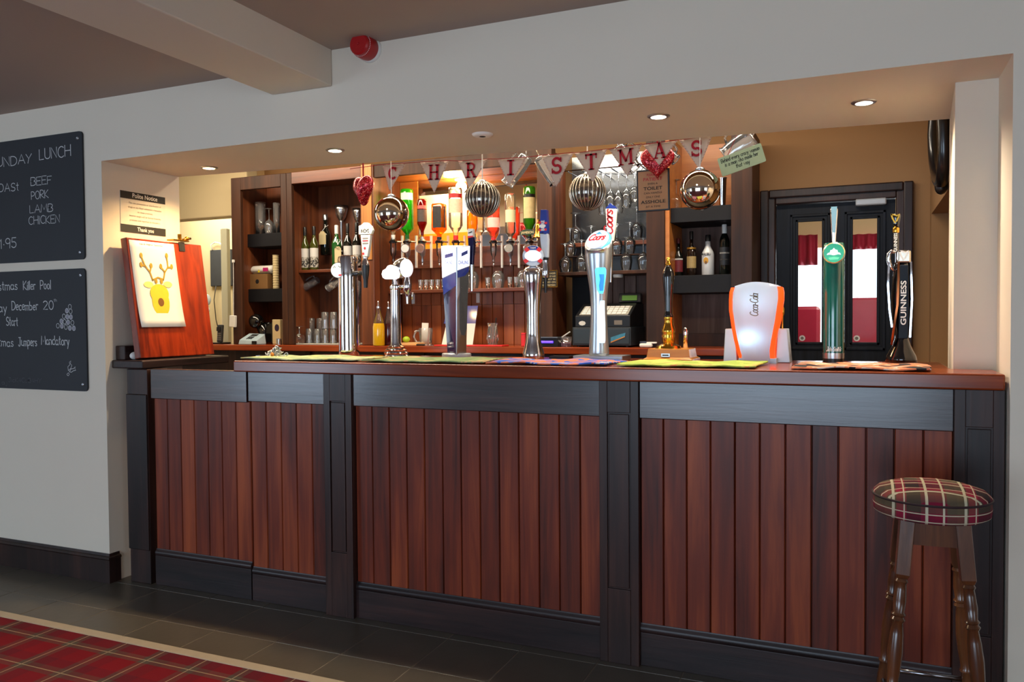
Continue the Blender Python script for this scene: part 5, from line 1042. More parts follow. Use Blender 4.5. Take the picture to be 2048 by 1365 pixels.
# glass jugs hanging from the rail above
def jug(a, c, hw, Y, label, name='glass_jug', handle=True, cat='jug', grp='glass jugs hanging from the rail'):
    A, B = P(*a, Y), P(*c, Y); R_ = hw*Sp(a[0], Y).k; d = (B-A); Lg = d.length; d.normalize(); tt = thing(name, A, label, cat, grp)
    MB().axial(A, d, [(.0005, .004), (R_*.7, .003), (R_*.82, .0), (R_*.92, .01), (R_*1.0, Lg*.35), (R_*.98, Lg*.7), (R_*.88, Lg*.92), (R_*.95, Lg)], 26, False, False).build('glass_body', M['cutglass'], tt, True)
    b = MB(); b.tube([B+d.orthogonal().normalized()*0+Vector((R_*.95*math.cos(q_*math.pi/12), 0, 0)) for q_ in range(2)], .001, 4) if 0 else None
    if handle:
        sd = Vector((0, -1, 0)).cross(d).normalized(); sd = sd if sd.z > 0 else -sd
        MB().tube([A+d*Lg*.15+sd*R_*.9, A+d*Lg*.12+sd*R_*1.45, A+d*Lg*.4+sd*R_*1.7, A+d*Lg*.7+sd*R_*1.4, A+d*Lg*.75+sd*R_*.9], .006, 8).build('handle', M['cutglass'], tt, True)
    b = MB(); u_ = d.orthogonal().normalized(); w_ = d.cross(u_); b.tube([B+(u_*math.cos(q_*math.pi/12)+w_*math.sin(q_*math.pi/12))*R_*.95 for q_ in range(25)], .0025, 6, False); b.build('rim', M['cutglass'], tt, True)
    if name == 'glass_jug':
        f_ = (A.x-RA.x)/(RB.x-RA.x); q_ = RA.lerp(RB, f_); MB().tube([A+d*.01, A+Vector((0, -.01, .02)), q_-EZ*.004, q_+Vector((0, .012, .012))], .0035, 6).build('hook', M['chrome'], tt, True)
    return tt
YR = 3.95
RA, RB = P(990, 296, YR), P(1560, 236, YR)
rl = tag(MB().tube([RA, RB], .008, 10).tube([RA, (RA.x, RA.y, 2.549)], .006, 8).tube([RB, (RB.x, RB.y, 2.549)], .006, 8).build('hanging_rail', M['satin'], at=P(1200, 290, YR)), 'thin metal rail above the bunting carrying the glass jugs', 'rail')
jug((1054, 312), (1014, 368), 15, YR, 'tilted glass jug hanging behind the letter I')
jug((1078, 316), (1110, 366), 13, YR+.06, 'tilted glass jug hanging behind the first letter S')
jug((1236, 296), (1268, 338), 17, YR, 'tilted glass jug hanging behind the letter M')
jug((1322, 296), (1352, 320), 12, YR, 'tilted glass jug hanging behind the letter A')
jug((1508, 276), (1452, 316), 26, YR, 'large tilted glass jug hanging above the pale green plaque')
# black harness collar on the right wall
o = thing('horse_collar', (.30, 4.3, 2.0), 'black leather horse collar hanging on the right wall by the door', 'horse collar')
M['leather'] = mat('black_leather', (18, 17, 19), .3, var=.2, coat=.3)
qs = [(1866, 240, 4.4), (1864, 270, 4.4), (1865, 300, 4.4), (1867, 325, 4.37), (1870, 345, 4.3), (1875, 360, 4.18), (1880, 368, 4.05), (1884, 362, 3.92), (1887, 335, 3.86), (1888, 300, 3.84), (1887, 265, 3.84), (1886, 240, 3.84)]
pts = [P(a, c, y) for a, c, y in qs]; pts = [Vector((p.x, p.y, p.z+.12)) for p in pts[:1]]+pts+[Vector((p.x, p.y, p.z+.12)) for p in pts[-1:]]
tz = max(p.z for p in pts); pts = pts+[(pts[0]+pts[-1])/2+EZ*.06, pts[0]]
MB().tube(pts, [.021]*6+[.024]*2+[.025]*(len(pts)-8), 12).build('collar_ring', M['leather'], o, True)
MB().ball(P(1882, 374, 4.0), .026, 16, 10, sz=1.3).build('collar_point', M['leather'], o, True)
MB().tube([pts[-2], (.354, pts[-2].y, pts[-2].z+.03)], .008, 8).build('wall_hook', M['brass'], o)
# ------------------------------------------------------------------ bottles, glasses and things on the back bar
def facearc(cx, cy, r, z0, z1, half=1.2, n=12, r1=None, turn=0):
    a0 = math.atan2(-cy, -cx)+turn; b = MB(); r1 = r1 or r
    V3 = [Vector((cx+(r if j == 0 else r1)*math.cos(a0-half+2*half*i/n), cy+(r if j == 0 else r1)*math.sin(a0-half+2*half*i/n), z0 if j == 0 else z1)) for j in range(2) for i in range(n+1)]
    b.add(V3, [(i, i+1, n+2+i, n+1+i) for i in range(n)]); return b
def gmat(name, tint, body, bodycol, edge=.3): return glass(name, tint, body, bodycol, .03, edge)
def bottle(px, Y, pt, pb, hw, zbase, glassm, capm, labm, label, name='bottle', shoulder=.60, neck=.36, cap=.12, lab=(.12, .45), cat='bottle', group=None, liquid=None, square=False, capw=1.1, caph=None):
    s = Sp(px, Y); H = s.z(pt)-s.z(pb); R_ = hw*s.k; z = lambda f: zbase+f*H; rn = R_*neck; x, y = s.x, Y
    t = thing(name, (x, y, zbase), label, cat, group); n = 4 if square else 24
    MB().lathe(x, y, [(R_*.9, zbase), (R_, z(.02)), (R_, z(shoulder)), (R_*.9, z(shoulder+.06)), (rn*1.25, z(shoulder+.17)), (rn, z(shoulder+.22)), (rn, z(1-cap))], 24).build('bottle_glass', glassm, t, True)
    MB().lathe(x, y, [(rn*capw, z(1-cap)), (rn*capw, z(.985)), (rn*capw*.85, z(1))], 16).build('cap', capm, t, 40)
    if labm:
        for i, l_ in enumerate(labm if isinstance(labm, list) else [(labm, lab)]):
            facearc(x, y, R_*1.02, z(l_[1][0]), z(l_[1][1]), 1.15).build('label', l_[0], t, True)
    return t
M['gdark'] = mat('dark_bottle_glass', (14, 18, 14), .08, var=.2, coat=.6)
M['golive'] = mat('olive_bottle_glass', (62, 66, 16), .1, var=.2, coat=.6)
M['ggreen'] = mat('green_bottle_glass', (26, 84, 34), .1, var=.2, coat=.5)
M['wlabel'] = mat('white_label', (214, 210, 202), .6, var=.05)
def photo_label():
    mt, nt, b = nodes('printed_portrait_band'); tc = nd(nt, 'ShaderNodeTexCoord'); no = nd(nt, 'ShaderNodeTexNoise', Scale=60.0, Detail=3); L(nt, tc.outputs['Object'], no.inputs['Vector'])
    cr = nd(nt, 'ShaderNodeValToRGB'); cr.color_ramp.elements[0].position = .42; cr.color_ramp.elements[0].color = rgb((40, 38, 36)); cr.color_ramp.elements[1].position = .55; cr.color_ramp.elements[1].color = rgb((190, 184, 170)); L(nt, no.outputs['Fac'], cr.inputs[0]); L(nt, cr.outputs[0], b.inputs['Base Color']); return mt
M['photo'] = photo_label()
YBt = 4.76
zz2 = zs2+.0005
wl2 = [(M['wlabel'], (.30, .50)), (M['photo'], (.06, .30))]
bottle(612, 4.72, 454, 541, 8.5, zz2, M['golive'], M['black'], wl2, 'olive wine bottle with black cap, leftmost on the trophy shelf', shoulder=.55, cap=.20)
bottle(630, 4.72, 453, 541, 9.0, zz2, M['golive'], M['black'], wl2, 'olive wine bottle with black cap, second from left on the trophy shelf', shoulder=.55, cap=.20)
t = bottle(653, 4.855, 430, 512, 11, zr2+.0005, M['gdark'], M['satin'], None, 'dark sparkling bottle with a cream gift tag on the riser', shoulder=.5, cap=.14, capw=1.3)
s = Sp(650, 4.82); r_ = .012
b = MB().prism([(-.03, -.045), (.03, -.045), (.03, .03), (.012, .05), (-.012, .05), (-.03, .03)], (s.x, 4.80, s.z(477)), EX, EZ, .001); b.build('gift_tag', M['cardcream'], t)
MB().tube([(s.x, 4.80, s.z(463)), (s.x+.01, 4.82, s.z(455)), (s.x+.012, 4.855, s.z(450))], .002, 5).build('tag_string', M['white'], t)
t = bottle(675, 4.70, 453, 541, 10, zz2, M['ggreen'], M['white'], None, 'green wine bottle with white cap and tan gift tag', shoulder=.55, cap=.20)
s = Sp(678, 4.66); b = MB().prism([(-.027, -.06), (.027, -.06), (.027, .035), (.012, .05), (-.012, .05), (-.027, .035)], (s.x, 4.655, s.z(508)), EX, EZ, .001); b.build('gift_tag', M['cardcream'], t)
b = MB(); strokes('TYO', b, (s.x-.018, 4.6535, s.z(500)), EX, EZ, .016, .034, .14, 0, .05, .0006); b.build('tag_writing', M['ink'], t)
MB().tube([(s.x, 4.654, s.z(490)), (s.x+.012, 4.67, s.z(480)), (s.x-.012, 4.67, s.z(478)), (s.x, 4.654, s.z(490))], .002, 5).build('tag_string', M['white'], t)
bottle(697, 4.72, 450, 541, 9, zz2, M['gdark'], M['black'], wl2, 'black wine bottle with white label, beside the green wine bottle', shoulder=.55, cap=.20)
bottle(715, 4.72, 449, 541, 9, zz2, M['gdark'], M['black'], wl2, 'black wine bottle with white label, next to the pine post', shoulder=.55, cap=.20)
def trophy(px, Y, pt, pb, hw, zb, label):
    s = Sp(px, Y); H = s.z(pt)-s.z(pb); R_ = hw*s.k; t = thing('trophy_cup', (s.x, Y, zb), label, 'trophy')
    MB().lathe(s.x, Y, [(R_*.62, zb), (R_*.62, zb+H*.1), (R_*.5, zb+H*.12)], 24).build('plinth', M['gloss'], t, 40)
    MB().lathe(s.x, Y, [(R_*.5, zb+H*.12), (R_*.2, zb+H*.2), (R_*.16, zb+H*.35), (R_*.26, zb+H*.5), (R_*.22, zb+H*.66), (R_*.34, zb+H*.7)], 24).build('stem', M['satin'], t, True)
    MB().lathe(s.x, Y, [(R_*.34, zb+H*.7), (R_*.7, zb+H*.78), (R_*.95, zb+H*.92), (R_, zb+H), (R_*.9, zb+H*.99), (R_*.5, zb+H*.84)], 28, False, True).build('cup', mat('chased_silver', (200, 200, 200), .25, 1, var=.3, scale=60, bump=.6, bscale=90), t, True)
trophy(685, 4.86, 413, 511, 14, zr2+.0005, 'silver trophy cup on a tall stem behind the wine bottles')
trophy(718, 4.86, 420, 511, 11, zr2+.0005, 'small silver trophy cup half hidden behind the pine post')
# tilted beer mugs hanging below the trophy shelf
def mug_hang(a, c, hw, label):
    jug(a, c, hw, 4.74, label, 'beer_mug', True, 'mug', 'beer mugs hanging under the trophy shelf')
mug_hang((636, 560), (602, 580), 8, 'tilted glass beer mug hanging under the trophy shelf, left')
mug_hang((717, 562), (711, 604), 9, 'tilted glass beer mug hanging between the chrome column tap and the pine post')
mug_hang((682, 560), (656, 577), 8, 'tilted glass beer mug hanging under the trophy shelf, right')
# glasses
def wine(px, Y, pf, pr_, hw, label, hang=False, mt='glass', group=None, name='wine_glass', zb=None):
    s = Sp(px, Y); zf, zr = s.z(pf), s.z(pr_)
    if zb is not None: zf += zb-zr; zr = zb
    H = zf-zr; R_ = hw*s.k; t = thing(name, (s.x, Y, zr), label, 'wine glass', group); z = lambda f: zr+f*H
    MB().lathe(s.x, Y, [(R_*.74, z(0)), (R_*.86, z(.10)), (R_*1.0, z(.28)), (R_*.93, z(.40)), (R_*.62, z(.50)), (R_*.2, z(.56)), (R_*.07, z(.60))], 24, False, False).build('bowl', M[mt], t, True)
    MB().lathe(s.x, Y, [(R_*.09, z(.57)), (R_*.07, z(.75)), (R_*.10, z(.95)), (R_*.2, z(.97))], 12, False, False).build('stem', M['cutglass'], t, True)
    MB().lathe(s.x, Y, [(R_*.2, z(.97)), (R_*.6, z(.985)), (R_*.85, z(1.0)), (R_*.8, z(1.004)), (R_*.1, z(1.0))], 24, False, False).build('foot', M['cutglass'], t, True)
    b = MB(); b.tube([(s.x+R_*.74*math.cos(q_*math.pi/12), Y+R_*.74*math.sin(q_*math.pi/12), zr+.0015) for q_ in range(25)], .0013, 5, False); b.build('rim', M['cutglass'], t, True)
    return t
for i, (px, pf, hw) in enumerate(((1131, 486, 13), (1164, 480, 12.5), (1253, 477, 12.5), (1287, 480, 13))):
    wine(px, 4.675, pf, 543, hw, 'upside-down wine glass on the lowest glass shelf, '+ORD[i], group='wine glasses on the lowest glass shelf', zb=zs4+.0005)
for i, (px, pf, hw) in enumerate(((1141, 455, 12.5), (1183, 452, 12.5), (1234, 450, 12.5), (1260, 448, 12.5))):
    wine(px, 4.755, pf, 511, hw, 'upside-down wine glass in the middle row behind the silver tap, '+ORD[i], group='wine glasses in the middle row', zb=zs4m+.0005)
for i, (px, pf, hw) in enumerate(((1152, 422, 13), (1214, 420, 13), (1274, 416, 13))):
    wine(px, 4.855, pf, 483, hw, 'upside-down wine glass on the upper glass shelf, '+ORD[i], group='wine glasses on the upper glass shelf', zb=zs4b+.0005)
for i, (px, pr_, hw) in enumerate(((1207, 431, 10), (1222, 424, 11), (1238, 426, 11), (1254, 416, 11), (1270, 404, 12), (1285, 420, 11))):
    s = Sp(px, 4.68); w_ = wine(px, 4.68, 348, pr_, hw, 'stemmed glass hanging upside down from the chrome rack, '+ORD[i], group='glasses hanging from the chrome rack')
wine(1353, 4.72, 352, 414, 10.5, 'upside-down wine glass on the top black shelf beside the framed sign', zb=zs5+.0005)
s = Sp(1445, 4.72); t = thing('cocktail_shaker', (s.x, 4.72, zs5+.0005), 'tall steel shaker on the top black shelf under the plaque', 'shaker'); H = s.z(352)-s.z(413); R_ = 8*s.k; zb_ = zs5+.0005
MB().lathe(s.x, 4.72, [(R_*.75, zb_), (R_*.8, zb_+.004), (R_*1.05, zb_+H*.96), (R_*1.1, zb_+H)], 24).build('tin', M['chrome'], t, 40)
MB().lathe(s.x, 4.72, [(R_*1.12, zb_+H*.97), (R_*1.12, zb_+H*1.0)], 24, False, False).build('rim', M['satin'], t, True)
# liqueur bottles
bottle(1357, 4.72, 474, 551, 9.5, zs5b+.0005, M['gdark'], mat('red_cap', (90, 22, 22), .4), [(mat('dark_red_label', (120, 40, 46), .5, var=.5, scale=60), (.12, .42)), (M['wlabel'], (.43, .47))], 'dark round liqueur bottle, leftmost on the lower black shelf', shoulder=.48, cap=.14)
bottle(1383, 4.72, 461, 551, 10, zs5b+.0005, mat('brown_bottle', (34, 20, 12), .1, coat=.6), M['black'], [(mat('cream_oval_label', (176, 150, 96), .5, var=.3, scale=50), (.18, .44)), (mat('gold_band', (180, 130, 50), .3, .6), (.60, .64))], 'brown cream-liqueur bottle with a tan label on the lower black shelf', shoulder=.5, cap=.18)
t = bottle(1416, 4.72, 469, 551, 12.5, zs5b+.0005, mat('matt_white_bottle', (214, 214, 212), .35, coat=.3), M['black'], None, 'white coconut liqueur bottle with black cap on the lower black shelf', shoulder=.52, neck=.42, cap=.16)
s = Sp(1414, 4.72); text('MALIBU', 'brand_lettering', M['ink'], t, (s.x, 4.72-12.8*s.k, s.z(512)), EX, EZ, .014, .055, .02)
b = MB(); disc(b, (s.x, 4.72-12.9*s.k, s.z(522)), EX, EZ, .014, .018, .001); b.build('sunset_label', mat('sunset_print', (206, 150, 40), .5, var=.4, scale=70), t)
b = MB(); disc(b, (s.x, 4.72-13.1*s.k, s.z(526)), EX, EZ, .006, .009, .001); b.build('palm_mark', M['brownprint'], t)
bottle(1449, 4.72, 449, 551, 10.5, zs5b+.0005, M['gdark'], M['white'], [(mat('black_label', (30, 30, 34), .5, var=.2), (.2, .55)), (M['wlabel'], (.42, .45)), (M['inkgrey'], (.3, .32))], 'tall black bottle with white cap on the lower black shelf', shoulder=.66, cap=.2, capw=1.35)
# optics and upturned spirit bottles
YO = 4.72
def optic(px, badge, label, dial=None, zt_px=472):
    s = Sp(px, YO); t = thing('spirit_optic', (s.x, YO, s.z(530)), label, 'optic', 'optics on the rail')
    zc = s.z(492)
    MB().box(s.x+.022, s.x+.034, 4.785, 4.8, s.z(535), s.z(470)).build('bracket', M['white'], t)
    MB().tube([(s.x, YO, s.z(483)), (s.x+.028, 4.79, s.z(483))], .006, 8).build('bracket_arm', M['satin'], t)
    b = MB().lathe(s.x, YO, s.prof([(2, 526), (3, 522), (2.2, 515), (5.5, 510), (6.5, 500), (6.5, 488), (8, 486), (8, 482), (4.5, 479), (4, 474)]), 18); b.build('valve_body', M['glass'] if dial is None else M['satin'], t, 40)
    MB().lathe(s.x, YO, s.prof([(8.5, 487), (9, 484), (7, 481)]), 18).build('valve_collar', M['gloss'], t, 40)
    MB().lathe(s.x, YO, s.prof([(1.2, 533), (1.8, 530), (1.2, 526)]), 12).build('spout', M['chrome'], t, True)
    if dial is not None:
        c = Vector((s.x, YO-.028, s.z(498)))
        MB().axial(c, (0.35, -1, 0), [(9.0*s.k, 0), (9.4*s.k, .004), (8*s.k, .008)], 24).build('dial_rim', M['satin'], t, 40)
        MB().axial(c, (0.35, -1, 0), [(7.8*s.k, .0085), (.0005, .009)], 24, False, False).build('dial_face', dial, t)
    return t
def spirit(px, pt, pb, hw, body, label, caps, bands, shoulder=.30, square=False, name='spirit_bottle'):
    """upside-down bottle above its optic: pt is the bottle bottom (up), pb its mouth"""
    s = Sp(px, YO); zt_, zb_ = s.z(pt), s.z(pb); H = zt_-zb_; R_ = hw*s.k; t = thing(name, (s.x, YO, zb_), label, 'bottle', 'upturned spirit bottles'); z = lambda f: zb_+f*H
    n = 24
    pr_ = [(R_*.3, z(0)), (R_*.3, z(.12)), (R_*.36, z(shoulder*.55)), (R_*.85, z(shoulder*.9)), (R_, z(shoulder)), (R_, z(.97)), (R_*.9, z(1)), (R_*.5, z(.985)), (.0005, z(.98))]
    if square:
        rings = []
        for r_, z_ in pr_: rings.append([Vector((s.x+r_*(abs(math.cos(a))**.35)*math.copysign(1, math.cos(a)), YO+r_*.8*(abs(math.sin(a))**.35)*math.copysign(1, math.sin(a)), z_)) for a in [2*math.pi*(i+.5)/24 for i in range(24)]])
        MB().loft(rings).build('bottle_glass', body, t, True)
    else: MB().lathe(s.x, YO, pr_, n).build('bottle_glass', body, t, True)
    MB().lathe(s.x, YO, [(R_*.34, z(-.02)), (R_*.36, z(.10))], 16).build('neck_seal', caps, t, 40)
    for mt, f0, f1 in bands: facearc(s.x, YO, R_*(1.02 if not square else 1.06), z(f0), z(f1), 1.1).build('label', mt, t, True)
    return t
M['jdlabel'] = mat('black_print_label', (34, 32, 32), .5, var=.9, scale=90)
spirit(788, 400, 478, 12, gmat('clear_spirit', (240, 236, 225), .12, (240, 225, 190)), 'clear upturned spirit bottle mostly hidden by the plain mirrored bauble', M['white'], [])
spirit(816, 379, 480, 13, gmat('bright_green_liquid', (90, 230, 70), .22, (60, 210, 40)), 'bright green upturned spirit bottle, tallest on the optic rail', M['ggreen'], [(M['wlabel'], .78, .92)], .22)
spirit(846, 399, 480, 10, gmat('dark_red_liquid', (150, 20, 16), .35, (120, 14, 12)), 'dark red upturned spirit bottle on the optic rail', M['brass'], [(mat('pink_label', (214, 92, 86), .5), .76, .84), (mat('dark_grey_label', (70, 58, 54), .5, var=.5, scale=70), .44, .74)], .4)
spirit(880, 408, 482, 13.5, gmat('amber_whiskey', (255, 150, 30), .25, (230, 120, 20)), 'square amber upturned bottle with a black label on the optic rail', M['black'], [(M['jdlabel'], .34, .92)], .3, True)
spirit(913, 376, 482, 14, gmat('clear_vodka', (250, 244, 228), .1, (250, 240, 215)), 'tall clear upturned vodka bottle with a red band on the optic rail', M['redbright'], [(M['red'], .80, .88), (mat('pale_crest_label', (214, 196, 166), .5, var=.25, scale=60), .52, .78)], .28)
spirit(946, 420, 484, 11, gmat('golden_whisky', (255, 176, 40), .25, (236, 150, 30)), 'golden upturned spirit bottle below the ribbed bauble', M['brown'] if 'brown' in M else M['black'], [], .4)
spirit(988, 402, 484, 13, gmat('pink_gin', (255, 150, 120), .22, (244, 120, 90)), 'pink upturned gin bottle right of the ribbed bauble', M['redbright'], [(mat('pale_pink_label', (236, 190, 176), .5, var=.2, scale=60), .34, .58)], .28)
spirit(1022, 388, 484, 11, gmat('pale_clear_spirit', (252, 246, 232), .08, (250, 238, 210)), 'slim clear upturned bottle with a pale label on the optic rail', M['black'], [(mat('yellowed_label', (226, 214, 170), .5, var=.1), .40, .66)], .2)
spirit(1060, 374, 484, 12.5, gmat('green_whiskey_glass', (110, 190, 60), .3, (70, 140, 30)), 'dark green upturned whiskey bottle beside the dark post', M['black'], [(M['black'], .80, .86), (mat('tan_label', (206, 186, 132), .5, var=.2, scale=50), .42, .80)], .34)
dial_w = mat('dial_white', (206, 206, 202), .4, var=.15, scale=120); dial_k = mat('dial_brown', (120, 84, 66), .5, var=.4, scale=60); dial_g = mat('dial_grey', (150, 146, 138), .5, var=.3, scale=90)
for i, (px, d) in enumerate(((788, None), (816, dial_w), (846, dial_k), (880, None), (913, None), (946, None), (988, None), (1022, dial_g), (1060, dial_k))):
    optic(px, None, 'spirit optic on the wooden rail, '+ORD[i], d)
s = Sp(1058, YO-.03); t = thing('brand_plate', (s.x, YO-.04, s.z(465)), 'dark green curved name plate on the rightmost optic', 'sign')
b = MB(); b.prism([(-.055, -.014), (.055, -.014), (.05, .006), (.03, .018), (0, .022), (-.03, .018), (-.05, .006)], (s.x, YO-.05, s.z(466)), EX, EZ, .01); b.build('plate', mat('plate_green', (38, 56, 36), .4), t)
text('JAMESON', 'lettering', M['cardcream'], t, (s.x, YO-.05, s.z(468)), EX, EZ, .014, .085, .02)
# poster on the bay mirror
xa, xb = P(838, 440, YK-.04).x, P(941, 440, YK-.04).x; za, zb_ = P(890, 500, YK-.04).z, P(890, 388, YK-.04).z
t = thing('poster', ((xa+xb)/2, YK-.032, za), 'white poster with yellow and orange foot on the mirror behind the optics', 'poster')
MB().box(xa, xb, YK-.0335, YK-.031, za, zb_).build('sheet', mat('bright_white_paper', (238, 234, 224), .6, var=.02), t)
MB().box(xa, xb, YK-.0345, YK-.0336, za, za+(zb_-za)*.30).build('yellow_foot', mat('yellow_print', (236, 190, 40), .6, var=.2, scale=14), t)
MB().box(xa, xa+(xb-xa)*.4, YK-.0352, YK-.0346, za+(zb_-za)*.12, za+(zb_-za)*.26).build('orange_swoosh', mat('orange_print', (224, 110, 30), .6, var=.3, scale=16), t)
# brass bell and plaque on the dark post
s = Sp(1077, YF-.06); x, y = s.x, YF-.06; t = thing('brass_bell', (x, y, s.z(474)), 'small brass bell on a bracket on the dark post by the optics', 'bell')
MB().lathe(x, y, s.prof([(10, 475), (9, 472), (6, 466), (5, 458), (4.5, 450), (2.5, 446), (.5, 445)]), 24, False, True).build('bell_body', M['brass'], t, True)
MB().tube([(x, y, s.z(446)), (x, y, s.z(440)), (x, YF-.011, s.z(440))], .004, 8).build('bell_bracket', M['brass'], t)
MB().tube([(x, y, s.z(472)), (x, y-.005, s.z(480))], .003, 8).build('clapper', M['brass'], t)
xa, xb = P(1081, 558, YF-.02).x, P(1115, 558, YF-.02).x; za, zb_ = P(1098, 575, YF-.02).z, P(1098, 541, YF-.02).z
t = thing('age_notice', ((xa+xb)/2, YF-.02, za), 'small black age notice with gold border on the dark post', 'sign')
MB().box(xa, xb, YF-.022, YF-.0105, za, zb_).build('gold_border', M['brass'], t)
MB().box(xa+.005, xb-.005, YF-.0235, YF-.0221, za+.005, zb_-.005).build('face', M['ink'], t)
for i, s_ in enumerate(('PERSONS UNDER', '18 YEARS OF AGE', 'MAY NOT BE', 'SERVED ON', 'THE PREMISES')):
    text(s_, 'lettering', M['cardcream'], t, ((xa+xb)/2, YF-.0235, zb_-.024-i*.0175), EX, EZ, .010, (xb-xa)*.8)
# glasses on the middle shelf
def tumbler(px, Y, pt, pb, hw, label, mt='glass', taper=.85, zb=None, group=None, name='tumbler', cat='glass', inv=False):
    s = Sp(px, Y); H = s.z(pt)-s.z(pb); z0 = zb if zb is not None else s.z(pb); R_ = hw*s.k; t = thing(name, (s.x, Y, z0), label, cat, group)
    a, c = (R_*taper, R_) if not inv else (R_, R_*taper)
    MB().lathe(s.x, Y, [(.0005, z0+.004), (a*.9, z0+.003), (a, z0), (a+(c-a)*.5, z0+H*.5), (c, z0+H)] if not inv else [(a, z0), (a+(c-a)*.5, z0+H*.5), (c, z0+H*.98), (c*.9, z0+H), (.0005, z0+H*.96)], 20, False, False).build('glass_wall', M[mt], t, True)
    b = MB(); rr, zz = (c, z0+H) if not inv else (a, z0+.0012); b.tube([(s.x+rr*math.cos(q_*math.pi/10), Y+rr*math.sin(q_*math.pi/10), zz) for q_ in range(21)], .0013, 5, False); b.build('rim', M['cutglass'], t, True)
    return t
for i, px in enumerate((842, 853, 864, 876, 888)): tumbler(px, 4.78, 557, 577, 5.2, 'shot glass in the row left of the blue tap, '+ORD[i], 'cutglass', .8, zs3+.0005, 'shot glasses on the pine shelf', 'shot_glass')
def balloon(px, label):
    s = Sp(px, 4.78); z0 = zs3+.0005; H = s.z(542)-s.z(577); R_ = 13*s.k; t = thing('brandy_glass', (s.x, 4.78, z0), label, 'glass', 'stemless brandy glasses on the pine shelf')
    MB().lathe(s.x, 4.78, [(R_*.78, z0), (R_*.95, z0+H*.25), (R_, z0+H*.45), (R_*.9, z0+H*.75), (R_*.6, z0+H*.95), (R_*.3, z0+H), (.0005, z0+H*.99)], 24, False, False).build('glass_wall', M['cutglass'], t, True)
    b = MB(); b.tube([(s.x+R_*.78*math.cos(q_*math.pi/10), 4.78+R_*.78*math.sin(q_*math.pi/10), z0+.0013) for q_ in range(21)], .0013, 5, False); b.build('rim', M['cutglass'], t, True)
balloon(946, 'rounded upside-down glass on the pine shelf right of the blue tap')
balloon(997, 'rounded upside-down glass on the pine shelf above the pen jar'); balloon(1047, 'rounded upside-down glass on the pine shelf behind the lifebuoy-badge tap')
for i, px in enumerate((976, 1020, 1033)): tumbler(px, 4.76, 556, 577, 5, 'lone shot glass among the rounded glasses on the pine shelf, '+ORD[i], 'cutglass', .8, zs3+.0005, 'shot glasses among the rounded glasses', 'shot_glass')
# glassware on the back counter
mz = BC+.0005
tag(MB().box(P(592, 690, 4.6).x, P(724, 690, 4.6).x-.01, 4.585, 4.88, mz, mz+.006).build('bar_mat', mat('pale_mat', (176, 176, 168), .7, var=.1), at=(-3.35, 4.7, mz), bevel=.002), 'pale drip mat under the glasses on the back counter', 'mat')
gz = mz+.0065
s = Sp(598, 4.62); wine(598, 4.62, 655, 689, 12.5, 'upside-down brandy balloon at the left end of the glasses on the back counter', name='brandy_glass', zb=gz)
for i, px in enumerate((618, 634, 650, 666)): tumbler(px, 4.70, 660, 689, 7.4, 'cut tumbler in the bottom row on the back counter, '+ORD[i], 'cutglass', .92, gz, 'cut tumblers in the bottom row', inv=True)
for i, px in enumerate((622, 640)): tumbler(px, 4.80, 640, 689, 8, 'tall tumbler behind the bottom row on the back counter, '+ORD[i], 'cutglass', .92, gz, 'tall tumblers behind the bottom row', inv=True)
zu = gz+(Sp(650, 4.70).z(660)-Sp(650, 4.70).z(689))+.001
for i, px in enumerate((650, 667)): tumbler(px, 4.70, 626, 659, 8, 'cut tumbler stacked on the upper row beside the chrome column tap, '+ORD[i], 'cutglass', .92, zu, 'cut tumblers in the upper row', inv=True)
tumbler(712, 4.66, 652, 689, 8, 'tumbler right of the chrome column tap on the back counter', 'cutglass', .92, gz, inv=True)
# left cabinet
sh1 = S11+.0005; sh2 = S12+.0005
tumbler(524, 4.76, 401, 466, 11, 'tall stack of clear plastic cups on the top shelf of the left cabinet', 'cutglass', .95, sh1, name='plastic_cup_stack', cat='cups')
wine(541, 4.72, 416, 466, 10, 'frosted upside-down wine glass on the top shelf of the left cabinet', mt='cutglass', zb=sh1)
tumbler(556, 4.74, 405, 466, 7, 'tall frosted glass beside the stile on the top shelf of the left cabinet', 'cutglass', .9, sh1)
def bx(name, pa, pb_, pt, pbm, y0, y1, zb, mt, label, cat, bev=.003, parts=None):
    xa, xb = P(pa, pbm, y0).x, P(pb_, pbm, y0).x; H = P(pa, pt, y0).z-P(pa, pbm, y0).z; t = thing(name, ((xa+xb)/2, (y0+y1)/2, zb), label, cat)
    MB().box(xa, xb, y0, y1, zb, zb+H).build('body', mt, t, bevel=bev); return t, xa, xb, zb, zb+H
t, xa, xb, za, zb_ = bx('pod_box', 499, 535, 547, 577, 4.70, 4.84, sh2, M['card'], 'brown cardboard box on the middle shelf of the left cabinet', 'box')
b = MB(); disc(b, ((xa+xb)/2-.01, 4.699, (za+zb_)/2), EX, EZ, .016, .016, .001); b.build('round_print', M['ink'], t)
t2 = thing('wipes_packet', ((xa+xb)/2, 4.76, zb_), 'white packet with pink and yellow marks lying on the cardboard box', 'packet')
b = MB(); b.loft([[Vector((xa-.005+.185*u, 4.76+.05*math.cos(a), zb_+.033+.032*math.sin(a))) for a in [2*math.pi*i/12 for i in range(12)]] for u in (0, .04, .5, .96, 1)]); b.build('roll', M['white'], t2, True)
MB().box(xb-.045, xb, 4.705, 4.709, zb_+.018, zb_+.045).build('pink_patch', mat('magenta_print', (170, 30, 100), .5), t2)
b = MB().prism([(0, 0), (.022, 0), (.011, .024)], (xa+.07, 4.7085, zb_+.012), EX, EZ, .002); b.build('yellow_triangle', mat('yellow_triangle', (220, 200, 40), .5), t2)
s = Sp(553, 4.73); t = thing('paper_cup_stack', (s.x, 4.73, sh2), 'tall stack of cream paper cups beside the cardboard box', 'cups'); b = MB(); H = s.z(508)-s.z(577); pr_ = []
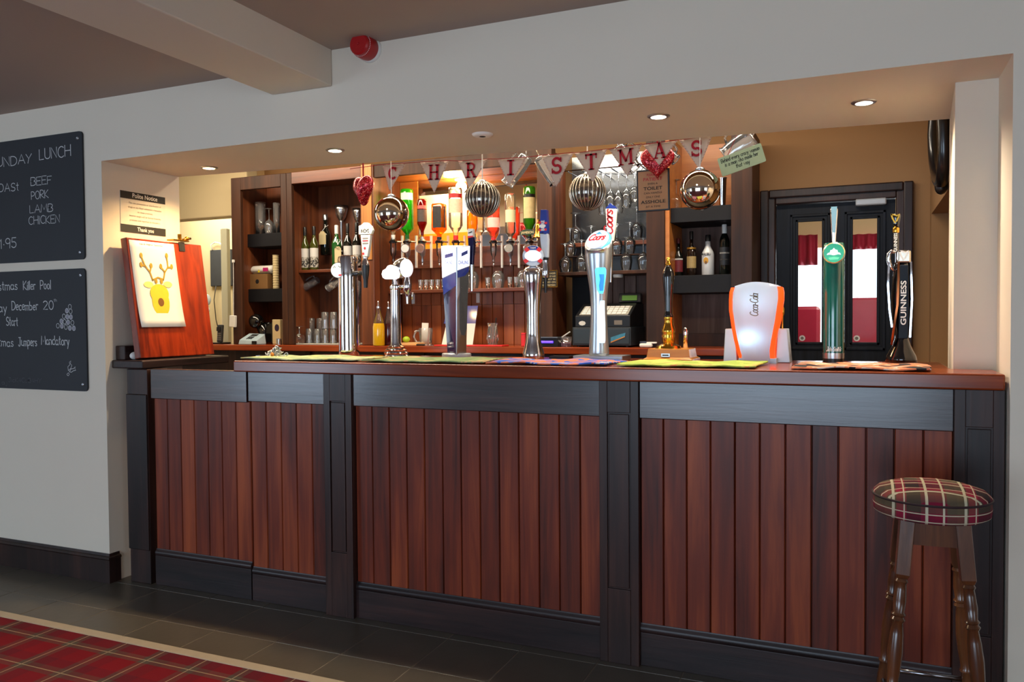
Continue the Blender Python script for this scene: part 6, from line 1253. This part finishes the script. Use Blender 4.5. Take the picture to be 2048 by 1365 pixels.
for i in range(14): pr_ += [(6.0*s.k, sh2+H*i/14), (6.6*s.k, sh2+H*(i+.7)/14)]
MB().lathe(s.x, 4.73, pr_, 20).build('cups', M['cardcream'], t, 30)
cz = BC+.0005
s = Sp(512, 4.63); t = thing('coffee_machine', (s.x, 4.68, cz), 'black capsule coffee machine with a round head in the left cabinet', 'coffee machine')
MB().ball((s.x, 4.63, s.z(643)), 15.5*s.k, 28, 16).build('round_head', M['gloss'], t, True)
MB().tube([(s.x+.02, 4.66, s.z(650)), (s.x+.03, 4.68, s.z(670)), (s.x+.03, 4.68, cz+.012)], [.042, .036, .04], 18).build('column', M['gloss'], t, True)
MB().box(s.x+.02, s.x+.125, 4.66, 4.80, cz, s.z(645)).build('water_tank', M['gloss'], t, bevel=.012)
MB().lathe(s.x+.01, 4.665, [(.05, cz), (.05, cz+.012), (.046, cz+.014)], 24).build('foot', M['black'], t, 40)
MB().box(s.x-.03, s.x-.005, 4.555, 4.57, s.z(636), s.z(632)).build('blue_mark', mat('blue_mark', (40, 70, 190), .3), t) if 0 else None
t, xa, xb, za, zb_ = bx('capsule_box', 545, 561, 641, 690, 4.66, 4.80, cz, M['cardcream'], 'cream box with a dark round print behind the stile of the left cabinet', 'box')
b = MB(); disc(b, ((xa+xb)/2+.006, 4.659, za+(zb_-za)*.66), EX, EZ, .02, .026, .001); b.build('round_print', mat('purple_print', (50, 36, 60), .5), t)
s = Sp(557, 4.54); t = thing('steel_tin', (s.x, 4.54, cz), 'small steel tin on the back counter under the cabinet stile', 'tin'); MB().lathe(s.x, 4.54, s.prof([(5.5, 692), (5.5, 678)]), 20).build('tin_body', M['chrome'], t, 40); MB().lathe(s.x, 4.54, s.prof([(5.8, 679), (5.8, 677.5)]), 20).build('tin_lid', M['satin'], t, 40)
# card terminal
s = Sp(497, 4.53); t = thing('card_terminal', (s.x, 4.53, cz), 'pale blue card payment terminal on the back counter', 'card terminal'); xa, xb = P(478, 690, 4.5).x, P(514, 690, 4.5).x
b = MB(); b.loft([[Vector((x, y, z_)) for x, y, z_ in ((xa, 4.49, cz), (xb, 4.49, cz), (xb, 4.60, cz), (xa, 4.60, cz))], [Vector((x, y, z_)) for x, y, z_ in ((xa+.008, 4.495, cz+.035), (xb-.004, 4.495, cz+.03), (xb-.008, 4.595, cz+.075), (xa+.012, 4.595, cz+.08))]]); b.build('housing', mat('pale_blue_plastic', (168, 190, 202), .4), t, bevel=.006)
sl = Vector((0, .1, .045)).normalized()
MB().prism([(-.03, .062), (.03, .062), (.03, .092), (-.03, .092)], Vector(((xa+xb)/2, 4.497, cz+.0345)), EX, sl, .001).build('screen', M['ink'], t)
for r_i in range(3):
    for c_i in range(3): MB().prism([(-.006, 0), (.006, 0), (.006, .010), (-.006, .010)], Vector(((xa+xb)/2+(c_i-1)*.018, 4.497, cz+.0345))+sl*(.012+.015*r_i)+Vector((0, -.001, .0016)), EX, sl, .002).build('key', M['ink'], t)
MB().box(xb-.035, xb+.003, 4.486, 4.494, cz+.004, cz+.026).build('card_slot', M['black'], t)
# cordless phone in its cradle
s = Sp(440, 4.60); t = thing('cordless_phone', (s.x, 4.60, cz), 'black cordless phone standing in a cradle on the back counter', 'phone')
MB().box(s.x-.045, s.x+.045, 4.55, 4.66, cz, cz+.012).build('cradle', M['black'], t, bevel=.004)
MB().rbox((s.x, 4.60, cz+.012+.065), .046, .022, .13, ang=-.1, axis='X').build('handset', mat('dark_grey_plastic', (54, 56, 58), .4), t, bevel=.006)
MB().rbox((s.x, 4.582, cz+.11), .034, .006, .03, ang=-.1, axis='X').build('screen', M['ink'], t)
for r_i in range(4):
    for c_i in range(3): MB().rbox((s.x+(c_i-1)*.012, 4.587, cz+.035+r_i*.014), .008, .006, .007, ang=-.1, axis='X').build('key', M['inkgrey'], t)
# pull cord and switch on the left stile
x = P(466, 580, YF-.02).x; t = thing('pull_cord', (x, YF-.015, P(466, 640, YF).z), 'white pull cord and switch box on the left cabinet stile', 'switch')
MB().tube([(x, YF-.012, P(466, 524, YF).z), (x-.002, YF-.012, P(466, 580, YF).z), (x-.006, YF-.012, P(466, 632, YF).z)], .0022, 6).build('cord', M['white'], t)
MB().rbox((x, YF-.012, P(466, 523, YF).z), .016, .016, .022).build('cord_top', M['white'], t, bevel=.003)
MB().rbox((x-.01, YF-.014, P(464, 643, YF).z), .05, .025, .085, ang=.06, axis='Y').build('switch_box', M['white'], t, bevel=.004)
# dark pouch, cable loop and small fan seen in the passage
xa, xb = P(421, 540, 5.73).x, P(446, 540, 5.73).x; za, zb_ = P(433, 573, 5.73).z, P(433, 500, 5.73).z
t = thing('hanging_pouch', ((xa+xb)/2, 5.73, za), 'dark grey pouch hanging on the cream passage wall', 'pouch')
MB().box(xa, xb+.1, 5.725, 5.745, za, zb_).build('pouch', mat('dark_grey_cloth', (54, 56, 60), .7, var=.2), t, bevel=.006)
MB().tube([P(425, 500, 5.72), P(422, 490, 5.72), P(430, 485, 5.72), P(440, 487, 5.72), P(447, 494, 5.72)], .006, 8).build('white_strap', M['white'], t, True)
MB().tube([P(432, 572, 5.72), P(428, 600, 5.72), P(432, 640, 5.72), P(437, 660, 5.72)], .004, 6).build('trailing_cable', M['black'], t, True)
s = Sp(415, 4.64); t = thing('round_gadget', (s.x, 4.64, cz), 'small pale blue round gadget standing behind the raised flap', 'gadget')
MB().lathe(s.x, 4.64, s.prof([(9, 691), (9, 688), (3, 686), (3, 622)]), 20).build('stand', M['white'], t, 40); MB().ball((s.x, 4.64, s.z(600)), 9*s.k, 20, 12, sy=.6, sz=1.3).build('head', mat('pale_blue_white', (196, 208, 214), .3), t, True); MB().ball((s.x+.015, 4.62, s.z(620)), 7*s.k, 16, 10, sy=.6).build('dial', M['white'], t, True)
# oil-like cordial bottles
def cordial(px, Y, pb, hw, mt, fill, label):
    s = Sp(px, Y); zb_ = cz; H = s.z(604)-s.z(pb); R_ = hw*s.k; t = thing('cordial_bottle', (s.x, Y, zb_), label, 'bottle', 'cordial bottles by the ringed tap'); z = lambda f: zb_+f*H
    MB().lathe(s.x, Y, [(R_*.95, zb_), (R_, z(.03)), (R_, z(.42)), (R_*.8, z(.56)), (R_*.45, z(.72)), (R_*.32, z(.84))], 20, True, False).build('bottle_glass', M['glass'], t, True)
    MB().lathe(s.x, Y, [(R_*.96, zb_+.001), (R_*1.015, z(.03)), (R_*1.015, z(min(fill, .42)))]+([(R_*1.015*(1-.2*(fill-.42)/.14), z(fill))] if fill > .42 else []), 20).build('cordial', mt, t, 40)
    MB().lathe(s.x, Y, [(R_*.36, z(.84)), (R_*.36, z(.88)), (R_*.16, z(.90)), (R_*.12, z(.97)), (R_*.2, z(.98)), (R_*.1, z(1))], 14).build('pourer', M['chrome'], t, 40)
cordial(757, 4.505, 693, 12, mat('yellow_cordial', (206, 160, 20), .12, coat=.6), .50, 'cordial bottle filled with yellow liquid, front of three by the ringed tap')
cordial(777, 4.585, 691, 11, mat('dark_cordial', (58, 16, 20), .12, coat=.6), .50, 'cordial bottle filled with dark red liquid, between the yellow and orange ones')
cordial(792, 4.67, 690, 11, mat('orange_cordial', (236, 126, 14), .12, coat=.6), .62, 'cordial bottle filled with orange liquid behind the ringed tap')
tag(MB().box(P(802, 690, 4.55).x, P(838, 690, 4.55).x, 4.53, 4.66, cz, cz+.018).build('chopping_board', mat('pale_beech', (206, 160, 104), .5, var=.1), at=(P(820, 690, 4.6).x, 4.6, cz), bevel=.003), 'small pale wooden chopping board on the back counter', 'chopping board')
s = Sp(812, 4.60); t = thing('lime', (s.x, 4.60, cz+.019), 'green lime lying on the small chopping board', 'lime'); MB().ball((s.x, 4.60, cz+.019+6.5*s.k*.9), 7*s.k, 20, 12, sz=.9, sx=1.1).build('fruit', mat('lime_skin', (150, 180, 30), .4, var=.15, scale=60, bump=.2), t, True); MB().ball((s.x+7*s.k*1.08, 4.60, cz+.019+6*s.k), .004, 8, 6).build('lime_tip', mat('lime_tip', (170, 190, 60), .5), t, True)
xk = P(842, 689, 4.52).x; t = thing('paring_knife', (xk, 4.52, cz), 'black-handled knife lying beside the chopping board', 'knife'); MB().rbox((xk, 4.515, cz+.006), .06, .014, .011).build('knife_handle', M['black'], t, bevel=.003); MB().rbox((xk+.07, 4.515, cz+.004), .08, .016, .002).build('blade', M['chrome'], t)
s = Sp(851, 4.66); t = thing('glass_mug', (s.x, 4.66, cz), 'dimpled glass mug holding folded paper beside the lime', 'mug'); R_ = 14*s.k; H = s.z(656)-s.z(690)
MB().lathe(s.x, 4.66, [(.0005, cz+.006), (R_*.8, cz+.004), (R_*.86, cz), (R_*.9, cz+H*.3), (R_, cz+H*.8), (R_, cz+H)], 16, False, False).build('glass_wall', M['cutglass'], t, 30)
MB().tube([(s.x-R_*.9, 4.65, cz+H*.85), (s.x-R_*1.4, 4.64, cz+H*.82), (s.x-R_*1.65, 4.635, cz+H*.5), (s.x-R_*1.35, 4.64, cz+H*.18), (s.x-R_*.85, 4.65, cz+H*.15)], .008, 8).build('handle', M['cutglass'], t, True)
MB().rbox((s.x-.005, 4.66, cz+H*.75), R_*1.0, .01, H*1.1, ang=.05, axis='Y').build('folded_paper', M['paper'], t)
# tent leaflet behind the blue tap
xa, xb = P(886, 690, 4.68).x, P(950, 690, 4.68).x; t = thing('tent_leaflet', ((xa+xb)/2, 4.70, cz), 'blue and white tent leaflet standing behind the blue box tap', 'leaflet'); zt_ = P(945, 612, 4.72).z
for nm, mt, f0, f1 in (('blue_top', M['blue'], .55, 1), ('white_half', M['paper'], 0, .55)):
    b = MB(); H = zt_-cz; w0 = lambda f: (xb-xa)/2; b.add([Vector((x, 4.66+.06*f, cz+H*f)) for x, f in ((xa, f0), (xb-.008+.012*f0, f0), (xb-.008+.012*f1, f1), (xa+.02, f1))]+[Vector((x, 4.663+.06*f, cz+H*f)) for x, f in ((xa, f0), (xb-.008+.012*f0, f0), (xb-.008+.012*f1, f1), (xa+.02, f1))], [(0,1,2,3),(7,6,5,4),(0,4,5,1),(1,5,6,2),(2,6,7,3),(3,7,4,0)]); b.build(nm, mt, t)
tag(MB().box(P(850, 691, 4.52).x, P(1008, 693, 4.52).x, 4.5, 4.63, cz, cz+.006).build('red_mat', M['redbright'], at=(P(930, 691, 4.56).x, 4.56, cz)), 'flat bright red mat lying on the back counter', 'mat') if 0 else None
rm = MB().box(P(872, 691, 4.52).x, P(1008, 693, 4.52).x, 4.49, 4.60, cz, cz+.007).build('red_mat', M['redbright'], at=(P(930, 691, 4.56).x, 4.56, cz), bevel=.002); tag(rm, 'flat bright red mat lying on the back counter', 'mat')
s = Sp(985, 4.65); t = thing('pen_jar', (s.x, 4.65, cz), 'clear faceted jar of pens on the back counter', 'jar'); R_ = 12.5*s.k; H = s.z(645)-s.z(690)
MB().lathe(s.x, 4.65, [(.0005, cz+.004), (R_*.6, cz+.003), (R_*.7, cz), (R_, cz+H*.3), (R_*.85, cz+H*.65), (R_*.72, cz+H*.85), (R_*.85, cz+H)], 10, False, False).build('glass_wall', M['cutglass'], t, 20)
for a, dx, c, hh_ in ((.1, .012, 'ink', .17), (-.08, -.01, 'ink', .11), (-.2, -.02, 'ggreen', .10), (.16, .005, 'white', .12), (.05, .02, 'ink', .11)):
    d = Vector((math.sin(a), .05, 1)).normalized(); q0 = Vector((s.x+dx*.4, 4.65, cz+.008)); MB().tube([q0, q0+d*hh_], .0035, 8).build('pen', M[c], t)
t, xa, xb, za, zb_ = bx('red_box', 1042, 1050, 665, 692, 4.56, 4.64, cz, M['redbright'], 'small upright red box on the back counter by the lifebuoy-badge tap', 'box'); MB().box(xa, xb, 4.559, 4.641, zb_-.012, zb_-.010).build('lid_seam', M['red'], t)
t, xa, xb, za, zb_ = bx('note_checker', 1072, 1116, 674, 692, 4.48, 4.535, cz, M['black'], 'black banknote checker with a glowing violet tube', 'note checker'); MB().tube([(xa+.02, 4.476, za+(zb_-za)*.55), (xb-.03, 4.476, za+(zb_-za)*.55)], .007, 8).build('violet_tube', glow('violet_tube', (90, 60, 255), 2.2), t); MB().box(xa, xb, 4.474, 4.535, zb_, zb_+.006).build('hood', M['satin'], t)
s = Sp(1130, 4.58); t = thing('plastic_tub', (s.x, 4.58, cz), 'clear plastic tub of bits left of the till', 'tub'); R_ = 14*s.k; MB().lathe(s.x, 4.58, [(.0005, cz+.003), (R_*.85, cz+.002), (R_*.9, cz), (R_, s.z(674))], 20, False, False).build('tub_wall', M['cutglass'], t, True); MB().lathe(s.x, 4.58, [(R_*.8, cz+.004), (R_*.85, cz+.022)], 16).build('contents', mat('mauve_sweets', (120, 90, 120), .6, var=.6, scale=90), t)
MB().tube([(s.x-.02, 4.58, s.z(675)), (s.x+.035, 4.57, s.z(664))], .004, 6).build('white_spoon', M['white'], t)
xo = P(1111, 600, YK-.03).x; t = thing('bottle_opener', (xo, YK-.03, P(1111, 610, YK-.03).z), 'steel wall-mounted bottle opener on the black board left of the till', 'opener')
MB().box(xo-.018, xo+.018, YK-.05, YK-.0215, P(1111, 612, YK-.03).z, P(1111, 588, YK-.03).z).build('opener_body', M['chrome'], t, bevel=.008); MB().box(xo+.026, xo+.031, YK-.04, YK-.0215, P(1111, 610, YK-.03).z, P(1111, 594, YK-.03).z).build('opener_lip', M['satin'], t)
# till
xa, xb = P(1145, 690, 4.53).x, P(1262, 690, 4.53).x; zd = P(1200, 655, 4.53).z; t = thing('cash_till', ((xa+xb)/2, 4.69, cz), 'black electronic cash till with green display on the back counter', 'till')
M['till'] = mat('till_charcoal', (34, 40, 46), .45, var=.12)
MB().box(xa, xb, 4.53, 4.86, cz+.008, zd).build('drawer_case', M['till'], t, bevel=.003)
for x in (xa+.03, xb-.03):
    for y in (4.56, 4.82): MB().lathe(x, y, [(.01, cz), (.01, cz+.009)], 10).build('foot', M['black'], t)
MB().box(xa+.01, xb-.01, 4.526, 4.531, cz+.018, zd-.008).build('drawer_front', mat('drawer_blue_grey', (44, 54, 62), .4), t, bevel=.002)
z1_, z2_ = P(1200, 632, 4.56).z, P(1200, 608, 4.7).z
b = MB(); yz = [(4.545, zd), (4.545, z1_), (4.70, z2_), (4.86, z2_), (4.86, zd)]
b.loft([[Vector((x, y, z_)) for y, z_ in yz] for x in (xa+.012, xb-.008)]); b.build('till_body', M['black'], t, bevel=.004)
sl = (Vector((0, 4.70, z2_))-Vector((0, 4.545, z1_))).normalized(); kw = (xb-xa)-.06; kl = .155
MB().prism([(0, .01), (kw, .01), (kw, kl*.85), (0, kl*.85)], Vector((xa+.035, 4.545, z1_))+Vector((0, -.001, .0015)), EX, sl, .002).build('key_panel', mat('pale_key_panel', (150, 146, 132), .6, var=.2, scale=60), t)
for r_i in range(4):
    for c_i in range(9):
        if c_i == 0 and r_i == 0: km = MB().prism([(0, 0), (.026, 0), (.026, .022), (0, .022)], Vector((xa+.045, 4.545, z1_))+sl*.018+Vector((0, -.002, .004)), EX, sl, .003).build('key', M['wlabel'], t, at=(xa+.045, 4.55, z1_)); k0 = km
        else:
            km = k0.copy(); COL.objects.link(km); km.parent = t; km.location = k0.location+Vector((c_i*kw/9.6, 0, 0))+sl*(r_i*.029)
dx0, dx1 = P(1238, 600, 4.74).x, P(1282, 600, 4.74).x; dz0, dz1 = z2_+.002, P(1260, 588, 4.74).z
MB().rbox(((dx0+dx1)/2, 4.76, (dz0+dz1)/2), dx1-dx0, .05, dz1-dz0, ang=-.18, axis='X').build('display_housing', M['black'], t, bevel=.004)
MB().rbox(((dx0+dx1)/2, 4.731, (dz0+dz1)/2+.003), (dx1-dx0)*.68, .004, (dz1-dz0)*.55, ang=-.18, axis='X').build('display_screen', mat('lcd_green', (70, 104, 42), .3, emit=(70, 110, 40), es=.25), t)
b = MB(); disc(b, (P(1164, 647, 4.54).x, 4.543, P(1164, 647, 4.54).z), EX, EZ, .022, .014, .001, 8); b.build('round_sticker', M['wlabel'], t)
MB().box(P(1228, 645, 4.54).x, P(1244, 645, 4.54).x, 4.5425, 4.546, P(1235, 650, 4.54).z, P(1235, 641, 4.54).z).build('maker_plate', M['inkgrey'], t)
b = MB().prism([(0, 0), (.085, .035), (.088, .055), (.05, .045), (0, .028)], (P(1221, 685, 4.52).x, 4.524, P(1221, 685, 4.52).z), EX, EZ, .001); b.build('fish_sticker', mat('teal_sticker', (60, 130, 160), .5, var=.5, scale=50), t)
b = MB().prism([(0, -.004), (.085, .03), (.085, .036), (0, .003)], (P(1221, 685, 4.52).x, 4.5235, P(1221, 685, 4.52).z), EX, EZ, .001); b.build('sticker_edge', M['oak'], t)
xs_ = P(1296, 690, 4.53).x; t = thing('stapler', (xs_, 4.53, cz), 'white stapler lying right of the till on the back counter', 'stapler'); MB().rbox((xs_-.01, 4.53, cz+.012), .075, .035, .022).build('stapler_base', M['white'], t, bevel=.008); MB().rbox((xs_+.022, 4.53, cz+.026), .06, .022, .01).build('stapler_arm', M['white'], t, bevel=.004)
t, xa, xb, za, zb_ = bx('receipt_box', 1279, 1294, 678, 689, 4.64, 4.72, cz, M['till'], 'small dark box behind the stapler on the back counter', 'box'); MB().box(xa+.004, xb-.004, 4.638, 4.6405, zb_-.008, zb_-.004).build('slot', M['satin'], t)
# ------------------------------------------------------------------ alarm sounder and bar stool
o = P(742, 101, YW); bd = Vector((0, -1, 0)); t = thing('alarm_sounder', (o.x, YW, o.z), 'round red fire alarm sounder on the wall beside the ceiling beam', 'alarm')
MB().axial((o.x, YW-.0005, o.z), bd, [(.052, 0), (.052, .012), (.047, .018)], 32).build('base', M['white'], t, 40)
MB().axial((o.x, YW-.018, o.z), bd, [(.048, 0), (.050, .012), (.049, .05), (.046, .056)], 32).build('body', M['red'], t, 40)
MB().axial((o.x, YW-.076, o.z), bd, [(.045, 0), (.044, .012), (.038, .018), (.006, .018), (.004, .022), (.0005, .023)], 32).build('cap', M['red'], t, 40)
b = MB()
for i in range(40):
    a = 2*math.pi*i/40; b.ball((o.x+.0455*math.cos(a), YW-.075, o.z+.0455*math.sin(a)), .0022, 6, 4)
b.build('perforation_beads', mat('pink_bead', (230, 190, 190), .4), t, True)
M['legwood'] = wood('turned_leg_wood', (40, 22, 12), (82, 46, 24), (118, 70, 36), 'Z', .25, 1.0, coat=.5)
M['seat'] = tartan('tartan_seat', .17, [(0,(120,24,48)),(.16,(86,74,58)),(.30,(96,82,60)),(.46,(150,30,56)),(.6,(44,32,34)),(.8,(110,26,48))], ((206,198,168), [(.10,.13),(.40,.44),(.56,.58),(.86,.90)], .8), .95, 1400.0)
M['seatside'] = tartan('tartan_seat_side', .17, [(0,(120,24,48)),(.16,(86,74,58)),(.30,(96,82,60)),(.46,(150,30,56)),(.6,(44,32,34)),(.8,(110,26,48))], ((206,198,168), [(.10,.13),(.40,.44),(.56,.58),(.86,.90)], .8), .95, 1400.0, (0, .35), (0, 2), .09)
sx, sy, sz = .185, 2.50, .760
t = thing('bar_stool', (sx, sy, 0), 'round bar stool with tartan seat and turned wooden legs at the right', 'stool')
R_ = .148
MB().lathe(sx, sy, [(R_*.90, sz), (R_*.985, sz+.008), (R_, sz+.030), (R_*.99, sz+.052)], 48, True, False).build('seat_band', M['seatside'], t, True)
MB().lathe(sx, sy, [(R_*1.0, sz+.052), (R_*.985, sz+.060), (R_*.9, sz+.072), (R_*.65, sz+.083), (R_*.3, sz+.088), (.0005, sz+.089)], 48, False, False).build('seat_top', M['seat'], t, True)
b = MB(); b.tube([(sx+R_*math.cos(2*math.pi*i/40), sy+R_*math.sin(2*math.pi*i/40), sz+.052) for i in range(41)], .0035, 6, False); b.build('piping', mat('dark_piping', (40, 14, 20), .8), t, True)
rot = .05
topd, botd = .092, .165
legs = []
for q_ in range(4):
    a = math.pi/4+q_*math.pi/2+rot; T = Vector((sx+topd*1.414*.72*math.cos(a), sy+topd*1.414*.72*math.sin(a), sz)); B = Vector((sx+botd*math.cos(a)*1.12, sy+botd*math.sin(a)*1.12, 0)); d = (B-T); Lg = d.length; d.normalize(); legs.append((T, B, d, Lg))
    b = MB(); u_ = Vector((math.cos(a+math.pi/4), math.sin(a+math.pi/4), 0)); w_ = d.cross(u_).normalized(); u_ = w_.cross(d)
    def sq(p, h): return [p+u_*h+w_*h, p-u_*h+w_*h, p-u_*h-w_*h, p+u_*h-w_*h]
    e0 = .165
    b.loft([sq(T, .019), sq(T+d*(e0-.012), .018), sq(T+d*e0, .013)][::-1]); lg = b.build('leg', M['legwood'], t, bevel=.002)
    pr_ = [(.013, e0), (.017, e0+.008), (.013, e0+.014), (.0145, e0+.03), (.0165, e0+.06), (.014, e0+.092), (.019, e0+.098), (.014, e0+.104), (.019, e0+.112), (.0135, e0+.12), (.017, e0+.15), (.0195, e0+.20), (.0165, e0+.26), (.013, e0+.30), (.018, e0+.307), (.013, e0+.314), (.0165, e0+.35), (.0185, e0+.40), (.013, e0+.44), (.017, e0+.447), (.013, e0+.455), (.016, e0+.49), (.0135, e0+.54), (.012, Lg)]
    b2 = MB().axial(T, d, pr_, 18); b2.build('turned_shaft', M['legwood'], lg, 45)
for q_ in range(4):
    T0, B0, d0, L0 = legs[q_]; T1, B1, d1, L1 = legs[(q_+1) % 4]
    a, c = T0+d0*.035, T1+d1*.035; m_ = (a+c)/2; w_ = (c-a).length-.03; ang = math.atan2(c.y-a.y, c.x-a.x)
    MB().rbox((m_.x, m_.y, sz-.035), w_, .02, .07, ang=ang).build('apron_rail', M['legwood'], t)
    hgt = (.50, .53)[q_ % 2]
    a, c = T0+d0*hgt, T1+d1*hgt
    MB().tube([a, c], .007, 10).build('foot_rail', mat('steel_rail_%d' % q_, (150, 150, 155), .2, 1), t, True)
# ------------------------------------------------------------------ lamps in the bulkhead
M['lamp_w'] = glow('warm_lamp_lens', (255, 214, 150), 14)
M['lamp_n'] = glow('neutral_lamp_lens', (255, 240, 215), 14)
def downlight(px, py, warm, label, watts=16):
    p = PZ(px, py, SOF); t = thing('recessed_downlight', (p.x, p.y, SOF), label, 'downlight', 'recessed downlights in the bulkhead')
    MB().lathe(p.x, p.y, [(.030, SOF-.001), (.031, SOF-.006), (.043, SOF-.004), (.045, SOF-.0005)], 28, False, False).build('trim_ring', M['satin'], t, True)
    MB().lathe(p.x, p.y, [(.030, SOF-.006), (.012, SOF-.010), (.0005, SOF-.011)], 24, False, False).build('lens', M['lamp_w' if warm else 'lamp_n'], t, True)
    l = bpy.data.lights.new('downlight_beam', 'SPOT'); l.energy = watts; l.spot_size = math.radians(150); l.spot_blend = .6; l.shadow_soft_size = .03
    l.color = (1, .66, .30) if warm else (1, .84, .62)
    o = bpy.data.objects.new('downlight_beam', l); COL.objects.link(o); o.parent = t; o.location = (0, 0, -.02)
downlight(418, 335, 1, 'warm recessed downlight in the bulkhead above the notice', 50)
downlight(670, 300, 0, 'recessed downlight in the bulkhead near the left heart', 45)
downlight(1317, 232, 0, 'recessed downlight in the bulkhead above the red glitter heart', 45)
downlight(1728, 204, 0, 'rightmost recessed downlight in the bulkhead', 45)
p = PZ(965, 268, SOF); t = thing('smoke_detector', (p.x, p.y, SOF), 'small round white detector flush on the bulkhead soffit', 'detector')
MB().lathe(p.x, p.y, [(.014, SOF-.012), (.034, SOF-.012), (.044, SOF-.006), (.046, SOF-.0005)], 28, False, False).build('housing', M['white'], t, True)
MB().lathe(p.x, p.y, [(.015, SOF-.0115), (.012, SOF-.004), (.0005, SOF-.004)], 20, False, False).build('sensor_hole', M['black'], t, True)
# lamp in the bay ceiling above the optics
p = PZ(900, 352, z3+.02); p.y = min(p.y, 4.82)
t = thing('bay_lamp', (p.x, p.y, z3+.02), 'glowing round lamp in the orange wooden ceiling above the optics', 'lamp')
MB().lathe(p.x, p.y, [(.0005, z3+.010), (.03, z3+.011), (.042, z3+.014), (.044, z3+.0195)], 28, False, False).build('diffuser', glow('bay_lamp_glow', (255, 226, 170), 7), t, True)
l = bpy.data.lights.new('bay_lamp_light', 'POINT'); l.energy = 13; l.color = (1, .70, .34); l.shadow_soft_size = .04
o = bpy.data.objects.new('bay_lamp_light', l); COL.objects.link(o); o.parent = t; o.location = (0, 0, -.05)
